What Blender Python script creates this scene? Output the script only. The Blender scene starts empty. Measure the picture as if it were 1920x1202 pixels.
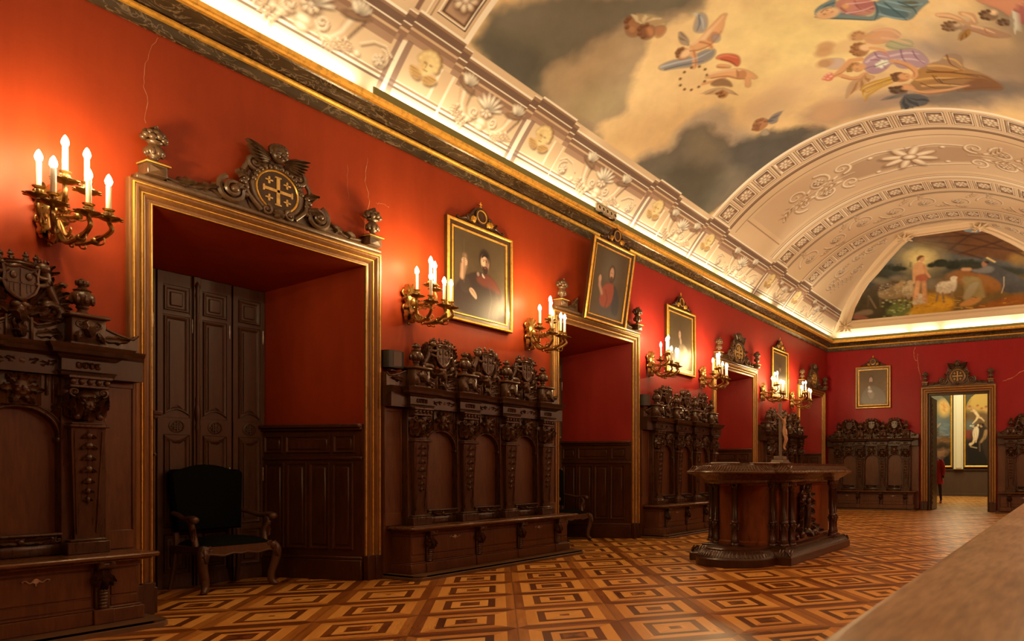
import bpy, bmesh, math, random
import numpy as np
from mathutils import Vector, Matrix
random.seed(7)
PI = math.pi
SC = bpy.context.scene
COL = SC.collection

# ------------------------------------------------------------------ camera, world, exposure
CX, CH, YAW = 6.35, 1.10, math.atan(612 / 1295)       # camera beside the long chest on the right wall
cam_data = bpy.data.cameras.new('camera')
cam_data.sensor_width = 36
cam_data.lens = 1295 * 36 / 1920
cam_data.shift_x = (960 - 1400) / 1920
cam_data.shift_y = (880 - 601) / 1920
cam_data.clip_start = 0.02
cam_data.dof.use_dof = True
cam_data.dof.focus_distance = 9.0
cam_data.dof.aperture_fstop = 4.0
cam = bpy.data.objects.new('camera', cam_data)
cam.location = (CX, 0, CH)
cam.rotation_euler = (PI / 2, 0, YAW)
COL.objects.link(cam)
SC.camera = cam

world = bpy.data.worlds.new('world')
SC.world = world
world.use_nodes = True
world.node_tree.nodes['Background'].inputs[0].default_value = (0.02, 0.012, 0.008, 1)

SC.view_settings.view_transform = 'Standard'
SC.view_settings.look = 'None'
SC.view_settings.exposure = 0.1
SC.view_settings.gamma = 1.0
SC.view_settings.use_curve_mapping = False
cy = SC.cycles
cy.use_denoising = True
cy.max_bounces = 6
cy.diffuse_bounces = 4
cy.glossy_bounces = 3
cy.sample_clamp_indirect = 4.0
cy.sample_clamp_direct = 0.0
cy.caustics_reflective = False
cy.caustics_refractive = False
cy.use_adaptive_sampling = True
cy.adaptive_threshold = 0.025

# ------------------------------------------------------------------ the hall's dimensions (metres)
W, YB, YF = 7.2, 18.82, -3.2            # width, far wall, near wall
DOORS = [3.69 + 4.585 * k for k in range(4)]     # doorway centres along the left wall
STALLS = [1.405 + 4.585 * k for k in range(4)]
DH, DIN, DOUT = 3.11, 0.875, 1.03                # doorway height, half width inside and outside its casing
XC, ZC, R = 3.6, 2.35, 4.23                      # the vault: circle centre and radius
S0 = -R * math.asin(3.48 / R)

# ------------------------------------------------------------------ light of the place
CANDLE = (1.0, 0.67, 0.29)
COVE = (1.0, 0.81, 0.50)


def area(name, loc, rot, sx, sy, power, color):
    l = bpy.data.lights.new(name, 'AREA')
    l.shape = 'RECTANGLE'
    l.size, l.size_y, l.energy, l.color = sx, sy, power, color
    o = bpy.data.objects.new(name, l)
    o.location, o.rotation_euler = loc, rot
    COL.objects.link(o)
    return o


def point(name, loc, power, color, r=0.02):
    l = bpy.data.lights.new(name, 'POINT')
    l.energy, l.color, l.shadow_soft_size = power, color, r
    o = bpy.data.objects.new(name, l)
    o.location = loc
    COL.objects.link(o)
    return o


# light strips lying in the trough on top of the cornice, with the gaps between tubes
COVE_W = 5.5                                     # watts per metre
y = YF + 0.3
for a, b in [(-2.9, 4.35), (4.55, 6.3), (6.42, 8.0), (8.1, 9.7), (9.8, 11.55), (11.7, 13.2), (13.75, 14.3), (14.75, 16.0), (16.1, 18.4)]:
    n = b - a
    area('cove_tube', (0.2, (a + b) / 2, 4.735), (0, math.radians(-170), 0), 0.03, n, COVE_W * n, COVE)
    area('cove_tube', (W - 0.2, (a + b) / 2, 4.735), (0, math.radians(170), 0), 0.03, n, COVE_W * n, COVE)
for a, b in [(0.4, 2.3), (2.45, 3.1), (3.3, 5.0), (5.1, 6.8)]:
    n = b - a
    area('cove_tube', ((a + b) / 2, YB - 0.2, 4.735), (math.radians(-170), 0, 0), n, 0.03, COVE_W * 1.2 * n, COVE)
# the sconces of the right-hand wall, outside the picture
for s in [0.8] + [5.1 + 4.585 * k for k in range(3)] + [6.85 + 4.585 * k for k in range(3)]:
    point('opposite_sconce_glow', (W - 0.45, s, 3.15), 54.0, (1.0, 0.66, 0.34), 0.15)
# fixtureless spots added above both cornices to brighten the vault, aimed across at it
FILL_W = 160.0


def fill_spot(loc, to, power, angle=86):
    l = bpy.data.lights.new('vault_fill_spot', 'SPOT')
    l.energy, l.color, l.spot_size, l.spot_blend, l.shadow_soft_size = power, COVE, math.radians(angle), 0.7, 0.12
    o = bpy.data.objects.new('vault_fill_spot', l)
    o.location = loc
    o.rotation_euler = (Vector(to) - Vector(loc)).to_track_quat('-Z', 'Y').to_euler()
    COL.objects.link(o)


for yy in (1.2, 4.3, 7.2, 10.1, 13.0):
    fill_spot((0.30, yy, 4.86), (5.2, yy + 0.4, 6.2), FILL_W)
    fill_spot((W - 0.30, yy, 4.86), (2.0, yy + 0.4, 6.2), FILL_W)
for xx in (0.32, W - 0.32):
    fill_spot((xx, 15.0, 4.88), (3.6, 17.6, 6.1), 70.0)
# the lit gallery beyond the end door
area('gallery_lamp', (3.0, 25.5, 5.6), (0, 0, 0), 5, 4, 420.0, (1.0, 0.80, 0.45))

# ------------------------------------------------------------------ materials
def lin(c):
    c = c / 255.0
    return c / 12.92 if c <= 0.04045 else ((c + 0.055) / 1.055) ** 2.4


def rgb(r, g, b):
    return (lin(r), lin(g), lin(b))


MATS = {}


def mat(name, col=(0.5, 0.5, 0.5), rough=0.5, metal=0.0, spec=0.5, emit=None, strength=0.0):
    m = bpy.data.materials.new(name)
    m.use_nodes = True
    p = m.node_tree.nodes['Principled BSDF']
    p.inputs['Base Color'].default_value = (*col, 1)
    p.inputs['Roughness'].default_value = rough
    p.inputs['Metallic'].default_value = metal
    p.inputs['Specular IOR Level'].default_value = spec
    if emit:
        p.inputs['Emission Color'].default_value = (*emit, 1)
        p.inputs['Emission Strength'].default_value = strength
    MATS[name] = m
    return m


class NT:
    """short hand for node graphs"""
    def __init__(s, m):
        s.t = m.node_tree
        s.p = s.t.nodes['Principled BSDF']

    def n(s, kind, **kw):
        nd = s.t.nodes.new('ShaderNode' + kind)
        for k, v in kw.items():
            setattr(nd, k, v)
        return nd

    def put(s, sock, v):
        if isinstance(v, bpy.types.NodeSocket):
            s.t.links.new(v, sock)
        else:
            sock.default_value = v

    def math(s, op, a, b=0.0, c=0.0):
        nd = s.n('Math', operation=op)
        s.put(nd.inputs[0], a)
        s.put(nd.inputs[1], b)
        s.put(nd.inputs[2], c)
        return nd.outputs[0]

    def mix(s, f, a, b, mode='MIX'):
        nd = s.n('Mix', data_type='RGBA', blend_type=mode)
        s.put(nd.inputs[0], f)
        s.put(nd.inputs[6], a if isinstance(a, bpy.types.NodeSocket) else (*a, 1))
        s.put(nd.inputs[7], b if isinstance(b, bpy.types.NodeSocket) else (*b, 1))
        return nd.outputs[2]

    def noise(s, vec, scale, detail=4.0, rough=0.55, dist=0.0):
        nd = s.n('TexNoise')
        s.put(nd.inputs['Vector'], vec)
        nd.inputs['Scale'].default_value = scale
        nd.inputs['Detail'].default_value = detail
        nd.inputs['Roughness'].default_value = rough
        nd.inputs['Distortion'].default_value = dist
        return nd.outputs['Fac']

    def ramp(s, f, stops, mode='LINEAR'):
        nd = s.n('ValToRGB')
        nd.color_ramp.interpolation = mode
        el = nd.color_ramp.elements
        while len(el) < len(stops):
            el.new(0.5)
        for e, (pos, c) in zip(el, stops):
            e.position = pos
            e.color = (*c, 1) if len(c) == 3 else c
        s.put(nd.inputs[0], f)
        return nd.outputs[0]

    def obj(s):
        return s.n('TexCoord').outputs['Object']

    def scale(s, vec, sc):
        nd = s.n('Mapping')
        s.put(nd.inputs[0], vec)
        nd.inputs['Scale'].default_value = sc
        return nd.outputs[0]

    def bump(s, h, strength=0.3, dist=0.01):
        nd = s.n('Bump')
        s.put(nd.inputs['Height'], h)
        nd.inputs['Strength'].default_value = strength
        nd.inputs['Distance'].default_value = dist
        s.t.links.new(nd.outputs[0], s.p.inputs['Normal'])

    def base(s, c):
        s.put(s.p.inputs['Base Color'], c)

    def rough(s, r):
        s.put(s.p.inputs['Roughness'], r)


def wood(name, c1, c2, rough=0.38, stretch=(9, 9, 1.0), scale=5.0, bump=0.12, spec=0.5):
    m = mat(name, c1, rough, spec=spec)
    g = NT(m)
    v = g.scale(g.obj(), stretch)
    a = g.noise(v, scale, 6, 0.6, 0.6)
    b = g.noise(g.obj(), 1.7, 3)
    f = g.math('ADD', g.math('MULTIPLY', a, 0.7), g.math('MULTIPLY', b, 0.45))
    g.base(g.ramp(f, [(0.3, c1), (0.75, c2)]))
    g.rough(g.math('ADD', g.math('MULTIPLY', a, 0.25), rough - 0.12))
    g.bump(a, bump, 0.004)
    return m


OAK = wood('carved_oak', (0.023, 0.009, 0.0037), (0.085, 0.033, 0.0125), 0.29, spec=0.55)
OAKP = wood('oak_panel', (0.033, 0.0105, 0.0036), (0.135, 0.045, 0.0135), 0.40)
OAKD = wood('oak_dark', (0.016, 0.0062, 0.003), (0.056, 0.022, 0.009), 0.33)
DOORW = wood('door_wood', (0.028, 0.0115, 0.0048), (0.086, 0.036, 0.0138), 0.42)
CASE = wood('casing_wood', (0.10, 0.042, 0.014), (0.22, 0.098, 0.034), 0.34)
WAIN = wood('wainscot_wood', (0.022, 0.0068, 0.0026), (0.085, 0.028, 0.0088), 0.36)
WALN = wood('walnut_veneer', (0.042, 0.0095, 0.0035), (0.250, 0.070, 0.020), 0.30, stretch=(3.0, 3.0, 0.8), scale=3.2, bump=0.03)
WALD = wood('walnut_dark', (0.022, 0.0075, 0.0035), (0.070, 0.025, 0.010), 0.32)
PED = wood('pediment_wood', (0.032, 0.016, 0.008), (0.115, 0.062, 0.030), 0.33, spec=0.7)
CHAIRW = wood('chair_wood', (0.045, 0.018, 0.009), (0.110, 0.050, 0.024), 0.33)
WALT = wood('walnut_top', (0.055, 0.021, 0.0095), (0.095, 0.037, 0.016), 0.28)
STEPW = wood('step_wood', (0.070, 0.034, 0.016), (0.150, 0.075, 0.035), 0.42, stretch=(1.0, 9, 9))
SEATW = wood('seat_wood', (0.055, 0.020, 0.008), (0.140, 0.056, 0.020), 0.26, stretch=(1.0, 9, 9))
GOLD = mat('gilding', (0.86, 0.50, 0.09), 0.38, 0.45)
GOLDP = mat('gold_paint', (0.62, 0.40, 0.13), 0.45, 0.3)
BRASS = mat('gilt_bronze', (0.42, 0.27, 0.10), 0.32, 0.9)
for m_ in (GOLD, BRASS, GOLDP):
    g = NT(m_)
    c = m_.node_tree.nodes['Principled BSDF'].inputs['Base Color'].default_value[:3]
    f = g.noise(g.obj(), 22, 5)
    g.base(g.ramp(f, [(0.3, tuple(x * 0.62 for x in c)), (0.55, c)]))
WAX = mat('candle_wax', (0.85, 0.74, 0.55), 0.45)
WAX.node_tree.nodes['Principled BSDF'].inputs['Subsurface Weight'].default_value = 0.0
BULB = mat('lit_bulb', (1, 0.9, 0.7), 0.3, emit=(1.0, 0.82, 0.52), strength=70.0)
VELVET = mat('green_black_velvet', (0.0028, 0.0040, 0.0038), 0.9, spec=0.12)
BLACKP = mat('black_plastic', (0.018, 0.017, 0.016), 0.45)
GREYM = mat('grey_metal', (0.52, 0.44, 0.33), 0.5, 0.1)
LENS = mat('lamp_lens', (0.05, 0.045, 0.04), 0.15)
IRON = mat('pale_iron', (0.36, 0.31, 0.26), 0.38, 0.8)
IVORY = mat('ivory_carving', (0.52, 0.30, 0.16), 0.45)
STONE = mat('grey_stone', (0.16, 0.12, 0.09), 0.5)
PAPER = mat('paper', (0.7, 0.66, 0.58), 0.7)
REDCLOTH = mat('red_coat', (0.36, 0.014, 0.020), 0.8)
DARKCLOTH = mat('dark_trousers', (0.03, 0.013, 0.012), 0.85)
SKIN = mat('skin', (0.45, 0.25, 0.16), 0.55)
HAIR = mat('dark_hair', (0.02, 0.012, 0.008), 0.6)
BROWNP = wood('brown_dado', (0.060, 0.032, 0.018), (0.085, 0.048, 0.026), 0.5)
GALW = mat('gallery_wall', (0.12, 0.095, 0.055), 0.7)
PIER = mat('pale_plaster', (0.72, 0.68, 0.50), 0.6)
GREENB = mat('olive_board', (0.20, 0.19, 0.055), 0.6)
CRACK = mat('bare_plaster', (0.52, 0.24, 0.13), 0.8)
ESC = mat('escutcheon_metal', (0.50, 0.40, 0.32), 0.35, 0.7)


def make_red(name, c1, c2, d1=None, d2=None):
    m = mat(name, c1, 0.42, spec=0.2)
    g = NT(m)
    o = g.n('NewGeometry').outputs['Position']
    a = g.noise(o, 0.7, 5, 0.6)
    b = g.noise(g.scale(o, (3, 3, 0.5)), 2.2, 5, 0.65)
    f = g.math('ADD', g.math('MULTIPLY', a, 0.55), g.math('MULTIPLY', b, 0.5))
    c = g.ramp(f, [(0.35, c1), (0.7, c2)])
    if d1:                                            # the colour turns to a cooler crimson beyond the second doorway
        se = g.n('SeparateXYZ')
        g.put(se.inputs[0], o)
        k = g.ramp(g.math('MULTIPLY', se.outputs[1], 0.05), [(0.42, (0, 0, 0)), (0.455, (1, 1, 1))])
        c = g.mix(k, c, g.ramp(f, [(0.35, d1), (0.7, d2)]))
    sp = g.ramp(g.noise(o, 13, 6, 0.7), [(0.735, (0, 0, 0)), (0.765, (1, 1, 1))])
    pa = g.ramp(g.noise(o, 0.9, 2), [(0.58, (0, 0, 0)), (0.70, (1, 1, 1))])
    g.base(g.mix(g.math('MULTIPLY', sp, pa), c, (0.42, 0.16, 0.09)))
    g.rough(g.math('ADD', g.math('MULTIPLY', b, 0.25), 0.30))
    g.bump(g.noise(o, 5, 6), 0.12, 0.01)
    return m


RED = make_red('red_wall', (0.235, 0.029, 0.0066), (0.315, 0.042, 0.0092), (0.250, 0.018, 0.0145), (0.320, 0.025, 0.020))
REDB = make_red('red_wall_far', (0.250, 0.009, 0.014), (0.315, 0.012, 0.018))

# black marble with pale veins
MARB = mat('black_marble', (0.02, 0.015, 0.01), 0.25)
g = NT(MARB)
o = g.n('NewGeometry').outputs['Position']
w = g.noise(o, 2.2, 5, 0.6)
vn = g.n('TexNoise')
g.put(vn.inputs['Vector'], g.scale(o, (3, 1.2, 3)))
vn.inputs['Scale'].default_value = 3.2
vn.inputs['Detail'].default_value = 8
vn.inputs['Distortion'].default_value = 1.6
v = g.math('ABSOLUTE', g.math('SUBTRACT', vn.outputs['Fac'], 0.5))
vein = g.ramp(v, [(0.0, (1, 1, 1)), (0.022, (0, 0, 0))])
b0 = g.ramp(w, [(0.3, (0.028, 0.019, 0.011)), (0.7, (0.085, 0.058, 0.034))])
g.base(g.mix(g.math('MULTIPLY', vein, 0.55), b0, (0.36, 0.28, 0.18)))

# worn top of the long chest
CHEST = mat('worn_chest_top', (0.3, 0.2, 0.12), 0.42)
g = NT(CHEST)
o = g.obj()
a = g.noise(g.scale(o, (9, 1.2, 9)), 6, 6)
b = g.noise(o, 3.0, 4)
sp = g.ramp(g.noise(o, 30, 3), [(0.70, (0, 0, 0)), (0.74, (1, 1, 1))])
c = g.ramp(g.math('ADD', g.math('MULTIPLY', a, 0.6), g.math('MULTIPLY', b, 0.4)), [(0.32, (0.150, 0.080, 0.042)), (0.5, (0.30, 0.180, 0.098)), (0.68, (0.46, 0.295, 0.165))])
g.base(g.mix(g.math('MULTIPLY', sp, 0.5), c, (0.06, 0.035, 0.02)))
g.rough(g.math('ADD', g.math('MULTIPLY', b, 0.2), 0.28))

# parquet of nested squares set on the diagonal
FLOOR = mat('parquet', (0.3, 0.12, 0.03), 0.26)
g = NT(FLOOR)
sep = g.n('SeparateXYZ')
g.put(sep.inputs[0], g.n('NewGeometry').outputs['Position'])
X_, Y_ = sep.outputs[0], sep.outputs[1]
q = 1 / math.sqrt(2) / 0.69
A = g.math('ADD', g.math('MULTIPLY', g.math('ADD', X_, Y_), q), 40 - 5.30 / 0.69)
B = g.math('ADD', g.math('MULTIPLY', g.math('SUBTRACT', Y_, X_), q), 40 - 1.93 / 0.69)
fa = g.math('SUBTRACT', g.math('FRACT', A), 0.5)
fb = g.math('SUBTRACT', g.math('FRACT', B), 0.5)
aa, ab = g.math('ABSOLUTE', fa), g.math('ABSOLUTE', fb)
ch = g.math('MULTIPLY', g.math('MAXIMUM', aa, ab), 2.0)
sect = g.math('GREATER_THAN', aa, ab)
sgn = g.math('GREATER_THAN', g.math('ADD', fa, fb), 0.0)
cell = g.math('ADD', g.math('MULTIPLY', g.math('FLOOR', A), 7.31), g.math('MULTIPLY', g.math('FLOOR', B), 3.17))
ring = g.math('FLOOR', g.math('MULTIPLY', ch, 5.0))
wn = g.n('TexWhiteNoise', noise_dimensions='1D')
g.put(wn.inputs['W'], g.math('ADD', g.math('ADD', cell, g.math('MULTIPLY', ring, 1.7)), g.math('ADD', g.math('MULTIPLY', sect, 11.3), g.math('MULTIPLY', sgn, 23.9))))
rnd = wn.outputs['Value']
wc = g.n('TexWhiteNoise', noise_dimensions='1D')
g.put(wc.inputs['W'], cell)
chj = g.math('SUBTRACT', ch, g.math('MULTIPLY', g.math('LESS_THAN', ch, 0.3), g.math('MULTIPLY', g.math('SUBTRACT', wc.outputs['Value'], 0.6), -0.25)))
tone = g.ramp(chj, [(0.0, (0.25,) * 3), (0.13, (0.95,) * 3), (0.40, (0.10,) * 3), (0.56, (0.85,) * 3), (0.80, (0.36,) * 3)], 'CONSTANT')
tone = g.math('ADD', tone, g.math('MULTIPLY', g.math('SUBTRACT', rnd, 0.5), 0.34))
tone = g.math('ADD', tone, g.math('MULTIPLY', g.math('SUBTRACT', sect, 0.5), 0.16))  # grain sheen put into the colour: one pair of sectors lighter
cmb = g.n('CombineXYZ')
g.put(cmb.inputs[0], g.math('MULTIPLY', g.math('ADD', g.math('MULTIPLY', sect, A), g.math('MULTIPLY', g.math('SUBTRACT', 1.0, sect), B)), 26.0))
g.put(cmb.inputs[1], g.math('MULTIPLY', g.math('ADD', g.math('MULTIPLY', sect, B), g.math('MULTIPLY', g.math('SUBTRACT', 1.0, sect), A)), 2.0))
g.put(cmb.inputs[2], g.math('MULTIPLY', rnd, 50.0))
grain = g.noise(cmb.outputs[0], 1.0, 5, 0.6)
tone = g.math('ADD', tone, g.math('MULTIPLY', g.math('SUBTRACT', grain, 0.5), 0.35))
col = g.ramp(tone, [(0.0, (0.085, 0.020, 0.005)), (0.35, (0.220, 0.066, 0.012)), (0.65, (0.560, 0.235, 0.046)), (1.0, (0.800, 0.410, 0.100))])
mitre = g.math('LESS_THAN', g.math('ABSOLUTE', g.math('SUBTRACT', aa, ab)), 0.004)
edge = g.math('GREATER_THAN', ch, 0.985)
g.base(g.mix(g.math('MULTIPLY', g.math('MAXIMUM', mitre, edge), 0.45), col, (0.05, 0.014, 0.005)))
wear = g.noise(g.n('NewGeometry').outputs['Position'], 1.1, 4)
g.rough(g.math('ADD', g.math('MULTIPLY', wear, 0.22), g.math('ADD', g.math('MULTIPLY', grain, 0.10), 0.15)))


def paint_mat(name, rough=0.6, spec=0.3, weave=0.0):
    m = mat(name, (1, 1, 1), rough, spec=spec)
    g = NT(m)
    at = g.n('Attribute')
    at.attribute_name = 'Col'
    g.base(at.outputs['Color'])
    if weave:
        g.bump(g.noise(g.n('NewGeometry').outputs['Position'], 60, 4), weave, 0.004)
    return m


FRESCO = paint_mat('fresco', 0.75, 0.2)
CANVAS = paint_mat('oil_canvas', 0.36, 0.35, 0.25)
MURAL = paint_mat('oil_mural', 0.7, 0.2)
CREAM = mat('cream_stucco', (0.70, 0.58, 0.42), 0.6)
DARKV = mat('plain_plaster', (0.3, 0.22, 0.15), 0.8)

# ------------------------------------------------------------------ mesh helpers
class MB:
    """collects shapes and links them as one mesh object"""
    def __init__(s):
        s.v, s.f = [], []
        s.carved = False

    def add(s, vs, fs):
        n = len(s.v)
        s.v += [tuple(p) for p in vs]
        s.f += [tuple(i + n for i in f) for f in fs]
        return s

    def box(s, x0, x1, y0, y1, z0, z1, b=0.0):
        x0, x1 = min(x0, x1), max(x0, x1)
        y0, y1 = min(y0, y1), max(y0, y1)
        if b <= 0:
            return s.add([(x, y, z) for x in (x0, x1) for y in (y0, y1) for z in (z0, z1)],
                         [(0, 1, 3, 2), (4, 6, 7, 5), (0, 4, 5, 1), (2, 3, 7, 6), (0, 2, 6, 4), (1, 5, 7, 3)])
        b = min(b, (x1 - x0) / 2.1, (y1 - y0) / 2.1, (z1 - z0) / 2.1)
        vs, idx = [], {}
        for i in (0, 1):
            for j in (0, 1):
                for k in (0, 1):
                    c = ((x0, x1)[i], (y0, y1)[j], (z0, z1)[k])
                    d = (b if i == 0 else -b, b if j == 0 else -b, b if k == 0 else -b)
                    for ax in range(3):
                        p = [c[m] + (d[m] if m != ax else 0) for m in range(3)]
                        idx[i, j, k, ax] = len(vs)
                        vs.append(p)
        fs = []
        for ax in range(3):
            o = [m for m in range(3) if m != ax]
            for e in (0, 1):
                q = []
                for a_, b_ in ((0, 0), (0, 1), (1, 1), (1, 0)):
                    t = [0, 0, 0]
                    t[ax], t[o[0]], t[o[1]] = e, a_, b_
                    q.append(idx[t[0], t[1], t[2], ax])
                fs.append(q)
            for a_ in (0, 1):
                for b_ in (0, 1):
                    q = []
                    for e, m in ((0, 0), (1, 0), (1, 1), (0, 1)):
                        t = [0, 0, 0]
                        t[ax], t[o[0]], t[o[1]] = e, a_, b_
                        q.append(idx[t[0], t[1], t[2], o[m]])
                    fs.append(q)
        for i in (0, 1):
            for j in (0, 1):
                for k in (0, 1):
                    fs.append([idx[i, j, k, m] for m in range(3)])
        return s.add(vs, fs)

    def prism(s, poly, a, b, ax='y'):
        """poly extruded from a to b along ax; poly gives the two other coordinates in order"""
        def P(p, h):
            return {'y': (p[0], h, p[1]), 'z': (p[0], p[1], h), 'x': (h, p[0], p[1])}[ax]
        n = len(poly)
        vs = [P(p, a) for p in poly] + [P(p, b) for p in poly]
        fs = [tuple(range(n)), tuple(range(n, 2 * n))] + [(i, (i + 1) % n, n + (i + 1) % n, n + i) for i in range(n)]
        return s.add(vs, fs)

    def lathe(s, prof, c=(0, 0, 0), n=16, ax='z', a0=0, a1=2 * PI, cap=True):
        full = abs(a1 - a0 - 2 * PI) < 1e-6
        m = n if full else n + 1
        vs = []
        for r, h in prof:
            for i in range(m):
                t = a0 + (a1 - a0) * i / n
                q = (r * math.cos(t), r * math.sin(t), h)
                if ax == 'y':
                    q = (q[0], -q[2], q[1])
                elif ax == 'x':
                    q = (q[2], q[0], q[1])
                vs.append((c[0] + q[0], c[1] + q[1], c[2] + q[2]))
        fs = []
        for j in range(len(prof) - 1):
            for i in range(n):
                k = (i + 1) % m
                fs.append((j * m + i, j * m + k, (j + 1) * m + k, (j + 1) * m + i))
        if full and cap:
            if prof[0][0] > 1e-5:
                fs.append(tuple(range(m)))
            if prof[-1][0] > 1e-5:
                fs.append(tuple((len(prof) - 1) * m + i for i in range(m)))
        return s.add(vs, fs)

    def tube(s, pts, r, n=7, flat=1.0):
        pts = [Vector(p) for p in pts]
        m = len(pts)
        rs = r if isinstance(r, (list, tuple)) else [r] * m
        if len(rs) != m:
            rs = [rs[0] + (rs[-1] - rs[0]) * i / (m - 1) for i in range(m)]
        t0 = (pts[1] - pts[0]).normalized()
        u = t0.orthogonal().normalized()
        vs = []
        for i in range(m):
            t = (pts[min(i + 1, m - 1)] - pts[max(i - 1, 0)])
            t = t.normalized() if t.length > 1e-9 else t0
            u = (u - t * u.dot(t))
            u = u.normalized() if u.length > 1e-6 else t.orthogonal().normalized()
            w = t.cross(u)
            for k in range(n):
                a = 2 * PI * k / n
                vs.append(pts[i] + u * (rs[i] * math.cos(a)) + w * (rs[i] * flat * math.sin(a)))
        fs = [(i * n + k, i * n + (k + 1) % n, (i + 1) * n + (k + 1) % n, (i + 1) * n + k) for i in range(m - 1) for k in range(n)]
        fs += [tuple(range(n)), tuple((m - 1) * n + k for k in range(n))]
        return s.add(vs, fs)

    def ball(s, c, r, rot=None, nu=10, nv=7):
        if not isinstance(r, (tuple, list)):
            r = (r, r, r)
        M = Matrix.Rotation(rot[1], 3, rot[0]) if rot else None
        vs = []
        for j in range(1, nv):
            f = PI * j / nv
            for i in range(nu):
                t = 2 * PI * i / nu
                p = Vector((r[0] * math.sin(f) * math.cos(t), r[1] * math.sin(f) * math.sin(t), r[2] * math.cos(f)))
                vs.append(p)
        vs += [Vector((0, 0, r[2])), Vector((0, 0, -r[2]))]
        if M:
            vs = [M @ p for p in vs]
        C = Vector(c)
        fs = []
        for j in range(nv - 2):
            for i in range(nu):
                k = (i + 1) % nu
                fs.append((j * nu + i, j * nu + k, (j + 1) * nu + k, (j + 1) * nu + i))
        T, Bm = (nv - 1) * nu, (nv - 1) * nu + 1
        for i in range(nu):
            k = (i + 1) % nu
            fs.append((T, k, i))
            fs.append((Bm, (nv - 2) * nu + i, (nv - 2) * nu + k))
        return s.add([p + C for p in vs], fs)

    def sweep(s, path, prof, place, closed=False, caps=True):
        """moulding: prof (offset, height) carried along a 2D path with mitred corners"""
        n = len(path)
        rows = []
        for i in range(n):
            p = Vector(path[i])
            d0 = d1 = None
            if i > 0 or closed:
                d0 = (p - Vector(path[i - 1])).normalized()
            if i < n - 1 or closed:
                d1 = (Vector(path[(i + 1) % n]) - p).normalized()
            d0 = d0 or d1
            d1 = d1 or d0
            n0, n1 = Vector((d0.y, -d0.x)), Vector((d1.y, -d1.x))
            m = (n0 + n1)
            m = m / max(0.25, m.dot(n0))
            rows.append([place(p.x + m.x * o, p.y + m.y * o, h) for o, h in prof])
        k = len(prof)
        vs = [q for r in rows for q in r]
        fs = []
        for i in range(n if closed else n - 1):
            j = (i + 1) % n
            for a in range(k - 1):
                fs.append((i * k + a, j * k + a, j * k + a + 1, i * k + a + 1))
        if caps and not closed:
            fs += [tuple(range(k)), tuple((n - 1) * k + a for a in range(k))]
        return s.add(vs, fs)

    def build(s, name, m, parent=None, loc=None, smooth=True, normals=True, angle=None):
        angle = angle or (68 if s.carved else 38)
        me = bpy.data.meshes.new(name)
        me.from_pydata([tuple(map(float, p)) for p in s.v], [], s.f)
        if normals:
            bm = bmesh.new()
            bm.from_mesh(me)
            bmesh.ops.recalc_face_normals(bm, faces=bm.faces)
            bm.to_mesh(me)
            bm.free()
        if smooth:
            me.polygons.foreach_set('use_smooth', [True] * len(me.polygons))
            me.set_sharp_from_angle(angle=math.radians(angle))
        me.materials.append(m)
        o = bpy.data.objects.new(name, me)
        COL.objects.link(o)
        if parent:
            o.parent = parent
        if loc:
            o.location = loc
        return o

    # ---- carving
    def leaf(s, p, ang, L, w, out=0.02, curl=0.6, lobes=3, place=None, seg=9):
        """acanthus leaf lying on a board in the x-z plane, growing from p at ang, rising outwards (-y)"""
        s.carved = True
        dx, dz = math.cos(ang), math.sin(ang)
        vs = []
        for i in range(seg):
            t = i / (seg - 1)
            ww = w * (math.sin(PI * min(1, t * 0.9 + 0.12)) ** 0.7) * (1 + 0.28 * math.cos(2 * PI * lobes * t + PI)) * 0.5
            h = out * (0.5 + 1.1 * math.sin(PI * t * 0.75)) + curl * out * t * t
            a = L * (t if t < 0.85 else 0.85 + (t - 0.85) * 0.5)
            for k, (f, g_) in enumerate(((-1, 0.15), (-0.55, 1.0), (0, 0.55), (0.55, 1.0), (1, 0.15))):
                x = p[0] + dx * a - dz * ww * f
                z = p[2] + dz * a + dx * ww * f
                vs.append((x, p[1] - h * g_, z))
        fs = [(i * 5 + k, i * 5 + k + 1, (i + 1) * 5 + k + 1, (i + 1) * 5 + k) for i in range(seg - 1) for k in range(4)]
        return s.add(vs, fs)

    def scroll(s, c, r0, turns=1.6, a0=0.0, r=0.012, sgn=1, n=26, yo=0.0, shrink=0.12, eye=True, k=6):
        pts, rs = [], []
        for i in range(n):
            t = i / (n - 1)
            rr = r0 * (1 - (1 - shrink) * t)
            a = a0 + sgn * turns * 2 * PI * t
            pts.append((c[0] + rr * math.cos(a), c[1] - yo * t, c[2] + rr * math.sin(a)))
            rs.append(r * (1 - 0.45 * t))
        s.tube(pts, rs, k)
        if eye:
            s.ball((c[0], c[1] - yo, c[2]), r0 * 0.2 + r * 0.4, nu=8, nv=5)
        return s

    def mask(s, c, h):
        """carved head seen from the front, h its height"""
        x, y, z = c
        s.ball(c, (h * 0.34, h * 0.28, h * 0.46))
        s.ball((x, y - h * 0.26, z - h * 0.02), (h * 0.06, h * 0.10, h * 0.13), nu=8, nv=5)
        for q in (-1, 1):
            s.ball((x + q * h * 0.17, y - h * 0.20, z + h * 0.10), (h * 0.13, h * 0.07, h * 0.05), nu=8, nv=5)
            s.ball((x + q * h * 0.16, y - h * 0.18, z - h * 0.12), (h * 0.11, h * 0.09, h * 0.10), nu=8, nv=5)
            s.leaf((x + q * h * 0.1, y - h * 0.05, z + h * 0.25), PI / 2 - q * 0.9, h * 0.55, h * 0.4, h * 0.12)
            s.leaf((x + q * h * 0.25, y, z), PI / 2 - q * 1.75, h * 0.5, h * 0.4, h * 0.12)
            s.leaf((x + q * h * 0.12, y - h * 0.06, z - h * 0.3), -PI / 2 + q * 0.5, h * 0.5, h * 0.35, h * 0.14)
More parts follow.
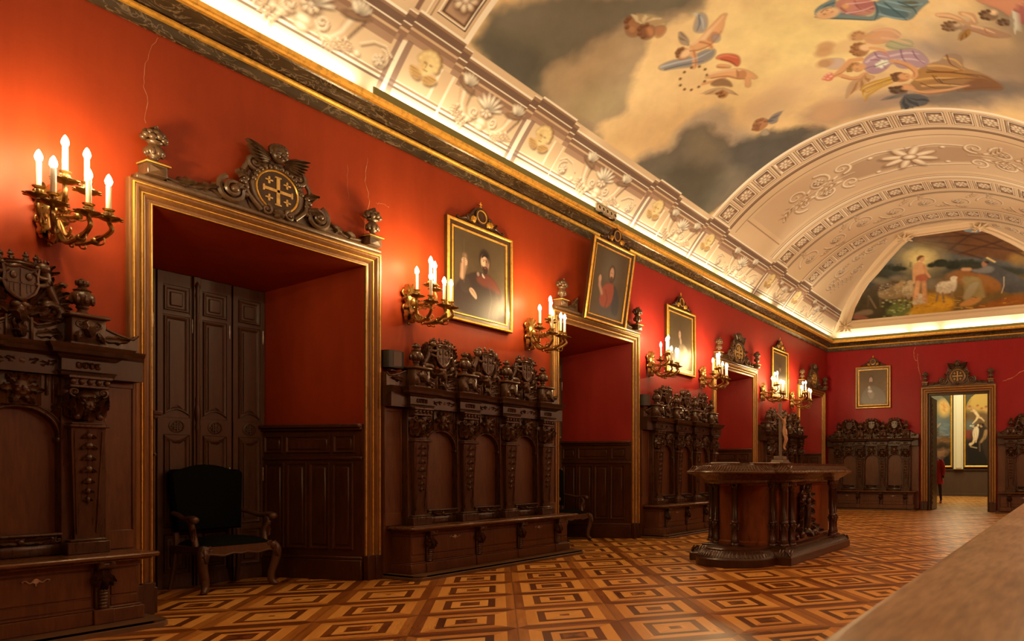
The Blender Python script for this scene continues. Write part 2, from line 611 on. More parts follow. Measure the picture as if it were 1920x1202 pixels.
        s.ball((x, y - h * 0.2, z - h * 0.26), (h * 0.12, h * 0.07, h * 0.05), nu=8, nv=5)
        s.leaf((x, y - h * 0.1, z + h * 0.3), PI / 2, h * 0.35, h * 0.4, h * 0.14)
        return s


def spl(pts, n=6):
    """Catmull-Rom through pts"""
    P = [Vector(p) for p in pts]
    out = []
    for i in range(len(P) - 1):
        a, b, c, d = P[max(i - 1, 0)], P[i], P[i + 1], P[min(i + 2, len(P) - 1)]
        for k in range(n):
            t = k / n
            out.append(0.5 * ((2 * b) + (c - a) * t + (2 * a - 5 * b + 4 * c - d) * t * t + (3 * b - a - 3 * c + d) * t ** 3))
    out.append(P[-1])
    return out


def thing(name, label, cat, loc=(0, 0, 0), rot=0.0, group=None):
    o = bpy.data.objects.new(name, None)
    COL.objects.link(o)
    o.location = loc
    o.rotation_euler = (0, 0, rot)
    o.empty_display_size = 0.1
    tag(o, label, cat, group)
    return o


def tag(o, label, cat, group=None):
    o['label'], o['category'] = label, cat
    if group:
        o['group'] = group
    return o


def struct(o):
    o['kind'] = 'structure'
    return o


def copy_tree(o, parent=None):
    c = o.copy()
    COL.objects.link(c)
    if parent:
        c.parent = parent
    for ch in list(o.children):
        copy_tree(ch, c)
    return c


def place_copy(o, first, loc, rot, label, group=None):
    c = o if first else copy_tree(o)
    c.location, c.rotation_euler = loc, (0, 0, rot)
    c['label'] = label
    if group:
        c['group'] = group
    return c


FX = PI / 2          # rotation of things that stand against the left wall and face the room


# ------------------------------------------------------------------ painted surfaces
def hexc(c):
    return np.array([lin(x) for x in c])


TINT = np.array([1.0, 0.74, 0.42])


def pig(r, g, b, k=0.86, tint=TINT):
    """pigment that reads as this colour under the hall's warm light"""
    c = hexc((r, g, b)) / tint
    return np.clip(c * k, 0.004, 0.9)


class Canvas:
    """a painted surface sampled on a grid of its own two lengths (u, v), in metres"""
    def __init__(s, us, vs, base):
        s.u, s.v = np.asarray(us, float), np.asarray(vs, float)
        s.C = np.ones((len(s.u), len(s.v), 3)) * np.asarray(base)
        s.W = None
        s.amp = 0.0

    def fbm(s, scale, seed, octs=4, su=1.0):
        rng = np.random.RandomState(seed)
        out, amp, tot = np.zeros((len(s.u), len(s.v))), 1.0, 0.0
        for o in range(octs):
            sc = scale * 2 ** o
            a, b = s.u * sc * su, s.v * sc
            a, b = a - a.min(), b - b.min()
            L = rng.rand(int(a.max()) + 3, int(b.max()) + 3)
            ia, ib = a.astype(int), b.astype(int)
            fa, fb = (a - ia)[:, None], (b - ib)[None, :]
            fa, fb = fa * fa * (3 - 2 * fa), fb * fb * (3 - 2 * fb)
            g00, g10 = L[np.ix_(ia, ib)], L[np.ix_(ia + 1, ib)]
            g01, g11 = L[np.ix_(ia, ib + 1)], L[np.ix_(ia + 1, ib + 1)]
            out += amp * ((g00 * (1 - fa) + g10 * fa) * (1 - fb) + (g01 * (1 - fa) + g11 * fa) * fb)
            tot += amp
            amp *= 0.55
        return out / tot

    def win(s, u0, u1, v0, v1):
        return (slice(max(0, np.searchsorted(s.u, u0)), np.searchsorted(s.u, u1)), slice(max(0, np.searchsorted(s.v, v0)), np.searchsorted(s.v, v1)))

    def uv(s, sl):
        U, V = np.meshgrid(s.u[sl[0]], s.v[sl[1]], indexing='ij')
        if s.amp and s.W is not None:
            U, V = U + s.amp * s.W[0][sl], V + s.amp * s.W[1][sl]
        return U, V

    def blend(s, sl, m, col):
        if m.size:
            s.C[sl] += (np.asarray(col) - s.C[sl]) * m[..., None]

    def poly(s, pts, col, soft=0.012, a=1.0, round_=1):
        P = np.array(pts, float)
        for _ in range(round_):
            Q = np.roll(P, -1, 0)
            P = np.stack([P * 0.75 + Q * 0.25, P * 0.25 + Q * 0.75], 1).reshape(-1, 2)
        pad = soft + s.amp
        sl = s.win(P[:, 0].min() - pad, P[:, 0].max() + pad, P[:, 1].min() - pad, P[:, 1].max() + pad)
        U, V = s.uv(sl)
        if not U.size:
            return
        ins = np.zeros(U.shape, bool)
        d2 = np.full(U.shape, 1e9)
        for i in range(len(P)):
            (x0, y0), (x1, y1) = P[i - 1], P[i]
            if y0 != y1:
                ins ^= ((V < y0) != (V < y1)) & (U < (x1 - x0) * (V - y0) / (y1 - y0) + x0)
            dx, dy = x1 - x0, y1 - y0
            t = np.clip(((U - x0) * dx + (V - y0) * dy) / max(dx * dx + dy * dy, 1e-12), 0, 1)
            d2 = np.minimum(d2, (U - x0 - t * dx) ** 2 + (V - y0 - t * dy) ** 2)
        d = np.sqrt(d2)
        s.blend(sl, np.clip(np.where(ins, d, -d) / soft * 0.5 + 0.5, 0, 1) * a, col)

    def line(s, pts, w, col, soft=0.008, a=1.0):
        P = np.array(pts, float)
        ws = np.full(len(P), w) if np.isscalar(w) else np.interp(np.linspace(0, 1, len(P)), np.linspace(0, 1, len(w)), w)
        pad = soft + ws.max()
        sl = s.win(P[:, 0].min() - pad, P[:, 0].max() + pad, P[:, 1].min() - pad, P[:, 1].max() + pad)
        U, V = s.uv(sl)
        if not U.size:
            return
        best = np.full(U.shape, 1e9)
        for i in range(len(P) - 1):
            (x0, y0), (x1, y1) = P[i], P[i + 1]
            dx, dy = x1 - x0, y1 - y0
            t = np.clip(((U - x0) * dx + (V - y0) * dy) / max(dx * dx + dy * dy, 1e-12), 0, 1)
            d = np.sqrt((U - x0 - t * dx) ** 2 + (V - y0 - t * dy) ** 2) - (ws[i] + (ws[i + 1] - ws[i]) * t) / 2
            best = np.minimum(best, d)
        s.blend(sl, np.clip(0.5 - best / soft * 0.5, 0, 1) * a, col)

    def ell(s, c, r, col, soft=0.012, a=1.0, rot=0.0):
        m = max(r) + soft + s.amp
        sl = s.win(c[0] - m, c[0] + m, c[1] - m, c[1] + m)
        U, V = s.uv(sl)
        if not U.size:
            return
        x, y = U - c[0], V - c[1]
        x, y = x * math.cos(rot) + y * math.sin(rot), -x * math.sin(rot) + y * math.cos(rot)
        k = np.sqrt((x / r[0]) ** 2 + (y / r[1]) ** 2)
        s.blend(sl, np.clip((1 - k) * min(r) / soft * 0.5 + 0.5, 0, 1) * a, col)

    def rect(s, u0, u1, v0, v1, col, a=1.0):
        sl = s.win(u0, u1, v0, v1)
        s.C[sl] += (np.asarray(col) - s.C[sl]) * a


def painted_mesh(name, P, C, m, parent=None, drop=None):
    n, k = P.shape[:2]
    I = np.arange(n * k).reshape(n, k)
    F = np.stack([I[:-1, :-1], I[1:, :-1], I[1:, 1:], I[:-1, 1:]], -1).reshape(-1, 4)
    if drop is not None:
        d = drop.reshape(-1)
        F = F[~(d[F].all(1))]
    me = bpy.data.meshes.new(name)
    me.vertices.add(n * k)
    me.vertices.foreach_set('co', P.reshape(-1).astype(np.float32))
    me.loops.add(len(F) * 4)
    me.loops.foreach_set('vertex_index', F.reshape(-1).astype(np.int32))
    me.polygons.add(len(F))
    me.polygons.foreach_set('loop_start', np.arange(0, len(F) * 4, 4, dtype=np.int32))
    me.polygons.foreach_set('use_smooth', np.ones(len(F), bool))
    me.update()
    me.validate()
    at = me.color_attributes.new('Col', 'FLOAT_COLOR', 'POINT')
    rgba = np.ones((n * k, 4), np.float32)
    rgba[:, :3] = C.reshape(-1, 3)
    at.data.foreach_set('color', rgba.reshape(-1))
    me.materials.append(m)
    o = bpy.data.objects.new(name, me)
    COL.objects.link(o)
    if parent:
        o.parent = parent
    return o

# ------------------------------------------------------------------ the setting: floor, walls, recesses, cornice
fl = MB().box(-1.4, W, YF, 31.0, -0.1, 0.0).build('floor', FLOOR, smooth=False)
struct(fl)

wl = MB()
edges_ = [YF] + [e for c in DOORS for e in (c - DIN, c + DIN)] + [YB]
for i in range(0, len(edges_), 2):
    wl.add([(0, edges_[i], 0), (0, edges_[i + 1], 0), (0, edges_[i + 1], 4.76), (0, edges_[i], 4.76)], [(0, 1, 2, 3)])
for c in DOORS:
    wl.add([(0, c - DIN, DH), (0, c + DIN, DH), (0, c + DIN, 4.76), (0, c - DIN, 4.76)], [(0, 1, 2, 3)])
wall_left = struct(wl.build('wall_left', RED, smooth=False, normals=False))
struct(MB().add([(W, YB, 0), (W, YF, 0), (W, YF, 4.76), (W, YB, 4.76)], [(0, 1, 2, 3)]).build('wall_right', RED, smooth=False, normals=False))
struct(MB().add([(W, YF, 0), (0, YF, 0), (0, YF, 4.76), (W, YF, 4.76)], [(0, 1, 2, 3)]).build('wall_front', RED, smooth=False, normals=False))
EDC, EDI, EDO, EDH = 3.61, 0.79, 0.955, 3.14         # the end doorway
wb = MB()
wb.add([(0, YB, 0), (EDC - EDI, YB, 0), (EDC - EDI, YB, 4.76), (0, YB, 4.76)], [(0, 1, 2, 3)])
wb.add([(EDC + EDI, YB, 0), (W, YB, 0), (W, YB, 4.76), (EDC + EDI, YB, 4.76)], [(0, 1, 2, 3)])
wb.add([(EDC - EDI, YB, EDH), (EDC + EDI, YB, EDH), (EDC + EDI, YB, 4.76), (EDC - EDI, YB, 4.76)], [(0, 1, 2, 3)])
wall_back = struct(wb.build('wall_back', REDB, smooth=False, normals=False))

# hairline cracks and chips in the red plaster
def crack(pts, w, parent, sub=5):
    m = MB()
    P = spl([(0.0025, y, z) for y, z in pts], sub)
    rng = random.Random(int(pts[0][0] * 1000))
    P = [(p[0], p[1] + rng.uniform(-1, 1) * 0.008, p[2] + rng.uniform(-1, 1) * 0.008) for p in P]
    for i in range(len(P) - 1):
        a, b = Vector(P[i]), Vector(P[i + 1])
        d = (b - a).normalized()
        n = Vector((0, -d.z, d.y)) * w * rng.uniform(0.5, 1.3) / 2
        m.add([a - n, b - n, b + n, a + n], [(0, 1, 2, 3)])
    return m.build('plaster_crack', CRACK, parent, smooth=False)
crack([(2.86, 4.42), (2.80, 4.25), (2.765, 4.05), (2.79, 3.92), (2.78, 3.72)], 0.003, wall_left)
crack([(4.60, 4.20), (4.58, 3.95), (4.62, 3.78), (4.57, 3.55), (4.585, 3.42)], 0.004, wall_left)
crack([(4.40, 4.05), (4.39, 3.85), (4.41, 3.72)], 0.002, wall_left)
crack([(4.60, 3.60), (4.66, 3.64), (4.72, 3.66)], 0.004, wall_left)
crack([(4.70, 3.78), (4.78, 3.80), (4.84, 3.79)], 0.003, wall_left)

def crack_far(pts, w, parent):
    m = MB()
    P = spl([(x, YB - 0.0025, z) for x, z in pts], 5)
    rng = random.Random(3)
    P = [(p[0] + rng.uniform(-1, 1) * 0.01, p[1], p[2] + rng.uniform(-1, 1) * 0.01) for p in P]
    for a, b in zip(P[:-1], P[1:]):
        a, b = Vector(a), Vector(b)
        d = (b - a).normalized()
        n = Vector((-d.z, 0, d.x)) * w * rng.uniform(0.5, 1.3) / 2
        m.add([a - n, b - n, b + n, a + n], [(0, 1, 2, 3)])
    return m.build('plaster_crack', CRACK, parent, smooth=False)
crack_far([(2.50, 4.40), (2.45, 4.25), (2.48, 4.08), (2.56, 4.00), (2.58, 3.82), (2.62, 3.66), (2.64, 3.50)], 0.012, wall_back)
crack_far([(2.57, 4.22), (2.55, 4.12), (2.56, 4.01)], 0.009, wall_back)
crack_far([(4.72, 3.36), (4.95, 3.44), (5.2, 3.60), (5.5, 3.70)], 0.014, wall_back)

# cornice of black marble with two gilded beads
room = [(0, YF), (0, YB), (W, YB), (W, YF)]
pl3 = lambda x, y, h: (x, y, h)
def room_trim(name, prof, m):
    return struct(MB().sweep(room, prof, pl3, closed=True).build(name, m, angle=25))
room_trim('trim_1', [(0, 4.435), (0.028, 4.435), (0.04, 4.455), (0.045, 4.52), (0.06, 4.53)], MARB)
room_trim('trim_2', [(0.04, 4.522), (0.075, 4.525), (0.09, 4.54), (0.088, 4.556), (0.06, 4.565)], GOLD)
room_trim('trim_3', [(0.055, 4.56), (0.085, 4.575), (0.10, 4.60), (0.15, 4.622), (0.21, 4.632), (0.235, 4.65)], MARB)
room_trim('trim_4', [(0.22, 4.642), (0.262, 4.645), (0.268, 4.662), (0.285, 4.668), (0.29, 4.70), (0.27, 4.712)], GOLD)
room_trim('trim_5', [(0.275, 4.71), (0.14, 4.70), (0.11, 4.75), (0.0, 4.76)], CREAM)
struct(MB().box(0.245, 0.262, 4.48, YB - 0.26, 4.69, 4.79).build('trim_6', GREENB, smooth=False))
struct(MB().box(0.262, W - 0.25, YB - 0.262, YB - 0.245, 4.69, 4.775).build('trim_7', GREENB, smooth=False))

# skirting of the left wall, only where a stall leaves it bare at the far corner
struct(MB().box(0, 0.02, 18.52, YB, 0, 0.2).build('baseboard_left', OAKD, smooth=False))

# ------------------------------------------------------------------ the doorways
def casing(root, hi, ho, H, wood_m, ang=FX):
    """moulded casing with three gilded lines; local x along the wall, -y into the room"""
    w = ho - hi
    path = [(-hi, 0.24), (-hi, H), (hi, H), (hi, 0.24)]
    pl = lambda x, z, h: (x, -h, z)
    # the sweep's offset points to the right of the path; mirrored here so that it points outwards
    def sw(prof, name, m):
        mb = MB().sweep(path, [(-o * w, h) for o, h in prof], pl)
        return mb.build(name, m, root, angle=25)
    sw([(0.0, -0.01), (0.0, 0.022), (0.03, 0.028), (0.10, 0.028), (0.13, 0.02), (0.22, 0.02), (0.30, 0.034), (0.36, 0.040), (0.40, 0.034), (0.50, 0.034),
        (0.58, 0.050), (0.66, 0.062), (0.74, 0.062), (0.80, 0.055), (0.90, 0.058), (0.96, 0.058), (1.0, 0.05), (1.0, 0.0)], 'casing', wood_m)
    sw([(0.0, 0.022), (0.010, 0.032), (0.040, 0.034), (0.060, 0.027)], 'gilt_moulding', GOLD)
    sw([(0.425, 0.033), (0.435, 0.045), (0.470, 0.046), (0.482, 0.034)], 'gilt_moulding', GOLD)
    sw([(0.80, 0.055), (0.81, 0.067), (0.85, 0.067), (0.865, 0.057)], 'gilt_moulding', GOLD)
    for q in (-1, 1):
        MB().box(q * hi, q * (hi + w * 0.55), -0.062, 0.0, 0, 0.245, 0.004).box(q * (hi + w * 0.5), q * (ho + 0.004), -0.078, 0.0, 0, 0.235, 0.004).build('plinth_block', WALD, root)


LREV, BH, BW, BD = 1.226, 2.92, 0.62, 1.20
wa = MB().box(0, LREV, -0.02, 0.0, 0, 1.55)
wa.box(0, LREV, -0.042, 0, 0, 0.20, 0.004).box(0, LREV, -0.034, 0, 0.20, 0.235, 0.008)
plx = lambda x, z, h: (x, -h, z)
def panel_frame(mb, x0, x1, z0, z1, y0=0.02, w=0.03, d=0.014, raised=True):
    path = [(x0, z0), (x0, z1), (x1, z1), (x1, z0)]
    mb.sweep(path, [(0, y0), (0.2 * w, y0 + d), (0.5 * w, y0 + d * 0.9), (0.8 * w, y0 + d * 0.3), (w, y0)], plx, closed=True)
    if raised:
        mb.box(x0 + w * 1.6, x1 - w * 1.6, -y0 - d * 0.75, 0, z0 + w * 1.6, z1 - w * 1.6, d * 0.6)
for i in range(4):
    panel_frame(wa, 0.04 + i * 0.277, 0.04 + i * 0.277 + 0.25, 0.30, 1.17)
for a, b in ((0.04, 0.27), (0.31, 0.85), (0.89, 1.14)):
    panel_frame(wa, a, b, 1.265, 1.44, w=0.022)
wa.box(0, LREV, -0.036, 0, 1.195, 1.225, 0.006).box(0, LREV, -0.05, 0, 1.49, 1.515, 0.006).box(0, LREV, -0.075, 0, 1.515, 1.55, 0.008)
wa_o = wa.build('reveal_panelling', WAIN)
wa_me = wa_o.data
bpy.data.objects.remove(wa_o)

lw = BW / 2 - 0.012
dl = MB().box(0, lw, -0.018, 0, 0, BH)
for x in (0, lw - 0.045):
    dl.box(x, x + 0.045, -0.026, 0, 0, BH, 0.003)
dl.box(0, lw, -0.026, 0, 2.80, BH, 0.003).box(0, lw, -0.026, 0, 2.525, 2.555, 0.003).box(0, lw, -0.026, 0, 1.42, 1.58, 0.003).box(0, lw, -0.026, 0, 0.50, 0.56, 0.003).box(0, lw, -0.03, 0, 0, 0.13, 0.003)
panel_frame(dl, 0.05, lw - 0.05, 2.565, 2.79)
panel_frame(dl, 0.05, lw - 0.05, 0.15, 0.49)
def curved_panel(mb, x0, x1, z0, z1, lo, hi_):
    xm, n = (x0 + x1) / 2, 7
    top = [(x0 + (x1 - x0) * i / n, z1 + hi_ * math.sin(PI * i / n)) for i in range(n + 1)]
    bot = [(x1 - (x1 - x0) * i / n, z0 + lo * math.sin(PI * i / n)) for i in range(n + 1)]
    w, d, y0 = 0.03, 0.014, 0.02
    mb.sweep(top + bot, [(0, y0), (0.2 * w, y0 + d), (0.5 * w, y0 + d * 0.9), (0.8 * w, y0 + d * 0.3), (w, y0)], plx, closed=True)
    f = [(xm + (x - xm) * 0.55, (z0 + z1) / 2 + (z - (z0 + z1) / 2) * (1 - 0.1 / (z1 - z0))) for x, z in top + bot]
    mb.prism(f, -0.030, 0)
curved_panel(dl, 0.05, lw - 0.05, 1.60, 2.515, 0.05, 0.0)
curved_panel(dl, 0.05, lw - 0.05, 0.565, 1.42, 0.0, -0.05)
dl_o = dl.build('door_leaf', DOORW)
md = MB().lathe([(0.062, 0.02), (0.062, 0.032), (0.052, 0.036), (0.048, 0.028), (0.0, 0.028)], (0, 0, 0), 24, 'y', cap=False)
for a, b in ((0, 0), (-0.02, -0.02), (0.02, 0.02)):
    md.box(-0.006 + a, 0.006 + a, -0.04, 0, -0.045 + abs(a) * 0.6, 0.045 - abs(a) * 0.6, 0.002).box(-0.045 + abs(a) * 0.6, 0.045 - abs(a) * 0.6, -0.04, 0, -0.006 + a, 0.006 + a, 0.002)
md_o = md.build('cross_medallion', DOORW, dl_o, (lw / 2, 0, 1.50))
hb = MB().lathe([(0.004, -0.07), (0.008, -0.06), (0.006, -0.03), (0.009, 0), (0.006, 0.03), (0.008, 0.06), (0.004, 0.07)], (0, -0.028, 0), 8)
hb_o = hb.build('hinge', IRON, dl_o, (lw - 0.02, 0, 2.45))
h2 = hb_o.copy()
h2.location.z = 1.05
COL.objects.link(h2)
ps = MB().box(-0.03, 0.03, -0.035, 0, 0, BH, 0.004).lathe([(0.014, 0), (0.014, 1.45), (0.022, 1.5), (0.014, 1.54), (0.026, 1.6), (0.026, 1.66), (0.014, 1.72), (0.020, 1.76), (0.013, 1.80), (0.013, 2.70), (0.02, 2.74), (0.012, 2.78), (0.022, 2.83), (0.0, 2.88)], (0, -0.04, 0), 12)
ps_o = ps.build('centre_post', DOORW)

for k, c in enumerate(DOORS):
    root = bpy.data.objects.new('door_%d' % (k + 1), None)
    COL.objects.link(root)
    struct(root)
    root.location = (0, c, 0)
    root.rotation_euler = (0, 0, FX)
    casing(root, DIN, DOUT, DH, CASE)
    # reveals: red plaster above, soffit sloping down to the shutters (local x along the wall, +y into the recess)
    rv = MB()
    for q in (-1, 1):
        rv.add([(q * DIN, 0, 0), (q * BW, BD, 0), (q * BW, BD, BH), (q * DIN, 0, DH)], [(0, 1, 2, 3)])
    rv.add([(-DIN, 0, DH), (DIN, 0, DH), (BW, BD, BH), (-BW, BD, BH)], [(0, 1, 2, 3)])
    rv.add([(-BW, BD, 0), (BW, BD, 0), (BW, BD, BH), (-BW, BD, BH)], [(0, 1, 2, 3)])
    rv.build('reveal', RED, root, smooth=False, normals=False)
    aw = math.atan2(DIN - BW, BD)
    for q, o0, an in ((1, (BW, BD, 0), -(PI / 2) + aw), (-1, (-DIN, 0, 0), PI / 2 - aw)):
        o = bpy.data.objects.new('reveal_panelling', wa_me)
        COL.objects.link(o)
        o.parent, o.location, o.rotation_euler = root, o0, (0, 0, an)
    for j in range(4):
        l = dl_o if (k == 0 and j == 0) else copy_tree(dl_o)
        l.parent = root
        l.location = (-BW + 0.004 + j * (BW / 2) + (0.006 if j > 1 else 0), BD - 0.005, 0)
    pst = ps_o if k == 0 else copy_tree(ps_o)
    pst.parent, pst.location = root, (0, BD - 0.02, 0)

# the end doorway: deep wooden jambs and one carved leaf folded back into them
root = bpy.data.objects.new('door_5', None)
COL.objects.link(root)
struct(root)
root.location = (EDC, YB, 0)
casing(root, EDI, EDO, EDH, CASE)
jb = MB()
for q in (-1, 1):
    jb.box(q * EDI, q * (EDI + 0.12), 0.0, 0.55, 0, EDH, 0.004).box(q * (EDI - 0.06), q * EDI, 0.06, 0.14, 0, EDH - 0.06, 0.004)
jb.box(-EDI, EDI, 0.0, 0.55, EDH, EDH + 0.12).box(-EDI, EDI, 0.06, 0.14, EDH - 0.07, EDH, 0.004)
jb.build('jamb_lining', OAKD, root)
ol = MB().box(0, 0.07, 0, 0.75, 0.01, EDH - 0.10, 0.005)
for i in range(22):
    z = 0.2 + i * 0.125
    ol.ball((0.075, 0.03, z), (0.012, 0.024, 0.045), nu=8, nv=5).ball((0.03, -0.006, z), (0.022, 0.012, 0.045), nu=8, nv=5)
ol.build('door_leaf', OAK, root, (-EDI + 0.02, 0.16, 0))

# ------------------------------------------------------------------ the gallery beyond the end doorway
GY = 29.4
struct(MB().add([(-3, GY, 0), (10, GY, 0), (10, GY, 6), (-3, GY, 6)], [(0, 1, 2, 3)]).build('wall_gallery_end', GALW, smooth=False, normals=False))
struct(MB().box(-3, 10, GY - 0.04, GY, 0.0, 1.06).box(-3, 10, GY - 0.06, GY, 0.0, 0.12, 0.004).box(-3, 10, GY - 0.10, GY, 1.06, 1.10, 0.005).build('baseboard_gallery', BROWNP, smooth=False))
struct(MB().add([(-3, YB + 0.5, 0), (-3, GY, 0), (-3, GY, 6), (-3, YB + 0.5, 6)], [(0, 1, 2, 3)]).add([(10, YB + 0.5, 0), (10, GY, 0), (10, GY, 6), (10, YB + 0.5, 6)], [(0, 1, 2, 3)]).build('wall_gallery_side', GALW, smooth=False, normals=False))
struct(MB().add([(-3, YB + 0.56, 0), (EDC - EDI, YB + 0.56, 0), (EDC - EDI, YB + 0.56, 6), (-3, YB + 0.56, 6)], [(0, 1, 2, 3)]).add([(10, YB + 0.56, 0), (EDC + EDI, YB + 0.56, 0), (EDC + EDI, YB + 0.56, 6), (10, YB + 0.56, 6)], [(0, 1, 2, 3)]).add([(EDC - EDI, YB + 0.56, EDH), (EDC + EDI, YB + 0.56, EDH), (EDC + EDI, YB + 0.56, 6), (EDC - EDI, YB + 0.56, 6)], [(0, 1, 2, 3)]).build('wall_gallery_near', GALW, smooth=False, normals=False))
struct(MB().add([(-3, YB + 0.5, 6), (10, YB + 0.5, 6), (10, GY, 6), (-3, GY, 6)], [(0, 1, 2, 3)]).build('ceiling_gallery', GALW, smooth=False, normals=False))
struct(MB().box(-3, -1.4, YB + 0.5, 31, -0.1, 0).box(W, 10, YB + 0.5, 31, -0.1, 0).build('floor_gallery', FLOOR, smooth=False))

# ------------------------------------------------------------------ the painted vault
_c, _s = math.cos(YAW), math.sin(YAW)


def ray_of(px, py):
    t = (px - 1400) / 1295
    return (t * _c - _s, _c + t * _s, -(py - 880) / 1295)


def on_vault(px, py):
    """(Y, s) on the barrel for a point seen in the photograph; s is the arc length from the crown"""
    d = ray_of(px, py)
    o = CX - XC
    a, b, c = d[0] ** 2 + d[2] ** 2, 2 * (o * d[0] + (CH - ZC) * d[2]), o * o + (CH - ZC) ** 2 - R * R
    t = (-b + math.sqrt(b * b - 4 * a * c)) / (2 * a)
    return (t * d[1], R * math.asin((o + t * d[0]) / R))


def on_end(px, py):
    """(X, e) on the end cove; e is the arc length from the crown"""
    d = ray_of(px, py)
    o = -(YB - 3.6)
    a, b, c = d[1] ** 2 + d[2] ** 2, 2 * (o * d[1] + (CH - ZC) * d[2]), o * o + (CH - ZC) ** 2 - R * R
    t = (-b + math.sqrt(max(0, b * b - 4 * a * c))) / (2 * a)
    return (CX + t * d[0], R * math.asin(max(-0.99, min(0.99, (o + t * d[1]) / R))))


us = np.concatenate([np.arange(YF, 2.3, 0.10), np.arange(2.3, 9.0, 0.0155), np.arange(9.0, 18.75, 0.0165)])
vs = np.concatenate([np.arange(S0, 2.3, 0.0122), np.linspace(2.3, -S0, 24)])
CV = Canvas(us, vs, pig(236, 188, 116))
U_, V_ = np.meshgrid(us, vs, indexing='ij')
n1, n2, n3 = CV.fbm(1.1, 3, 6), CV.fbm(1.3, 5, 6), CV.fbm(2.2, 9, 4)
CV.W = ((n1 - 0.5), (n2 - 0.5))
# sky: golden light round the Virgin, rosier towards the edges
gc = on_vault(1500, 60)
dist = np.hypot(U_ - gc[0], V_ - gc[1])
for d0, d1, col in ((3.2, 1.2, (240, 196, 122)), (1.5, 0.3, (250, 214, 128))):
    m_ = np.clip((d0 - dist) / (d0 - d1), 0, 1)[..., None]
    CV.C += (pig(*col) - CV.C) * m_
m_ = (np.clip((n3 - 0.45) * 2.5, 0, 1) * 0.30)[..., None]
CV.C += (pig(214, 160, 108) - CV.C) * m_


def V5(*p):
    return [on_vault(860 + x / 2.743, y / 2.743) for x, y in p]


def V6(*p):
    return [on_vault(1400 + x / 3.692, y / 3.692) for x, y in p]


CV.amp = 0.55
GREY1, GREY2, GREY3 = pig(104, 92, 70), pig(142, 118, 82), pig(178, 146, 100)
# the great clouds
CV.poly(V5((20, 265), (100, 130), (190, -40), (1330, -40), (1290, 5), (1180, 60), (1060, 120), (950, 190), (960, 270), (930, 350), (905, 420), (860, 560), (730, 640), (745, 790), (600, 735), (330, 520)), pig(170, 138, 94), 0.060, 0.95)
CV.poly(V5((20, 265), (100, 130), (190, -40), (1320, -40), (1200, 30), (1080, 60), (860, 80), (835, 140), (700, 220), (640, 262), (540, 275), (430, 345), (400, 440), (440, 560), (330, 520)), pig(112, 98, 70), 0.080, 0.95)
CV.poly(V5((20, 270), (100, 140), (300, 180), (420, 300), (380, 420), (430, 545), (330, 520)), pig(88, 78, 58), 0.150, 0.8)
CV.poly(V5((200, -20), (700, -20), (840, 60), (700, 180), (480, 240), (300, 140)), pig(126, 110, 80), 0.175, 0.6)
CV.poly(V5((430, 350), (560, 290), (700, 250), (860, 200), (940, 250), (800, 340), (600, 420), (470, 470)), pig(186, 150, 98), 0.125, 0.7)
CV.poly(V5((560, 470), (700, 400), (900, 380), (890, 480), (780, 590), (640, 620)), pig(176, 150, 96), 0.125, 0.55)
CV.poly(V5((640, 600), (740, 650), (740, 780), (600, 730)), pig(130, 108, 80), 0.100, 0.7)
# the dark cloud above the far arch
CV.poly(V5((1090, 760), (1140, 670), (1240, 600), (1330, 560), (1440, 600), (1480, 650), (1560, 700), (1480, 800), (1300, 900), (1080, 960), (880, 880), (950, 820)), pig(176, 150, 112), 0.100, 0.85)
CV.poly(V5((890, 870), (1000, 820), (1090, 790), (1160, 700), (1240, 665), (1340, 660), (1420, 690), (1440, 740), (1530, 700), (1640, 650), (1760, 655), (1880, 655), (1960, 700), (1700, 800), (1500, 950), (1300, 1140), (1180, 1100), (1000, 950)), pig(112, 98, 74), 0.065, 0.95)
CV.poly(V5((1010, 930), (1100, 860), (1300, 820), (1400, 900), (1300, 1120), (1180, 1090)), pig(92, 82, 60), 0.150, 0.8)
CV.poly(V5((1200, 690), (1350, 670), (1410, 760), (1300, 830), (1180, 800)), pig(136, 118, 84), 0.125, 0.7)
CV.poly(V5((1430, 720), (1560, 690), (1700, 660), (1860, 660), (1700, 780), (1520, 900), (1430, 840)), pig(84, 76, 62), 0.125, 0.75)
# clouds under the group of angels
CV.poly(V6((300, 820), (520, 700), (800, 660), (1000, 640), (1400, 560), (1800, 500), (2050, 420), (2200, 700), (1700, 740), (1300, 760), (900, 810), (560, 920)), pig(176, 142, 104), 0.125, 0.8)
CV.poly(V6((1020, 700), (1400, 640), (1800, 600), (2100, 560), (2200, 720), (1500, 720), (1100, 770)), pig(120, 104, 82), 0.100, 0.85)
CV.poly(V6((1130, 270), (1350, 330), (1500, 400), (1700, 330), (2000, 250), (2200, 200), (2200, 560), (1700, 560), (1500, 380), (1200, 390)), pig(166, 140, 102), 0.125, 0.75)
CV.poly(V6((1330, -20), (1560, 60), (1620, 180), (1500, 290), (1250, 290), (1150, 180), (1180, 90)), pig(236, 196, 128), 0.075, 0.8)
CV.poly(V6((820, 140), (1000, 150), (1150, 260), (900, 290), (760, 240)), pig(240, 200, 130), 0.100, 0.6)
for i in range(14):                                   # the unseen half: more of the same clouds
    rr = random.Random(i)
    u0, v0 = rr.uniform(5.6, 10.2), rr.uniform(2.2, 3.3)
    CV.ell((u0, v0), (rr.uniform(0.5, 1.2), rr.uniform(0.3, 0.7)), [GREY1, GREY2, GREY3][i % 3], 0.25, 0.7)
CV.amp = 0.03
FL, FLD, FLL = pig(220, 156, 94), pig(178, 112, 64), pig(240, 190, 126)
HR = pig(112, 72, 40)


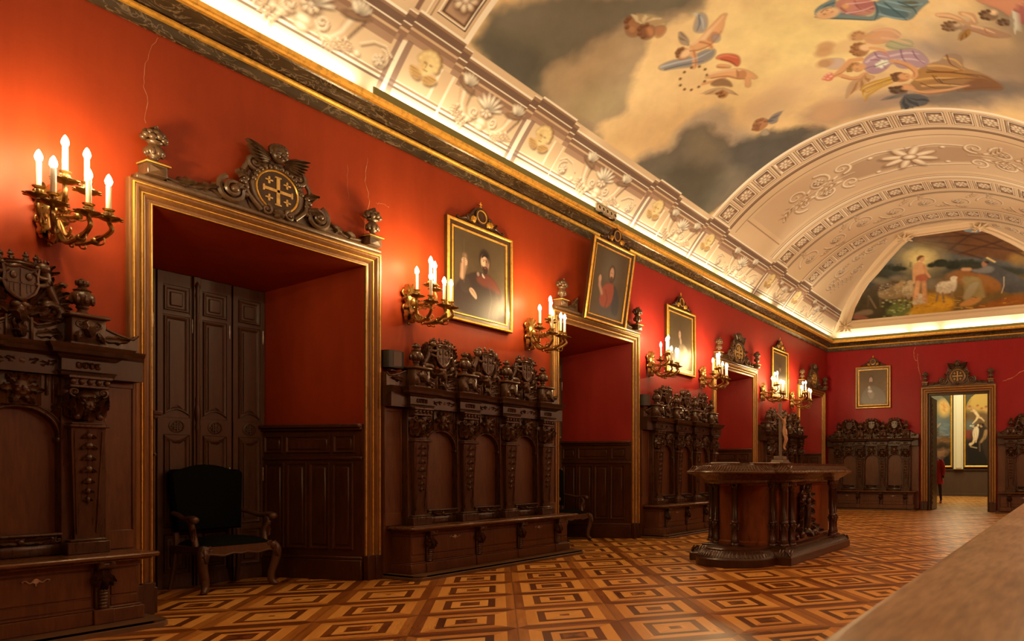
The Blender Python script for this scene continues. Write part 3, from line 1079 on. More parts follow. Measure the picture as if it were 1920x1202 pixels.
def fig(Z, parts):
    """paint a figure: (colour, soft, points) patches and (colour, width, points) strokes"""
    for kind, col, w, pts, *a in parts:
        P = Z(*pts)
        w = w * 0.8 if kind == 'p' else w
        if kind == 'p':
            A_ = (a or [1.0])[0] * 0.9
            CV.poly(P, col, w, A_, round_=2)
            if w < 0.035:
                c_ = np.mean(np.array(P), 0)
                Q = [(c_[0] + (x - c_[0]) * 0.72 - 0.012, c_[1] + (y - c_[1]) * 0.72 + 0.014) for x, y in P]
                CV.poly(Q, np.clip(np.asarray(col) * 1.22, 0, 0.9), 0.035, A_ * 0.6, round_=2)
                Q = np.array(P + P[:1])
                for _ in range(2):
                    Q = np.concatenate([[0.75 * a0 + 0.25 * b0, 0.25 * a0 + 0.75 * b0] for a0, b0 in zip(Q[:-1], Q[1:])] + [[Q[0] * 0.75 + Q[1] * 0.25]])
                CV.line(Q, 0.012, np.asarray(col) * 0.55, 0.016, A_ * 0.55)
        elif kind == 'l':
            CV.line(P, w, col, 0.012)
        else:
            c0, c1, c2 = P
            CV.ell(c0, (math.dist(c0, c1), math.dist(c0, c2)), col, w)


BLU, BLUD = pig(156, 140, 116), pig(132, 122, 106)
CV.amp = 0.0
ff, f2 = CV.fbm(5.0, 51, 5), CV.fbm(1.6, 52, 6)
CV.C *= (0.80 + 0.26 * ff + 0.16 * f2)[..., None]        # cloudy brushwork
# cherub heads in the cloud
fig(V5, [('p', pig(190, 160, 104), 0.03, [(890, 80), (980, 75), (1070, 110), (1060, 140), (960, 130), (900, 120)]),
         ('p', pig(150, 96, 54), 0.03, [(856, 95), (890, 85), (935, 125), (930, 180), (895, 192), (858, 175)]),
         ('p', pig(128, 76, 42), 0.03, [(925, 140), (960, 118), (1005, 130), (1008, 185), (970, 206), (930, 192)]),
         ('p', pig(186, 122, 70), 0.025, [(960, 140), (995, 138), (1010, 175), (980, 195)]),
         ('p', pig(170, 110, 64), 0.03, [(1005, 140), (1050, 130), (1072, 150), (1045, 190), (1010, 195)]),
         ('p', pig(176, 118, 68), 0.02, [(870, 130), (915, 135), (905, 175), (872, 168)])])
# two flying children with the crown of stars
fig(V5, [('p', BLU, 0.03, [(1235, 60), (1275, 75), (1280, 130), (1265, 170), (1205, 165), (1215, 110)]),
         ('p', BLUD, 0.03, [(1020, 345), (1090, 312), (1190, 300), (1290, 245), (1330, 260), (1300, 310), (1200, 345), (1120, 350), (1050, 365)]),
         ('p', FL, 0.02, [(1185, 235), (1240, 205), (1280, 150), (1320, 110), (1355, 70), (1385, 68), (1370, 95), (1362, 150), (1330, 205), (1300, 230), (1230, 262), (1195, 262)]),
         ('p', FLD, 0.02, [(1270, 180), (1330, 160), (1340, 200), (1290, 225)], 0.6),
         ('p', FLL, 0.02, [(1240, 205), (1290, 145), (1310, 150), (1280, 200), (1240, 225)], 0.7),
         ('p', BLU, 0.02, [(1300, 180), (1345, 175), (1345, 215), (1305, 222)], 0.8),
         ('l', FL, 0.07, [(1200, 250), (1215, 300), (1212, 345)]), ('l', FL, 0.06, [(1240, 215), (1290, 225), (1300, 245)]),
         ('p', pig(150, 120, 84), 0.02, [(1130, 165), (1150, 165), (1190, 215), (1170, 235), (1135, 220)]),
         ('p', pig(176, 112, 62), 0.02, [(1118, 262), (1150, 248), (1190, 255), (1190, 290), (1150, 310), (1120, 298)]),
         ('p', HR, 0.02, [(1116, 265), (1150, 246), (1160, 258), (1135, 285), (1122, 298)]),
         ('p', pig(190, 84, 50), 0.02, [(1315, 300), (1350, 275), (1440, 280), (1452, 320), (1435, 348), (1400, 320), (1350, 308)]),
         ('p', FL, 0.02, [(1325, 330), (1400, 335), (1400, 352), (1330, 352)]),
         ('p', FL, 0.02, [(1255, 398), (1330, 372), (1430, 350), (1490, 360), (1545, 398), (1520, 410), (1500, 400), (1505, 450), (1470, 448), (1480, 405), (1430, 408), (1370, 390), (1300, 405)]),
         ('p', FLD, 0.02, [(1430, 365), (1480, 365), (1475, 405), (1430, 405)], 0.6),
         ('l', FL, 0.05, [(1255, 432), (1310, 418), (1370, 400)]),
         ('p', pig(140, 98, 60), 0.02, [(1290, 430), (1340, 405), (1390, 410), (1415, 450), (1370, 440), (1310, 445)]),
         ('p', pig(196, 152, 96), 0.02, [(1245, 482), (1310, 455), (1360, 450), (1440, 490), (1380, 475), (1310, 485)]),
         ('p', pig(186, 122, 68), 0.02, [(1328, 470), (1365, 455), (1388, 475), (1375, 503), (1335, 505)])])
c0 = on_vault(860 + 1207 / 2.743, 403 / 2.743)
for i in range(11):
    a = 2 * PI * i / 11
    CV.ell((c0[0] + 0.19 * math.sin(a), c0[1] + 0.19 * math.cos(a)), (0.022, 0.022), pig(120, 84, 40), 0.01)
# winged head in the dark cloud
fig(V5, [('p', pig(128, 116, 100), 0.02, [(1590, 620), (1620, 585), (1672, 568), (1640, 605), (1640, 630), (1600, 640)]),
         ('p', pig(168, 142, 102), 0.02, [(1545, 690), (1580, 655), (1605, 690), (1570, 702)]),
         ('p', pig(176, 110, 60), 0.02, [(1520, 620), (1560, 605), (1595, 615), (1590, 645), (1545, 680), (1508, 668)]),
         ('p', pig(120, 70, 40), 0.02, [(1520, 640), (1545, 640), (1545, 675), (1510, 665)], 0.8)])
# the Virgin in her blue mantle
fig(V6, [('p', pig(96, 122, 112), 0.015, [(465, 85), (490, 50), (560, 10), (610, -10), (620, 10), (600, 50), (640, 90), (760, 110), (880, 120), (900, 60), (895, -10), (1300, -10), (1200, 60), (1140, 145), (1040, 135), (950, 110), (890, 146), (760, 135), (600, 128), (500, 130)]),
         ('p', pig(74, 98, 92), 0.02, [(900, 20), (1010, 60), (1130, 90), (1100, 130), (1000, 120), (930, 90)], 0.8),
         ('p', pig(92, 84, 50), 0.02, [(1040, 15), (1200, 10), (1170, 60), (1080, 50)], 0.9),
         ('p', pig(192, 122, 96), 0.02, [(625, -10), (885, -10), (890, 90), (800, 108), (700, 98), (610, 60)]),
         ('p', pig(164, 92, 82), 0.02, [(720, 20), (880, 0), (885, 60), (800, 60)], 0.7),
         ('l', pig(150, 84, 74), 0.02, [(700, 90), (780, 70), (880, 60)]),
         ('p', FL, 0.015, [(640, 40), (700, 15), (720, 40), (690, 70)]),
         ('p', FLL, 0.015, [(505, 95), (530, 65), (590, 50), (610, 75), (590, 110), (530, 122)]),
         ('l', HR, 0.02, [(510, 70), (560, 62), (598, 50)]), ('l', HR, 0.015, [(540, 100), (548, 95)]), ('l', HR, 0.015, [(560, 75), (568, 72)]), ('l', pig(170, 80, 60), 0.015, [(580, 78), (585, 70)]),
         ('l', pig(70, 88, 84), 0.03, [(480, 100), (520, 45), (600, 20)])])
# putti at the right
fig(V6, [('p', pig(190, 128, 84), 0.02, [(1470, 200), (1540, 160), (1600, 185), (1680, 190), (1760, 220), (1850, 250), (1780, 265), (1680, 262), (1590, 220), (1500, 215)]),
         ('l', FL, 0.09, [(1330, 105), (1400, 105), (1460, 125), (1500, 150)]), ('l', FL, 0.09, [(1490, 95), (1560, 105), (1580, 150), (1540, 170)]),
         ('p', HR, 0.02, [(1350, 175), (1410, 148), (1480, 155), (1490, 190), (1430, 218), (1370, 215)]),
         ('p', FLL, 0.02, [(1430, 160), (1485, 160), (1480, 185), (1440, 190)]),
         ('p', pig(150, 108, 54), 0.02, [(1465, 240), (1510, 205), (1550, 215), (1520, 260), (1475, 282)]),
         ('p', pig(196, 126, 82), 0.02, [(1560, -10), (2000, -10), (2000, 160), (1880, 170), (1760, 70), (1640, 30)]),
         ('p', pig(158, 84, 70), 0.02, [(1820, 60), (2000, 20), (2000, 170), (1900, 175)]),
         ('p', HR, 0.02, [(1605, 90), (1680, 65), (1740, 90), (1730, 140), (1640, 140)]), ('p', pig(90, 58, 34), 0.02, [(1720, 150), (1790, 130), (1840, 150), (1800, 182), (1740, 172)]),
         ('p', FLL, 0.02, [(1670, 70), (1730, 70), (1730, 105), (1690, 105)]),
         ('p', pig(200, 180, 140), 0.02, [(1840, 90), (1880, 80), (1860, 170), (1870, 235), (1840, 180)])])
# choir of angels
fig(V6, [('p', pig(226, 178, 112), 0.05, [(520, 310), (620, 300), (760, 250), (800, 200), (930, 160), (1000, 200), (1150, 290), (1000, 330), (700, 370), (480, 390)], 0.7),
         ('p', pig(206, 150, 100), 0.03, [(800, 260), (900, 200), (1010, 195), (1080, 240), (1000, 290), (870, 310)]),
         ('p', pig(190, 130, 80), 0.025, [(722, 240), (760, 222), (815, 235), (815, 270), (750, 282)]),
         ('p', pig(176, 168, 104), 0.03, [(950, 300), (1060, 270), (1150, 280), (1150, 330), (1000, 350)]),
         ('p', pig(160, 104, 58), 0.025, [(715, 350), (740, 305), (810, 300), (850, 330), (830, 385), (760, 398)]),
         ('p', FL, 0.02, [(790, 310), (850, 310), (855, 345), (810, 365)]),
         ('p', pig(190, 156, 130), 0.03, [(500, 430), (600, 400), (690, 410), (660, 480), (560, 480)], 0.8),
         ('p', pig(140, 110, 84), 0.025, [(498, 430), (540, 415), (580, 430), (570, 460), (510, 462)]),
         ('p', pig(172, 128, 122), 0.02, [(800, 430), (840, 380), (900, 350), (960, 360), (1060, 345), (1180, 330), (1280, 430), (1200, 470), (1060, 480), (1010, 430), (960, 480), (900, 515), (830, 505)]),
         ('p', pig(140, 98, 104), 0.02, [(830, 490), (930, 440), (990, 450), (950, 490), (880, 515)], 0.8),
         ('l', pig(196, 150, 142), 0.04, [(850, 420), (930, 370), (1060, 380), (1180, 350)]), ('l', pig(130, 88, 92), 0.025, [(1070, 340), (1080, 400), (1120, 460)]),
         ('l', FL, 0.09, [(620, 520), (680, 460), (720, 420), (790, 410)]), ('l', FL, 0.08, [(650, 520), (720, 545), (780, 535), (820, 510)]),
         ('p', pig(190, 118, 70), 0.02, [(730, 460), (780, 440), (808, 460), (800, 490), (750, 500)]),
         ('p', pig(140, 96, 44), 0.02, [(690, 470), (720, 440), (770, 432), (780, 445), (735, 470), (730, 500), (700, 492)]),
         ('p', pig(206, 92, 62), 0.015, [(535, 545), (560, 525), (600, 520), (590, 560), (545, 558)]),
         ('p', pig(186, 138, 84), 0.03, [(680, 690), (700, 600), (740, 550), (820, 515), (900, 530), (840, 560), (780, 600), (720, 650)]),
         ('l', pig(150, 106, 60), 0.015, [(690, 680), (740, 590), (820, 540)]),
         ('l', pig(236, 224, 190), 0.05, [(900, 465), (940, 430), (985, 430)]),
         ('l', pig(186, 132, 40), 0.045, [(1010, 545), (900, 560), (820, 590), (790, 620), (830, 640), (900, 600), (1000, 570)]),
         ('l', pig(196, 146, 54), 0.035, [(1010, 570), (900, 620), (840, 660), (820, 700)]),
         ('p', pig(178, 108, 58), 0.02, [(1000, 520), (1040, 500), (1080, 505), (1130, 515), (1120, 560), (1050, 570), (1005, 550)]),
         ('p', pig(96, 62, 36), 0.02, [(998, 520), (1035, 500), (1075, 508), (1060, 545), (1030, 568), (1003, 550)]),
         ('l', FL, 0.10, [(1060, 425), (1130, 450), (1180, 500), (1160, 540)]),
         ('p', pig(166, 112, 50), 0.02, [(1120, 580), (1200, 530), (1180, 480), (1260, 440), (1350, 420), (1370, 375), (1460, 370), (1500, 410), (1490, 470), (1620, 500), (1720, 560), (1780, 600), (1760, 630), (1600, 620), (1400, 640), (1250, 655), (1160, 640)]),
         ('p', pig(128, 80, 36), 0.02, [(1500, 580), (1650, 540), (1780, 600), (1760, 630), (1600, 625), (1430, 645)], 0.8),
         ('l', pig(196, 140, 66), 0.05, [(1270, 450), (1380, 460), (1500, 480)]), ('l', pig(110, 70, 32), 0.035, [(1250, 500), (1400, 500), (1600, 530)]), ('l', pig(196, 140, 66), 0.04, [(1200, 560), (1330, 540), (1500, 540)]), ('l', pig(110, 70, 32), 0.03, [(1310, 530), (1360, 580), (1500, 590)]),
         ('l', FL, 0.06, [(1130, 590), (1180, 640), (1400, 620), (1540, 590)]),
         ('p', FL, 0.02, [(1060, 590), (1130, 580), (1140, 620), (1090, 630)]),
         ('p', pig(76, 50, 32), 0.02, [(982, 620), (1020, 595), (1090, 600), (1120, 640), (1060, 658), (1000, 648)]),
         ('p', pig(84, 84, 78), 0.02, [(1066, 700), (1080, 665), (1140, 645), (1230, 660), (1265, 690), (1240, 730), (1160, 740), (1080, 765)]),
         ('p', pig(112, 106, 92), 0.02, [(918, 697), (990, 660), (1090, 655), (1060, 680), (980, 690)])])
CV.amp = 0.0

# a second, finer layer on the figures: folds, feathers, curls and faces
def V7(*p):
    return [on_vault(1400 + x / 2.667, y / 2.667) for x, y in p]


def strokes(Z, col, w, *lines, soft=0.009, a=0.85):
    for l in lines:
        P = [(q[0], q[1]) for q in spl([(u, v, 0) for u, v in Z(*l)], 4)]
        CV.line(P, [w, w * 1.0, w * 0.35], col, soft, a)


def curls(Z, col, lt, *cs):
    for x, y, r in cs:
        c0, c1 = Z((x, y), (x + r, y))
        q = math.dist(c0, c1)
        CV.ell(c0, (q, q), col, 0.012)
        CV.ell((c0[0] - q * 0.3, c0[1] + q * 0.3), (q * 0.45, q * 0.45), lt, 0.014, 0.55)


def feathers(Z, col, dk, root, tips, w):
    for i, t in enumerate(tips):
        A, B_ = Z(root, t)
        CV.line([A, ((A[0] + B_[0]) / 2, (A[1] + B_[1]) / 2), B_], [w * 0.5, w, w * 0.15], dk if i % 2 else col, 0.010, 0.9)


MAU, MAUL, MAUD = pig(182, 142, 132), pig(216, 180, 162), pig(140, 100, 104)
OCH, OCHL, OCHD = pig(178, 124, 60), pig(218, 164, 88), pig(120, 74, 34)
TEA, TEAL, TEAD = pig(108, 136, 126), pig(140, 164, 150), pig(64, 86, 82)
PNK, PNKL, PNKD = pig(206, 140, 116), pig(232, 178, 148), pig(158, 88, 80)
# misty violet and grey breaks in the clouds
for x, y, rx, ry, c, a in ((900, 260, 0.55, 0.22, (168, 146, 124), 0.5), (1240, 260, 0.8, 0.5, (160, 132, 96), 0.55), (1180, 470, 0.9, 0.14, (116, 100, 80), 0.6), (640, 520, 0.5, 0.16, (166, 136, 108), 0.5), (430, 560, 0.4, 0.22, (226, 170, 108), 0.6), (560, 430, 0.35, 0.12, (196, 158, 118), 0.5), (230, 430, 0.6, 0.18, (226, 176, 118), 0.5), (120, 540, 0.4, 0.16, (190, 152, 108), 0.5)):
    CV.amp = 0.35
    CV.ell(V7((x, y))[0], (ry * 1.6, rx), pig(*c), 0.16, a)
CV.amp = 0.0
# mantle and veil
strokes(V7, TEAL, 0.035, [(350, 70), (380, 35), (440, 8)], [(650, 20), (720, 40), (820, 60)], [(700, 5), (800, 25), (880, 20)], [(660, 70), (740, 90), (810, 95)])
strokes(V7, TEAD, 0.03, [(345, 85), (420, 92), (560, 98), (640, 102)], [(640, 10), (655, 60), (640, 100)], [(690, 15), (750, 60), (800, 100)], [(760, 10), (830, 40), (850, 70)], [(360, 60), (395, 30), (440, 10)])
strokes(V7, PNKD, 0.022, [(480, 70), (560, 60), (630, 40)], [(540, 5), (560, 40), (620, 60)], [(470, 40), (520, 70), (600, 80)])
strokes(V7, PNKL, 0.025, [(500, 20), (560, 15), (630, 5)], [(500, 66), (580, 52), (636, 30)])
CV.ell(V7((405, 66))[0], (0.10, 0.145), FLL, 0.02)
CV.ell(V7((398, 74))[0], (0.06, 0.10), FL, 0.04, 0.7)
strokes(V7, HR, 0.016, [(372, 62), (395, 44), (425, 40)], [(385, 72), (396, 70)], [(398, 52), (408, 50)])
strokes(V7, pig(180, 92, 72), 0.016, [(424, 62), (432, 55)])
# pale angels fading into the light
for x, y, r in ((555, 180, 30), (395, 232, 24), (385, 262, 24), (392, 315, 26)):
    CV.ell(V7((x, y))[0], (0.10, 0.12), pig(206, 150, 90), 0.03, 0.8)
curls(V7, pig(170, 114, 64), pig(220, 168, 104), (535, 178, 10), (545, 165, 10), (562, 160, 10), (580, 166, 9), (535, 195, 9))
strokes(V7, FL, 0.05, [(590, 190), (640, 180), (680, 150)], [(600, 210), (660, 215), (690, 190)], a=0.8)
strokes(V7, pig(232, 176, 120), 0.06, [(640, 150), (720, 150), (780, 190)], [(680, 190), (750, 200), (820, 220)], a=0.7)
strokes(V7, pig(150, 144, 92), 0.03, [(720, 205), (780, 225), (840, 235)], [(700, 230), (760, 245), (830, 240)], a=0.7)
# the curly head and lilac robe
curls(V7, pig(140, 88, 46), pig(200, 144, 80), (530, 235, 13), (545, 222, 13), (565, 218, 12), (585, 222, 12), (525, 258, 13), (540, 270, 12), (560, 274, 11), (548, 246, 14), (570, 240, 13))
CV.ell(V7((596, 236))[0], (0.07, 0.085), FLL, 0.02)
strokes(V7, FL, 0.06, [(620, 240), (680, 250), (705, 275)])
CV.poly(V7((575, 320), (600, 285), (650, 258), (700, 262), (770, 250), (850, 245), (890, 280), (920, 315), (880, 340), (800, 330), (730, 310), (700, 350), (650, 372), (600, 362)), MAU, 0.02, 0.75, 2)
strokes(V7, MAUL, 0.045, [(600, 310), (650, 280), (700, 285)], [(720, 280), (800, 265), (860, 270)], [(740, 300), (820, 295), (890, 310)])
strokes(V7, MAUD, 0.024, [(590, 345), (640, 330), (700, 340)], [(770, 250), (780, 290), (810, 325)], [(640, 262), (655, 285), (690, 300)], [(830, 255), (850, 290), (890, 320)], [(620, 300), (660, 300), (700, 315)])
strokes(V7, pig(206, 120, 96), 0.02, [(655, 255), (690, 265), (715, 285)])
curls(V7, pig(150, 100, 44), pig(214, 160, 84), (505, 340, 12), (518, 328, 12), (535, 320, 12), (555, 320, 11), (508, 355, 10))
CV.ell(V7((562, 335))[0], (0.085, 0.095), FL, 0.02)
strokes(V7, HR, 0.012, [(550, 325), (560, 322)], [(548, 345), (560, 346)])
strokes(V7, FL, 0.07, [(440, 375), (480, 350), (520, 310), (575, 296)], [(470, 380), (530, 392), (570, 385), (596, 365)])
strokes(V7, FLD, 0.02, [(440, 380), (485, 358), (525, 318)], [(475, 388), (530, 398), (575, 392)])
for x, y in ((392, 392), (402, 380), (415, 372), (412, 396), (424, 385)):
    CV.ell(V7((x, y))[0], (0.04, 0.045), pig(222, 120, 84), 0.015)
    CV.ell(V7((x - 3, y - 3))[0], (0.018, 0.02), pig(244, 190, 140), 0.015)
feathers(V7, pig(206, 156, 96), pig(168, 116, 66), (600, 372), [(495, 492), (520, 470), (545, 455), (570, 440), (590, 425), (610, 410), (630, 395)], 0.09)
for x, y in ((655, 325), (668, 318), (680, 308), (690, 318), (672, 332), (700, 310)):
    CV.ell(V7((x, y))[0], (0.045, 0.03), pig(240, 226, 190), 0.014)
strokes(V7, pig(84, 70, 36), 0.016, [(640, 335), (690, 315), (770, 295)])
# the two palm bearers in ochre
strokes(V7, FL, 0.09, [(730, 305), (790, 318), (840, 350), (845, 385)])
strokes(V7, FLD, 0.025, [(740, 314), (795, 330), (835, 360), (838, 385)])
curls(V7, pig(110, 70, 38), pig(160, 108, 58), (728, 375, 12), (735, 390, 12), (750, 368, 12), (768, 366, 11), (742, 404, 11), (760, 385, 13))
CV.ell(V7((790, 382))[0], (0.085, 0.09), FL, 0.02)
strokes(V7, HR, 0.012, [(785, 372), (795, 370)], [(800, 384), (808, 382)])
for k in range(5):
    strokes(V7, [pig(196, 142, 42), pig(222, 172, 66), pig(160, 108, 32)][k % 3], 0.03, [(720, 385 + 6 * k), (640, 410 + 7 * k), (585, 430 + 10 * k), (575 + 4 * k, 455 + 10 * k)])
for k in range(9):
    strokes(V7, pig(200, 148, 50), 0.014, [(600 + 10 * k, 470 - 7 * k), (590 + 10 * k, 505 - 8 * k)])
curls(V7, pig(84, 54, 32), pig(128, 86, 48), (720, 440, 13), (732, 455, 13), (750, 438, 13), (770, 434, 12), (748, 462, 12), (775, 455, 12), (795, 450, 11))
CV.ell(V7((806, 440))[0], (0.06, 0.085), FL, 0.02)
strokes(V7, OCHL, 0.05, [(910, 330), (980, 330), (1060, 350)], [(850, 400), (930, 390), (1040, 392)], [(990, 290), (1040, 300), (1075, 330)], [(880, 430), (980, 425), (1090, 432)])
strokes(V7, OCHD, 0.026, [(905, 350), (1000, 362), (1080, 350)], [(930, 378), (960, 410), (1020, 425)], [(980, 400), (1080, 392), (1200, 400)], [(870, 415), (940, 440), (1040, 440)], [(1000, 275), (1020, 320), (1070, 345)], [(1100, 370), (1180, 380), (1260, 420)], [(1090, 445), (1180, 440), (1270, 435)])
CV.poly(V7((1100, 400), (1180, 372), (1250, 400), (1285, 430), (1270, 452), (1160, 450), (1070, 460)), pig(126, 78, 44), 0.05, 0.6, 2)
strokes(V7, FL, 0.055, [(830, 450), (900, 462), (1000, 450), (1110, 428)])
strokes(V7, FLD, 0.02, [(840, 460), (910, 470), (1010, 456)])
feathers(V7, pig(96, 92, 80), pig(62, 62, 58), (800, 480), [(775, 545), (800, 550), (830, 540), (860, 532), (890, 520), (912, 505), (905, 490)], 0.14)
feathers(V7, pig(128, 114, 92), pig(96, 88, 74), (800, 470), [(668, 502), (700, 496), (730, 488)], 0.06)
# putto at the edge and the winged head
curls(V7, pig(112, 72, 38), pig(164, 112, 58), (980, 128, 10), (995, 115, 11), (1015, 110, 11), (1040, 112, 10), (985, 145, 10), (1005, 150, 10), (1030, 150, 9), (1010, 130, 13))
strokes(V7, FLL, 0.05, [(1130, 130), (1180, 142), (1240, 165)], [(960, 76), (1020, 80), (1070, 98)], [(1085, 70), (1120, 85), (1140, 110)], a=0.7)
strokes(V7, FLD, 0.02, [(1120, 150), (1190, 175), (1260, 188)], [(1190, 145), (1200, 165), (1230, 178)], [(965, 84), (1020, 92), (1060, 108)])
feathers(V7, pig(176, 122, 56), pig(130, 86, 38), (1110, 150), [(1055, 200), (1068, 204), (1082, 196), (1096, 188), (1108, 180)], 0.06)
feathers(V7, pig(214, 194, 150), pig(160, 138, 100), (1335, 60), [(1342, 170), (1330, 150), (1350, 150), (1322, 130), (1355, 120)], 0.07)
curls(V7, pig(84, 54, 30), pig(128, 84, 46), (1170, 70, 12), (1185, 60, 12), (1210, 55, 11), (1180, 90, 12), (1205, 95, 11), (1265, 105, 11), (1285, 100, 11), (1270, 122, 10), (1300, 120, 10))
feathers(V7, pig(134, 122, 104), pig(102, 94, 82), (100, 608), [(186, 552), (170, 572), (156, 588), (140, 602)], 0.05)
curls(V7, pig(150, 94, 50), pig(196, 136, 80), (40, 625, 10), (55, 605, 11), (75, 598, 11), (35, 645, 10), (60, 625, 12), (95, 605, 9))
# the two children with the crown of stars, and the cherub heads
def V8(*p):
    return [on_vault(860 + x / 2.743, y / 2.743) for x, y in p]


curls(V8, pig(120, 74, 38), pig(180, 124, 66), (1122, 270, 10), (1132, 256, 10), (1150, 250, 10), (1128, 288, 10), (1148, 270, 12), (1330, 480, 9), (1345, 494, 9), (1362, 490, 9), (1350, 476, 10))
CV.ell(V8((1168, 275))[0], (0.055, 0.075), FLL, 0.02)
strokes(V8, FLL, 0.05, [(1205, 225), (1260, 190), (1320, 130), (1360, 85)], [(1290, 380), (1380, 362), (1450, 362)], a=0.7)
strokes(V8, FLD, 0.022, [(1190, 262), (1240, 255), (1300, 225), (1350, 160)], [(1240, 215), (1290, 228), (1302, 248)], [(1300, 402), (1380, 392), (1440, 405), (1475, 405)], [(1210, 265), (1220, 310), (1216, 348)], [(1330, 345), (1395, 348)], [(1430, 362), (1438, 385), (1434, 405)])
strokes(V8, pig(196, 186, 160), 0.03, [(1215, 70), (1250, 100), (1260, 150)], [(1040, 345), (1120, 322), (1220, 300), (1300, 262)], a=0.7)
strokes(V8, pig(104, 100, 92), 0.025, [(1235, 80), (1240, 120), (1225, 160)], [(1060, 358), (1150, 335), (1260, 315)])
strokes(V8, pig(228, 130, 84), 0.03, [(1330, 295), (1380, 285), (1435, 300)])
strokes(V8, pig(146, 56, 36), 0.02, [(1350, 305), (1400, 318), (1430, 340)])
feathers(V8, pig(176, 146, 104), pig(128, 104, 76), (1180, 230), [(1130, 168), (1142, 166), (1150, 185), (1132, 190), (1138, 208)], 0.05)
feathers(V8, pig(206, 164, 108), pig(160, 118, 72), (1360, 455), [(1245, 482), (1270, 486), (1300, 480), (1438, 490), (1420, 484)], 0.05)
feathers(V8, pig(216, 184, 124), pig(176, 138, 84), (960, 120), [(890, 75), (920, 72), (960, 78), (1000, 82), (1040, 95), (1080, 110)], 0.08)
curls(V8, pig(110, 64, 34), pig(164, 104, 58), (862, 110, 13), (875, 95, 13), (866, 140, 12), (930, 150, 12), (945, 135, 12), (968, 128, 12), (930, 175, 11), (950, 190, 11))

# ---- the painted stone: grisaille mouldings, coffers and relief ornament
ST, STL, STM, STD, STX = pig(222, 180, 124), pig(252, 222, 168), pig(210, 166, 112), pig(152, 110, 72), pig(92, 62, 42)
TOP = -3.25
NEAR = (4.66, 5.18)


def mirror_rect(u0, u1, v0, v1, col, a=1.0):
    CV.rect(u0, u1, v0, v1, col, a)
    CV.rect(u0, u1, -v1, -v0, col, a)


CV.rect(YF, 5.18, S0, -S0, ST)
CV.rect(10.5, 19, S0, -S0, ST)
mm = CV.fbm(1.3, 21, 5)
sl = CV.win(10.5, 19, S0, 5)
CV.C[sl] *= (0.93 + 0.14 * mm[sl])[..., None]
sl = CV.win(YF, 5.18, S0, 5)
CV.C[sl] *= (0.93 + 0.14 * mm[sl])[..., None]


def lines_v(u, cols, w):
    """thin mouldings across the vault at Y = u"""
    for i, c in enumerate(cols):
        CV.rect(u + i * w, u + (i + 1) * w, -3.2, 3.2, c)


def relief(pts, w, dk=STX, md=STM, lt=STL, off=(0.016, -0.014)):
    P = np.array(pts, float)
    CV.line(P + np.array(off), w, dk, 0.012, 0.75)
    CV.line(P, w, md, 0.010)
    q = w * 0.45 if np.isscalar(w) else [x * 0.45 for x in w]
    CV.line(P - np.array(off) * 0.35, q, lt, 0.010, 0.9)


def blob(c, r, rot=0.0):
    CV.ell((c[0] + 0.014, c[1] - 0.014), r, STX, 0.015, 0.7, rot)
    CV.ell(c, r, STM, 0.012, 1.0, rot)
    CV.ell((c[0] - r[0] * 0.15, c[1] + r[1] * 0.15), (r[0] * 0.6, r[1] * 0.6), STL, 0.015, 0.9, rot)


def rosette(c, r, n=8):
    CV.ell((c[0] + 0.02, c[1] - 0.02), (r * 1.02, r * 1.02), STX, 0.03, 0.6)
    for i in range(n):
        a = 2 * PI * (i + 0.5) / n
        blob((c[0] + r * 0.62 * math.cos(a), c[1] + r * 0.62 * math.sin(a)), (r * 0.34, r * 0.25), a)
    for i in range(n):
        a = 2 * PI * i / n
        CV.line([(c[0] + r * 0.3 * math.cos(a), c[1] + r * 0.3 * math.sin(a)), (c[0] + r * 0.7 * math.cos(a), c[1] + r * 0.7 * math.sin(a))], r * 0.06, STX, 0.008, 0.7)
    CV.ell(c, (r * 0.30, r * 0.30), STD, 0.015)
    CV.ell(c, (r * 0.2, r * 0.2), STL, 0.02)


def coffer_band(u0, u1, n, m0=0.11, v_lo=-3.16, v_hi=3.16, m1=None):
    """a row of coffers with rosettes running over the vault between Y = u0 and u1"""
    m1 = m1 if m1 is not None else m0
    CV.rect(u0, u1, v_lo, v_hi, ST)
    for u, c in ((u0, STL), (u0 + 0.02, STM), (u0 + 0.045, STD), (u1 - 0.02, STX), (u1 - 0.045, STL), (u1 - 0.07, STM)):
        CV.rect(u, u + 0.02, v_lo, v_hi, c, 0.85)
    st = (v_hi - v_lo) / n
    a, b = u0 + m0, u1 - m1
    for i in range(n):
        v0 = v_lo + i * st
        h = st * 0.74
        va, vb = v0 + (st - h) / 2, v0 + (st + h) / 2
        if va > 2.4:
            break
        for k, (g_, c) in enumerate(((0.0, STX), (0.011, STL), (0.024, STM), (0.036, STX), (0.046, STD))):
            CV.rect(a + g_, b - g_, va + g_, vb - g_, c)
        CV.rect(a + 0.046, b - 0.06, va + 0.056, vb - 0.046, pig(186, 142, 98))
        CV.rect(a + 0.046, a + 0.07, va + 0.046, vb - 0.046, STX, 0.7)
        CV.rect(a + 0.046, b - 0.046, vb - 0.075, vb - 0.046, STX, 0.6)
        r = min((b - a) / 2 - 0.045, h / 2 - 0.030)
        rosette(((a + b) / 2, (va + vb) / 2), max(r, 0.05))
        for g_, c in ((-0.055, STD), (-0.03, STL), (0.0, STM), (0.03, STX)):
            CV.rect(a - 0.01, b + 0.01, v0 + g_ * 0.5, v0 + g_ * 0.5 + 0.017, c, 0.8)


def spiral(c, r, turns, a0, sg, n=22, shrink=0.15):
    return [(c[0] + r * (1 - (1 - shrink) * i / (n - 1)) * math.cos(a0 + sg * turns * 2 * PI * i / (n - 1)), c[1] + r * (1 - (1 - shrink) * i / (n - 1)) * math.sin(a0 + sg * turns * 2 * PI * i / (n - 1))) for i in range(n)]


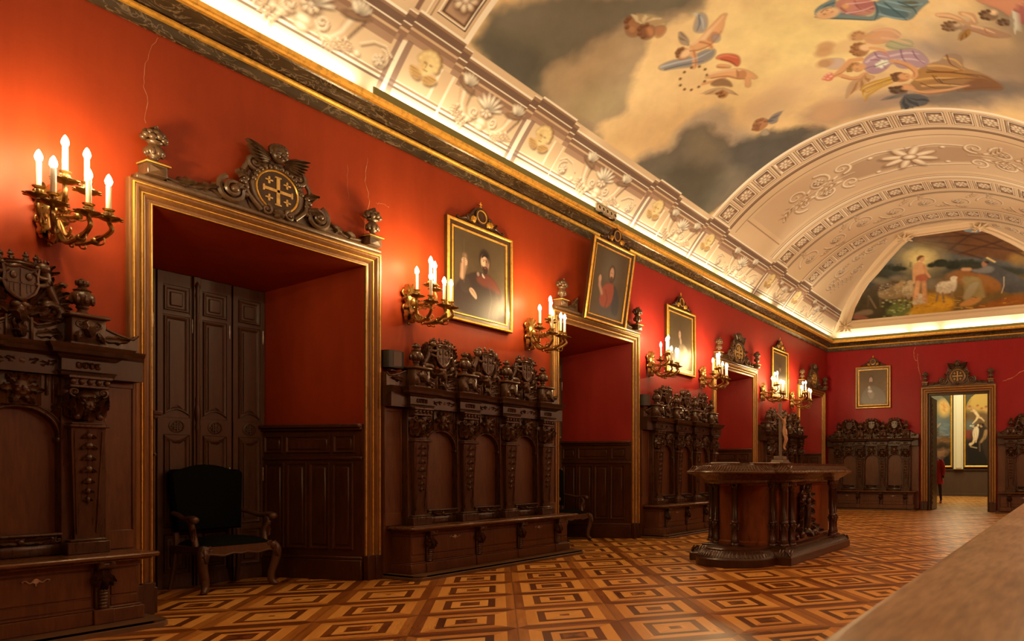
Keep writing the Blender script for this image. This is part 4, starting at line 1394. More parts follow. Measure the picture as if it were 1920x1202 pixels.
def frond(c, a, L, w):
    n = 5
    P = [(c[0] + L * t * math.cos(a + 0.5 * t), c[1] + L * t * math.sin(a + 0.5 * t)) for t in np.linspace(0, 1, n)]
    relief(P, [w * 0.5, w, w * 0.8, w * 0.2])
    for i in (1, 2, 3):
        for q in (-1, 1):
            b_ = a + 0.5 * i / n + q * 0.9
            CV.line([P[i], (P[i][0] + w * 0.9 * math.cos(b_), P[i][1] + w * 0.9 * math.sin(b_))], [w * 0.45, w * 0.1], STM, 0.01)
            CV.line([P[i], (P[i][0] + w * 0.9 * math.cos(b_), P[i][1] + w * 0.9 * math.sin(b_))], [w * 0.16, w * 0.02], STX, 0.008, 0.8)


def vine(u0, v_lo, v_hi, n, r, w=0.035):
    """scrolling foliage running over the vault"""
    st = (v_hi - v_lo) / n
    prev = None
    for i in range(n):
        v = v_lo + st * (i + 0.5)
        sg = 1 if i % 2 else -1
        c = (u0 + sg * r * 0.15, v)
        if v > 2.4:
            break
        relief(spiral(c, r, 1.4, -PI / 2 if sg > 0 else -PI / 2, sg, 24), [w, w * 0.7, w * 0.45])
        rosette(c, r * 0.34, 6)
        frond((u0 - sg * r * 0.7, v + st * 0.30), PI / 2 + sg * 0.5, r * 0.9, w * 2.0)
        frond((u0 + sg * r * 0.9, v - st * 0.1), PI / 2 - sg * 1.0, r * 0.7, w * 1.7)


# bands over the hall
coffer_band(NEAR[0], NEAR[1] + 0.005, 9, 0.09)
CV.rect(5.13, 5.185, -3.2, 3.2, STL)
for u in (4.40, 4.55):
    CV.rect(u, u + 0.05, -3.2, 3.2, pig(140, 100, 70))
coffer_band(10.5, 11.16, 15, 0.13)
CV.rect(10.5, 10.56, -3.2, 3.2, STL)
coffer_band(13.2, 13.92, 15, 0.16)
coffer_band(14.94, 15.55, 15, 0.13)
for u, c in ((11.16, STD), (11.19, STX), (11.22, STM), (11.40, STX), (13.02, STD), (13.10, STX), (13.14, STL), (13.95, STX), (14.0, STM), (14.86, STD), (14.90, STX), (15.58, STX), (15.63, STD)):
    CV.rect(u, u + 0.022, -3.2, 3.2, c, 0.9)
for v in (-2.86, 2.86):
    CV.rect(11.44, 12.95, v, v + 0.02, STD, 0.8)
# the large cartouche and its foliage on the wide band
sl = CV.win(11.5, 12.9, -2.75, 2.75)
CV.C[sl] += (pig(202, 160, 112) - CV.C[sl]) * 0.45
uc, vc = 12.18, 0.15
CV.poly([(uc - 0.33, vc - 0.75), (uc - 0.22, vc - 1.25), (uc + 0.22, vc - 1.25), (uc + 0.33, vc - 0.75), (uc + 0.33, vc + 0.75), (uc + 0.22, vc + 1.25), (uc - 0.22, vc + 1.25), (uc - 0.33, vc + 0.75)], STD, 0.03, 0.55)
for q in (-1, 1):
    relief([(uc + q * 0.36, vc - 1.0), (uc + q * 0.42, vc - 0.5), (uc + q * 0.36, vc), (uc + q * 0.42, vc + 0.5), (uc + q * 0.36, vc + 1.0)], 0.055)
    for k in (-1, 1):
        relief(spiral((uc + q * 0.30, vc + k * 1.15), 0.19, 1.3, 0, q * k), [0.065, 0.035])
        relief(spiral((uc + q * 0.24, vc + k * 1.62), 0.25, 1.5, PI, -q * k), [0.075, 0.04])
        rosette((uc + q * 0.24, vc + k * 1.62), 0.11, 6)
        relief(spiral((uc + q * 0.20, vc + k * 2.12), 0.21, 1.3, 0, q * k), [0.065, 0.035])
        frond((uc + q * 0.12, vc + k * 1.3), k * (PI / 2 - q * k * 0.3), 0.45, 0.17)
        frond((uc + q * 0.14, vc + k * 1.85), k * (PI / 2 - q * k * 0.5), 0.42, 0.16)
        blob((uc + q * 0.30, vc + k * 0.62), (0.05, 0.05))
    frond((uc, vc + q * 2.2), q * PI / 2, 0.45, 0.18)
    relief([(uc, vc + q * 1.0), (uc, vc + q * 2.5)], 0.02)
for i in range(8):
    a = 2 * PI * (i + 0.5) / 8
    CV.ell((uc + 0.03 + 0.24 * math.cos(a), vc - 0.03 + 0.30 * math.sin(a)), (0.22, 0.085), STX, 0.03, 0.75, math.atan2(0.30 * math.sin(a), 0.24 * math.cos(a)))
for i in range(8):
    a = 2 * PI * (i + 0.5) / 8
    t_ = math.atan2(0.30 * math.sin(a), 0.24 * math.cos(a))
    CV.ell((uc + 0.23 * math.cos(a), vc + 0.29 * math.sin(a)), (0.20, 0.075), STM, 0.015, 1.0, t_)
    CV.ell((uc + 0.22 * math.cos(a) - 0.01, vc + 0.28 * math.sin(a) + 0.012), (0.16, 0.035), STL, 0.03, 0.9, t_)
    CV.line([(uc + 0.1 * math.cos(a + 0.39), vc + 0.12 * math.sin(a + 0.39)), (uc + 0.40 * math.cos(a + 0.39), vc + 0.48 * math.sin(a + 0.39))], [0.03, 0.05, 0.01], STD, 0.015)
CV.ell((uc, vc), (0.12, 0.15), STX, 0.02)
CV.ell((uc - 0.01, vc + 0.01), (0.10, 0.12), STM, 0.02)
CV.ell((uc - 0.015, vc + 0.02), (0.055, 0.065), STL, 0.03)
vine(14.44, -3.0, 3.0, 9, 0.30, 0.05)
# griffins and scrolls beside the end picture
for sgn in (-1, 1):
    for v, u, r, q in ((-2.85, 16.35, 0.26, 1), (-2.45, 16.1, 0.24, -1), (-2.2, 16.6, 0.2, 1), (-1.95, 16.0, 0.2, 1), (-1.6, 15.95, 0.17, -1), (-1.3, 15.88, 0.12, 1)):
        relief(spiral((u, sgn * v), r, 1.4, 0.5, q * sgn, 22), [0.045, 0.025])
        frond((u - 0.1, sgn * v), sgn * 1.2, r * 1.2, 0.09)
        rosette((u, sgn * v), r * 0.3, 6)
    for k in range(6):
        frond((16.62 + 0.05 * k, sgn * (-3.0 + 0.11 * k)), PI * 0.75 * sgn, 0.36 - 0.03 * k, 0.07)
# plain bands near the camera
for u in (3.9, 3.2, 2.6):
    CV.rect(u, u + 0.03, -3.2, 3.2, STD, 0.6)

# ---- the painted entablature that runs along both walls above the cornice
PEDESTALS = [(4.62, 5.22), (6.30, 6.95), (8.86, 9.50), (10.58, 11.20), (13.36, 14.0), (14.98, 15.56)]
for (e0, e1) in ((S0, TOP + 0.10),):
    CV.rect(YF, 19, e0, e1, ST)
    CV.rect(YF, 19, -e1, -e0, ST)
sl = CV.win(YF, 19, S0, TOP + 0.1)
CV.C[sl] *= (0.95 + 0.10 * mm[sl])[..., None]
# step of the cornice line: it breaks forward over the pedestals
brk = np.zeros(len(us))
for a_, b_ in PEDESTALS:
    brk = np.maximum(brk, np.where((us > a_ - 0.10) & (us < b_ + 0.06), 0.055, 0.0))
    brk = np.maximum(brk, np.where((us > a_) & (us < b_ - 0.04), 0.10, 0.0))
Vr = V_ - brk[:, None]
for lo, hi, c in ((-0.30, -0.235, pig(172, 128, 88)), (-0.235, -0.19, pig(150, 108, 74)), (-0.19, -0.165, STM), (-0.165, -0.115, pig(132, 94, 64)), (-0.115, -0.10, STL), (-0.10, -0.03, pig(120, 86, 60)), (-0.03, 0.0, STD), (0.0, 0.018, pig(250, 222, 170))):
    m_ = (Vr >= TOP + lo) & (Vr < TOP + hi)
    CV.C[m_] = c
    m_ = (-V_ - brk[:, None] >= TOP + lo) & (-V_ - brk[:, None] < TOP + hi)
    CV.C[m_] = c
# base mouldings
for lo, hi, c in ((-3.905, -3.885, STX), (-3.885, -3.862, STL), (-3.862, -3.84, STD), (-3.84, -3.82, STL)):
    CV.rect(YF, 19, lo, hi, c, 0.85)
for a_, b_ in PEDESTALS:
    for u, w in ((a_ - 0.07, 0.055), (a_ + 0.035, 0.06)):
        CV.rect(u, u + w, -4.09, -3.52, pig(140, 102, 76), 0.85)
        CV.rect(u + 0.0, u + w, -3.52, -3.44, pig(140, 102, 76), 0.85)
    CV.rect(a_ - 0.018, a_ + 0.035, -4.09, -3.46, STL, 0.8)
    CV.rect(b_ - 0.16, b_ - 0.13, -3.84, -3.50, STL, 0.7)
    CV.rect(b_, b_ + 0.03, -4.05, -3.50, STL, 0.7)
    CV.rect(b_ - 0.13, b_, -3.84, -3.50, STM, 0.6)
OC, OCL, OCD = pig(206, 156, 86), pig(236, 196, 120), pig(128, 84, 42)


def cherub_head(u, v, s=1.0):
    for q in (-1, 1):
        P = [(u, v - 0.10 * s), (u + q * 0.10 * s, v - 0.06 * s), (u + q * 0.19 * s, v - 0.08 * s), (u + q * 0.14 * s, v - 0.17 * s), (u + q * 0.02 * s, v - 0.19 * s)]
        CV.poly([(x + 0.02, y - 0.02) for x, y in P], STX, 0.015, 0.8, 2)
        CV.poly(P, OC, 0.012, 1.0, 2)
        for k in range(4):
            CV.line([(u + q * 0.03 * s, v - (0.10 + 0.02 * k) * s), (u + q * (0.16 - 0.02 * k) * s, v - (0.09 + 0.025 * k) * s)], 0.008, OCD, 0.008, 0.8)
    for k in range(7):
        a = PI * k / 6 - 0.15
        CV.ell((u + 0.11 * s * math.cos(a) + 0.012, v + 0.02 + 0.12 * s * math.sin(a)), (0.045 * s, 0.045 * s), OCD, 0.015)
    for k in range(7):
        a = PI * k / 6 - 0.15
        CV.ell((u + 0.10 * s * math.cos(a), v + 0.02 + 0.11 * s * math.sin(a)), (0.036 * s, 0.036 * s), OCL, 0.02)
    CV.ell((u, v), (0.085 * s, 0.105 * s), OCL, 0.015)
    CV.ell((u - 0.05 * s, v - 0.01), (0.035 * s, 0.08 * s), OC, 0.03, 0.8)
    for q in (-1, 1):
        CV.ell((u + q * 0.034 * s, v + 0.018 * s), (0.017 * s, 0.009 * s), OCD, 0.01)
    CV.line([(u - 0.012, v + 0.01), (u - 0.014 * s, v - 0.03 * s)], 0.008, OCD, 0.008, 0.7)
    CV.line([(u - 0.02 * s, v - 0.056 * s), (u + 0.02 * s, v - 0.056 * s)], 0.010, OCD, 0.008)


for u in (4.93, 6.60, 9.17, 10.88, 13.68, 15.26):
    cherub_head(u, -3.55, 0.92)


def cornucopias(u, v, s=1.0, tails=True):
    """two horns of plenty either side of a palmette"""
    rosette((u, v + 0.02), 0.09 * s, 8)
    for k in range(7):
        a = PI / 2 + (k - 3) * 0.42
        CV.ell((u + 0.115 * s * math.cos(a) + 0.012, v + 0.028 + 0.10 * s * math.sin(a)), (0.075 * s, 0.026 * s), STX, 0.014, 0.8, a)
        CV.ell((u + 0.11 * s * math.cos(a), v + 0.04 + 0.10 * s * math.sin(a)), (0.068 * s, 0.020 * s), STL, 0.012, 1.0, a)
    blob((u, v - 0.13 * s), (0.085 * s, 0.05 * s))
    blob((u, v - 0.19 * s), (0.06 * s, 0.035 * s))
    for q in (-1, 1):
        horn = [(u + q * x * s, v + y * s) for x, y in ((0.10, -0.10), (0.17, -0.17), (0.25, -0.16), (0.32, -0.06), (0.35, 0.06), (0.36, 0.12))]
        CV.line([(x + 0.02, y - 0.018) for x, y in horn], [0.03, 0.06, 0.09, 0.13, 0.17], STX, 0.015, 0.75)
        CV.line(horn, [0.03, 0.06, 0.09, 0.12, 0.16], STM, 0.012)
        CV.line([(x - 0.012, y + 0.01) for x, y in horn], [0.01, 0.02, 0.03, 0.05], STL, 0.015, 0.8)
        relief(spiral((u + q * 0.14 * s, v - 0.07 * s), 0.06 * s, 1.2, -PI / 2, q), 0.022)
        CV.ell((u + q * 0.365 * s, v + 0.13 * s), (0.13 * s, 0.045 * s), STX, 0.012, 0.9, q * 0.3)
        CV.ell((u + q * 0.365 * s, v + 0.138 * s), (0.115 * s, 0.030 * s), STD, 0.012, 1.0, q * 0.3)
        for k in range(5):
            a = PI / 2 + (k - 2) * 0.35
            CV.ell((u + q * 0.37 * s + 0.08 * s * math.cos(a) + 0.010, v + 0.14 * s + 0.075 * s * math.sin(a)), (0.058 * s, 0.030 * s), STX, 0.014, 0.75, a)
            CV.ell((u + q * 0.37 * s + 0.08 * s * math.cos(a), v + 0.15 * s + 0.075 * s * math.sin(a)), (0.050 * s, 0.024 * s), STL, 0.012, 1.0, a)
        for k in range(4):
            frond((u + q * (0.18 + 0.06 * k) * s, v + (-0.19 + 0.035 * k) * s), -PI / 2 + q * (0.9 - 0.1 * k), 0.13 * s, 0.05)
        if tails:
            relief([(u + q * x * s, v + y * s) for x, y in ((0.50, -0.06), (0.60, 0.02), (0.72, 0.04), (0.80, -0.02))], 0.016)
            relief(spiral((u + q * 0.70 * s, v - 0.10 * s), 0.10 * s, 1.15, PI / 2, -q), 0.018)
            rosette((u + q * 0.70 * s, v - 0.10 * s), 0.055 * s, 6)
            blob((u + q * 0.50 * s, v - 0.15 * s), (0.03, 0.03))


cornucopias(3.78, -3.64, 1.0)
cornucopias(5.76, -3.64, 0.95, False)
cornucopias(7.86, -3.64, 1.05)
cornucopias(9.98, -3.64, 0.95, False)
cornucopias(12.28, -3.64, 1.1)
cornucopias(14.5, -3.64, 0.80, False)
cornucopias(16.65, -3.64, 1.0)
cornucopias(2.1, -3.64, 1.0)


yend = (YB - 3.6) + R * np.abs(np.sin(V_ / R))
Yc = np.minimum(U_, yend)
P = np.stack([XC + R * np.sin(V_ / R), Yc, ZC + R * np.cos(V_ / R)], -1)
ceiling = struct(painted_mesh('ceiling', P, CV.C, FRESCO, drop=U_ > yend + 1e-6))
# the end cove
xs, es = np.linspace(0.12, W - 0.12, 420), np.concatenate([np.arange(0, 1.0, 0.012), np.linspace(1.0, -S0, 40)])
X_g, E_g = np.meshgrid(xs, es, indexing='ij')
dd = 3.6 - R * np.sin(E_g / R)
X_c = np.clip(X_g, np.minimum(dd, 3.6), np.maximum(W - dd, 3.6))
P = np.stack([X_c, YB - dd, ZC + R * np.cos(E_g / R)], -1)
# the coffered band runs on across the crown of the end cove
ci = np.clip(np.searchsorted(us, YB - dd), 0, len(us) - 1)
sm = R * np.arcsin(np.clip((X_c - XC) / R, -1, 1))
cj = np.clip(np.searchsorted(vs, np.where(sm > 2.2, -sm, sm)), 0, len(vs) - 1)
CE = np.where(((YB - dd) < 15.66)[..., None], CV.C[ci, cj], ST * 0.98)
struct(painted_mesh('ceiling_end', P, CE, FRESCO, drop=(X_g < dd - 1e-6) | (X_g > W - dd + 1e-6)))


def end_pt(x, e, h=0.0):
    """a point h in front of the end cove"""
    a = e / R
    return (x, YB - 3.6 + (R - h) * math.sin(a), ZC + (R - h) * math.cos(a))


# ---- the picture in the end cove with its moulded frame
inner = [on_end(*p) for p in ((1594.6, 602), (1603, 575), (1616, 549), (1629, 529), (1646.5, 510), (1668, 484), (1690, 460), (1711, 442), (1836, 424), (1920, 456))]
xc_ = 3.68
left = [p for p in inner[:8]]
right = [(2 * xc_ - x, e) for x, e in reversed(left)]
path = left + right
us2 = np.arange(min(p[0] for p in path) - 0.03, max(p[0] for p in path) + 0.03, 0.0145)
vs2 = np.arange(min(p[1] for p in path) - 0.03, max(p[1] for p in path) + 0.03, 0.0145)
CM = Canvas(us2, vs2, pig(70, 66, 54))


def M4(*p):
    return [on_end(1560 + x / 4.622, 380 + y / 4.622) for x, y in p]


CM.W = (CM.fbm(1.2, 31, 5) - 0.5, CM.fbm(1.2, 33, 5) - 0.5)
CM.amp = 0.25
B_ = lambda *c: pig(*c, k=0.98)
CM.poly(M4((300, 560), (500, 400), (700, 280), (1200, 200), (1900, 300), (1900, 560), (1000, 520)), B_(96, 92, 74), 0.135)
CM.poly(M4((640, 330), (820, 270), (1300, 200), (1700, 340), (1700, 520), (1200, 470), (900, 400)), B_(112, 70, 36), 0.068)
CM.poly(M4((380, 600), (560, 550), (820, 560), (1000, 490), (1300, 520), (1700, 600), (1700, 700), (300, 720)), B_(56, 54, 34), 0.054)
CM.poly(M4((150, 1050), (300, 700), (900, 640), (1300, 620), (1900, 640), (1900, 1100)), B_(120, 88, 40), 0.090)
CM.poly(M4((150, 1050), (280, 740), (420, 720), (600, 900), (700, 1000), (400, 1050)), B_(70, 56, 30), 0.068)
CM.poly(M4((600, 1000), (660, 880), (900, 760), (1100, 840), (1000, 960), (760, 990)), B_(206, 142, 34), 0.068)
CM.poly(M4((440, 960), (560, 860), (680, 860), (700, 960), (560, 1010)), B_(104, 104, 44), 0.054)
CM.poly(M4((1300, 860), (1900, 740), (1900, 900), (1100, 950)), B_(150, 84, 28), 0.054)
CM.poly(M4((1500, 470), (1700, 400), (1900, 400), (1900, 540), (1600, 560)), B_(156, 112, 48), 0.090, 0.8)
CM.poly(M4((950, 640), (1100, 590), (1350, 600), (1500, 680), (1460, 780), (1200, 760), (1060, 690)), B_(150, 92, 36), 0.054)
CM.poly(M4((1090, 660), (1240, 650), (1330, 720), (1330, 830), (1130, 840), (1160, 740)), B_(150, 122, 64), 0.036)
CM.amp = 0.0
for a, b in (((820, 300), (1500, 260)), ((800, 330), (1640, 420)), ((1000, 240), (1700, 470)), ((1300, 210), (1000, 420)), ((1560, 300), (1100, 440)), ((700, 330), (1300, 480))):
    CM.line(M4(a, b), 0.05, B_(74, 44, 24), 0.03, 0.9)
CM.poly(M4((1120, 240), (1200, 215), (1310, 240), (1240, 262)), B_(130, 140, 130), 0.013)
hc = M4((768, 480))[0]
for r_, c_, a_ in ((0.62, (120, 112, 84), 0.7), (0.42, (196, 160, 84), 0.8), (0.26, (244, 212, 120), 1.0)):
    CM.ell(hc, (r_, r_), B_(*c_), r_ * 0.8, a_)
for x, y, r_ in ((560, 570, 30), (940, 520, 40), (860, 540, 24), (1050, 540, 40), (620, 570, 18)):
    CM.ell(M4((x, y))[0], (r_ / 220, r_ / 300), B_(44, 44, 26), 0.027)
rng0 = np.random.RandomState(9)
# sheep
SH, SHD = B_(176, 140, 86), B_(96, 72, 40)
def sheep(body, head, legs, c, d):
    CM.poly(M4(*body), c, 0.03, 1.0, 2)
    CM.poly(M4(*[(x * 0.98 + 8, y + (14 if y > sum(q[1] for q in body) / len(body) else 40)) for x, y in body]), d, 0.08, 0.35, 2)
    CM.poly(M4(*head), c, 0.02, 1.0, 2)
    for l in legs:
        CM.line(M4(*l), 0.05, d, 0.02)
sheep([(390, 770), (430, 720), (540, 700), (610, 690), (640, 760), (600, 830), (420, 840)], [(570, 680), (600, 662), (655, 685), (620, 700), (590, 740)], [((420, 830), (420, 900)), ((580, 830), (600, 880))], B_(160, 124, 70), SHD)
sheep([(320, 740), (420, 700), (520, 690), (560, 720), (400, 770)], [(500, 680), (560, 660), (600, 680), (540, 710)], [], B_(84, 62, 36), B_(50, 38, 24))
sheep([(605, 750), (640, 700), (700, 700), (715, 760), (700, 830), (620, 830)], [(640, 690), (680, 662), (720, 690), (690, 720)], [((640, 820), (645, 910)), ((690, 820), (695, 900))], B_(186, 150, 92), SHD)
sheep([(700, 850), (730, 790), (780, 785), (810, 830), (830, 870), (720, 880)], [(690, 850), (720, 850), (740, 880), (700, 885)], [], B_(220, 190, 134), B_(150, 110, 60))
sheep([(900, 720), (940, 680), (1030, 680), (1080, 640), (1080, 740), (1040, 780), (910, 790)], [(1020, 650), (1050, 630), (1095, 640), (1070, 670), (1040, 690)], [((920, 780), (905, 850)), ((960, 780), (970, 860)), ((1040, 770), (1040, 820))], B_(226, 196, 140), B_(140, 104, 62))
for x, y in ((400, 670), (450, 680), (560, 650), (860, 680), (840, 720), (620, 650)):
    CM.ell(M4((x, y))[0], (0.16, 0.09), B_(120, 100, 66), 0.05)
# the standing child, the praying friar, the stones and the bag
CM.poly(M4((700, 560), (730, 510), (790, 510), (806, 560), (810, 620), (730, 640), (720, 700), (700, 690), (696, 620)), B_(222, 158, 92), 0.02, 1, 2)
CM.poly(M4((725, 630), (800, 610), (835, 650), (810, 690), (740, 690), (722, 670)), B_(186, 98, 56), 0.02, 1, 2)
CM.line(M4((745, 690), (735, 760), (725, 830)), 0.13, B_(216, 150, 86), 0.03)
CM.line(M4((795, 690), (800, 770), (808, 850)), 0.12, B_(206, 138, 76), 0.03)
CM.line(M4((800, 540), (815, 600), (845, 640)), 0.07, B_(206, 140, 80), 0.02)
CM.poly(M4((745, 470), (775, 455), (805, 470), (800, 505), (765, 512)), B_(220, 160, 96), 0.02, 1, 2)
CM.poly(M4((735, 470), (770, 450), (808, 462), (775, 470), (750, 500), (735, 505)), B_(128, 78, 36), 0.02, 1, 2)
CM.poly(M4((1190, 590), (1300, 560), (1330, 520), (1400, 520), (1480, 570), (1640, 640), (1760, 760), (1600, 780), (1480, 780), (1460, 680), (1340, 620), (1200, 600)), B_(84, 76, 62), 0.03, 1, 2)
CM.poly(M4((1200, 580), (1290, 570), (1340, 540), (1420, 560), (1380, 610), (1240, 605)), B_(128, 116, 94), 0.03, 1, 2)
mf = CM.fbm(6.0, 61, 5)
CM.C *= (0.72 + 0.56 * mf)[..., None]
for i in range(70):                                   # far trees, stubble and wool
    x = rng0.uniform(330, 1250)
    if 680 < x < 860:
        continue
    y0_ = 575 - 0.06 * (x - 330) + rng0.uniform(-6, 10)
    CM.line(M4((x, y0_), (x + rng0.uniform(-4, 4), y0_ - rng0.uniform(8, 34))), 0.05, B_(50, 52, 32), 0.03, 0.7)
for cx_, cy_, rx_, ry_ in ((500, 750, 100, 60), (655, 750, 45, 70), (765, 830, 50, 40), (980, 720, 80, 45)):
    for i in range(60):
        a_, r_ = rng0.uniform(0, 6.28), rng0.uniform(0, 1) ** 0.5
        CM.ell(M4((cx_ + rx_ * r_ * math.cos(a_), cy_ + ry_ * r_ * math.sin(a_)))[0], (0.022, 0.02), [B_(196, 160, 104), B_(130, 98, 56), B_(222, 190, 134)][i % 3], 0.02, 0.28)
CM.line(M4((1140, 575), (1190, 575)), 0.10, B_(204, 148, 90), 0.03)
CM.poly(M4((1292, 520), (1320, 498), (1350, 505), (1345, 545), (1305, 560)), B_(170, 116, 72), 0.02, 1, 2)
CM.poly(M4((1310, 505), (1350, 498), (1370, 520), (1345, 530)), B_(60, 44, 30), 0.02, 1, 2)
CM.line(M4((1345, 475), (1410, 510)), 0.045, B_(236, 190, 100), 0.02)
CM.line(M4((1490, 640), (1490, 720), (1470, 780)), 0.02, B_(200, 170, 120), 0.01)
CM.poly(M4((1130, 830), (1180, 720), (1240, 680), (1280, 690), (1230, 790), (1180, 840)), B_(164, 138, 88), 0.03)
CM.poly(M4((1100, 880), (1180, 830), (1280, 810), (1295, 840), (1220, 890), (1120, 900)), B_(196, 130, 58), 0.03)
CM.poly(M4((180, 960), (300, 920), (360, 930), (350, 970), (200, 980)), B_(128, 98, 64), 0.03)
CM.poly(M4((170, 1010), (200, 960), (320, 990), (300, 1010)), B_(140, 84, 58), 0.03)
CM.line(M4((320, 810), (380, 910)), 0.05, B_(120, 92, 56), 0.02)
CM.line(M4((310, 900), (320, 820)), 0.05, B_(90, 66, 38), 0.02)
rng = np.random.RandomState(4)
for i in range(60):
    x, y = rng.uniform(620, 1600), rng.uniform(790, 980)
    CM.line(M4((x, y), (x + rng.uniform(-70, 70), y + rng.uniform(-14, 14))), 0.015, [B_(226, 164, 46), B_(120, 70, 24), B_(180, 116, 36)][i % 3], 0.01, 0.8)
for i in range(50):
    x, y = rng.uniform(420, 700), rng.uniform(840, 1000)
    CM.ell(M4((x, y))[0], (0.03, 0.02), [B_(150, 150, 66), B_(60, 64, 28), B_(190, 180, 110)][i % 3], 0.02, 0.8)
Ug, Vg = np.meshgrid(us2, vs2, indexing='ij')
ins = np.zeros(Ug.shape, bool)
for i in range(len(path)):
    (x0, y0), (x1, y1) = path[i - 1], path[i]
    if y0 != y1:
        ins ^= ((Vg < y0) != (Vg < y1)) & (Ug < (x1 - x0) * (Vg - y0) / (y1 - y0) + x0)
out = ~ins
keep = out.copy()                       # widen by a cell or two so that the frame covers the stepped edge
for _ in range(2):
    k2 = keep.copy()
    k2[1:] &= keep[:-1]
    k2[:-1] &= keep[1:]
    k2[:, 1:] &= k2[:, :-1]
    k2[:, :-1] &= k2[:, 1:]
    keep = k2
P = np.stack([Ug, YB - 3.6 + (R - 0.012) * np.sin(Vg / R), ZC + (R - 0.012) * np.cos(Vg / R)], -1)
mural = thing('lunette_mural', 'large framed mural of a boy with sheep and kneeling friar, above the cornice', 'mural', (3.6, YB - 1.2, 5.8))
o = painted_mesh('picture', P, CM.C, MURAL, drop=keep)
fr = MB()
dense = []
for i in range(len(path)):
    a, b = path[i], path[(i + 1) % len(path)]
    nseg = max(1, int(math.dist(a, b) / 0.35))
    dense += [(a[0] + (b[0] - a[0]) * k / nseg, a[1] + (b[1] - a[1]) * k / nseg) for k in range(nseg)]
area2 = sum(path[i - 1][0] * path[i][1] - path[i][0] * path[i - 1][1] for i in range(len(path)))
sg = -1 if area2 < 0 else 1
fr.sweep(dense, [(sg * o_, h_) for o_, h_ in ((-0.02, 0.0), (-0.02, 0.03), (0.02, 0.045), (0.05, 0.03), (0.09, 0.03), (0.13, 0.07), (0.20, 0.09), (0.25, 0.06), (0.29, 0.05), (0.31, 0.02), (0.31, 0.0))], lambda x, e, h: end_pt(x, e, h), closed=True)
f_o = fr.build('frame', CREAM, angle=30)
crs = []
for (x, e) in (path[0], path[7], path[8], path[-1]):
    cr = MB()
    xo, eo = x + 0.14 * (1 if x > xc_ else -1), e + 0.12 * (1 if e > 2 else -1)
    for k in range(8):
        a = 2 * PI * k / 8
        L = 0.24 if k % 2 else 0.18
        cr.tube([end_pt(xo + 0.05 * math.cos(a), eo + 0.05 * math.sin(a), 0.10), end_pt(xo + L * 0.6 * math.cos(a), eo + L * 0.6 * math.sin(a), 0.115), end_pt(xo + L * math.cos(a + 0.2), eo + L * math.sin(a + 0.2), 0.09)], [0.02, 0.042, 0.012], 7, 0.6)
    cr.ball(end_pt(xo, eo, 0.10), (0.07, 0.04, 0.05))
    crs.append(cr.build('corner_ornament', CREAM))
for o_ in [o, f_o] + crs:
    o_.parent = mural
    o_.matrix_parent_inverse = Matrix.Translation(-Vector(mural.location))

# ------------------------------------------------------------------ carved choir stall, three seats wide (local x along the wall, -y into the room)
BAYS, PIL = (-0.633, 0.0, 0.633), (-0.95, -0.3167, 0.3167, 0.95)


def share(first, name, mesh_of, m, parent, loc):
    """another object with the mesh of an earlier one"""
    o = bpy.data.objects.new(name, mesh_of.data)
    COL.objects.link(o)
    o.parent, o.location = parent, loc
    return o


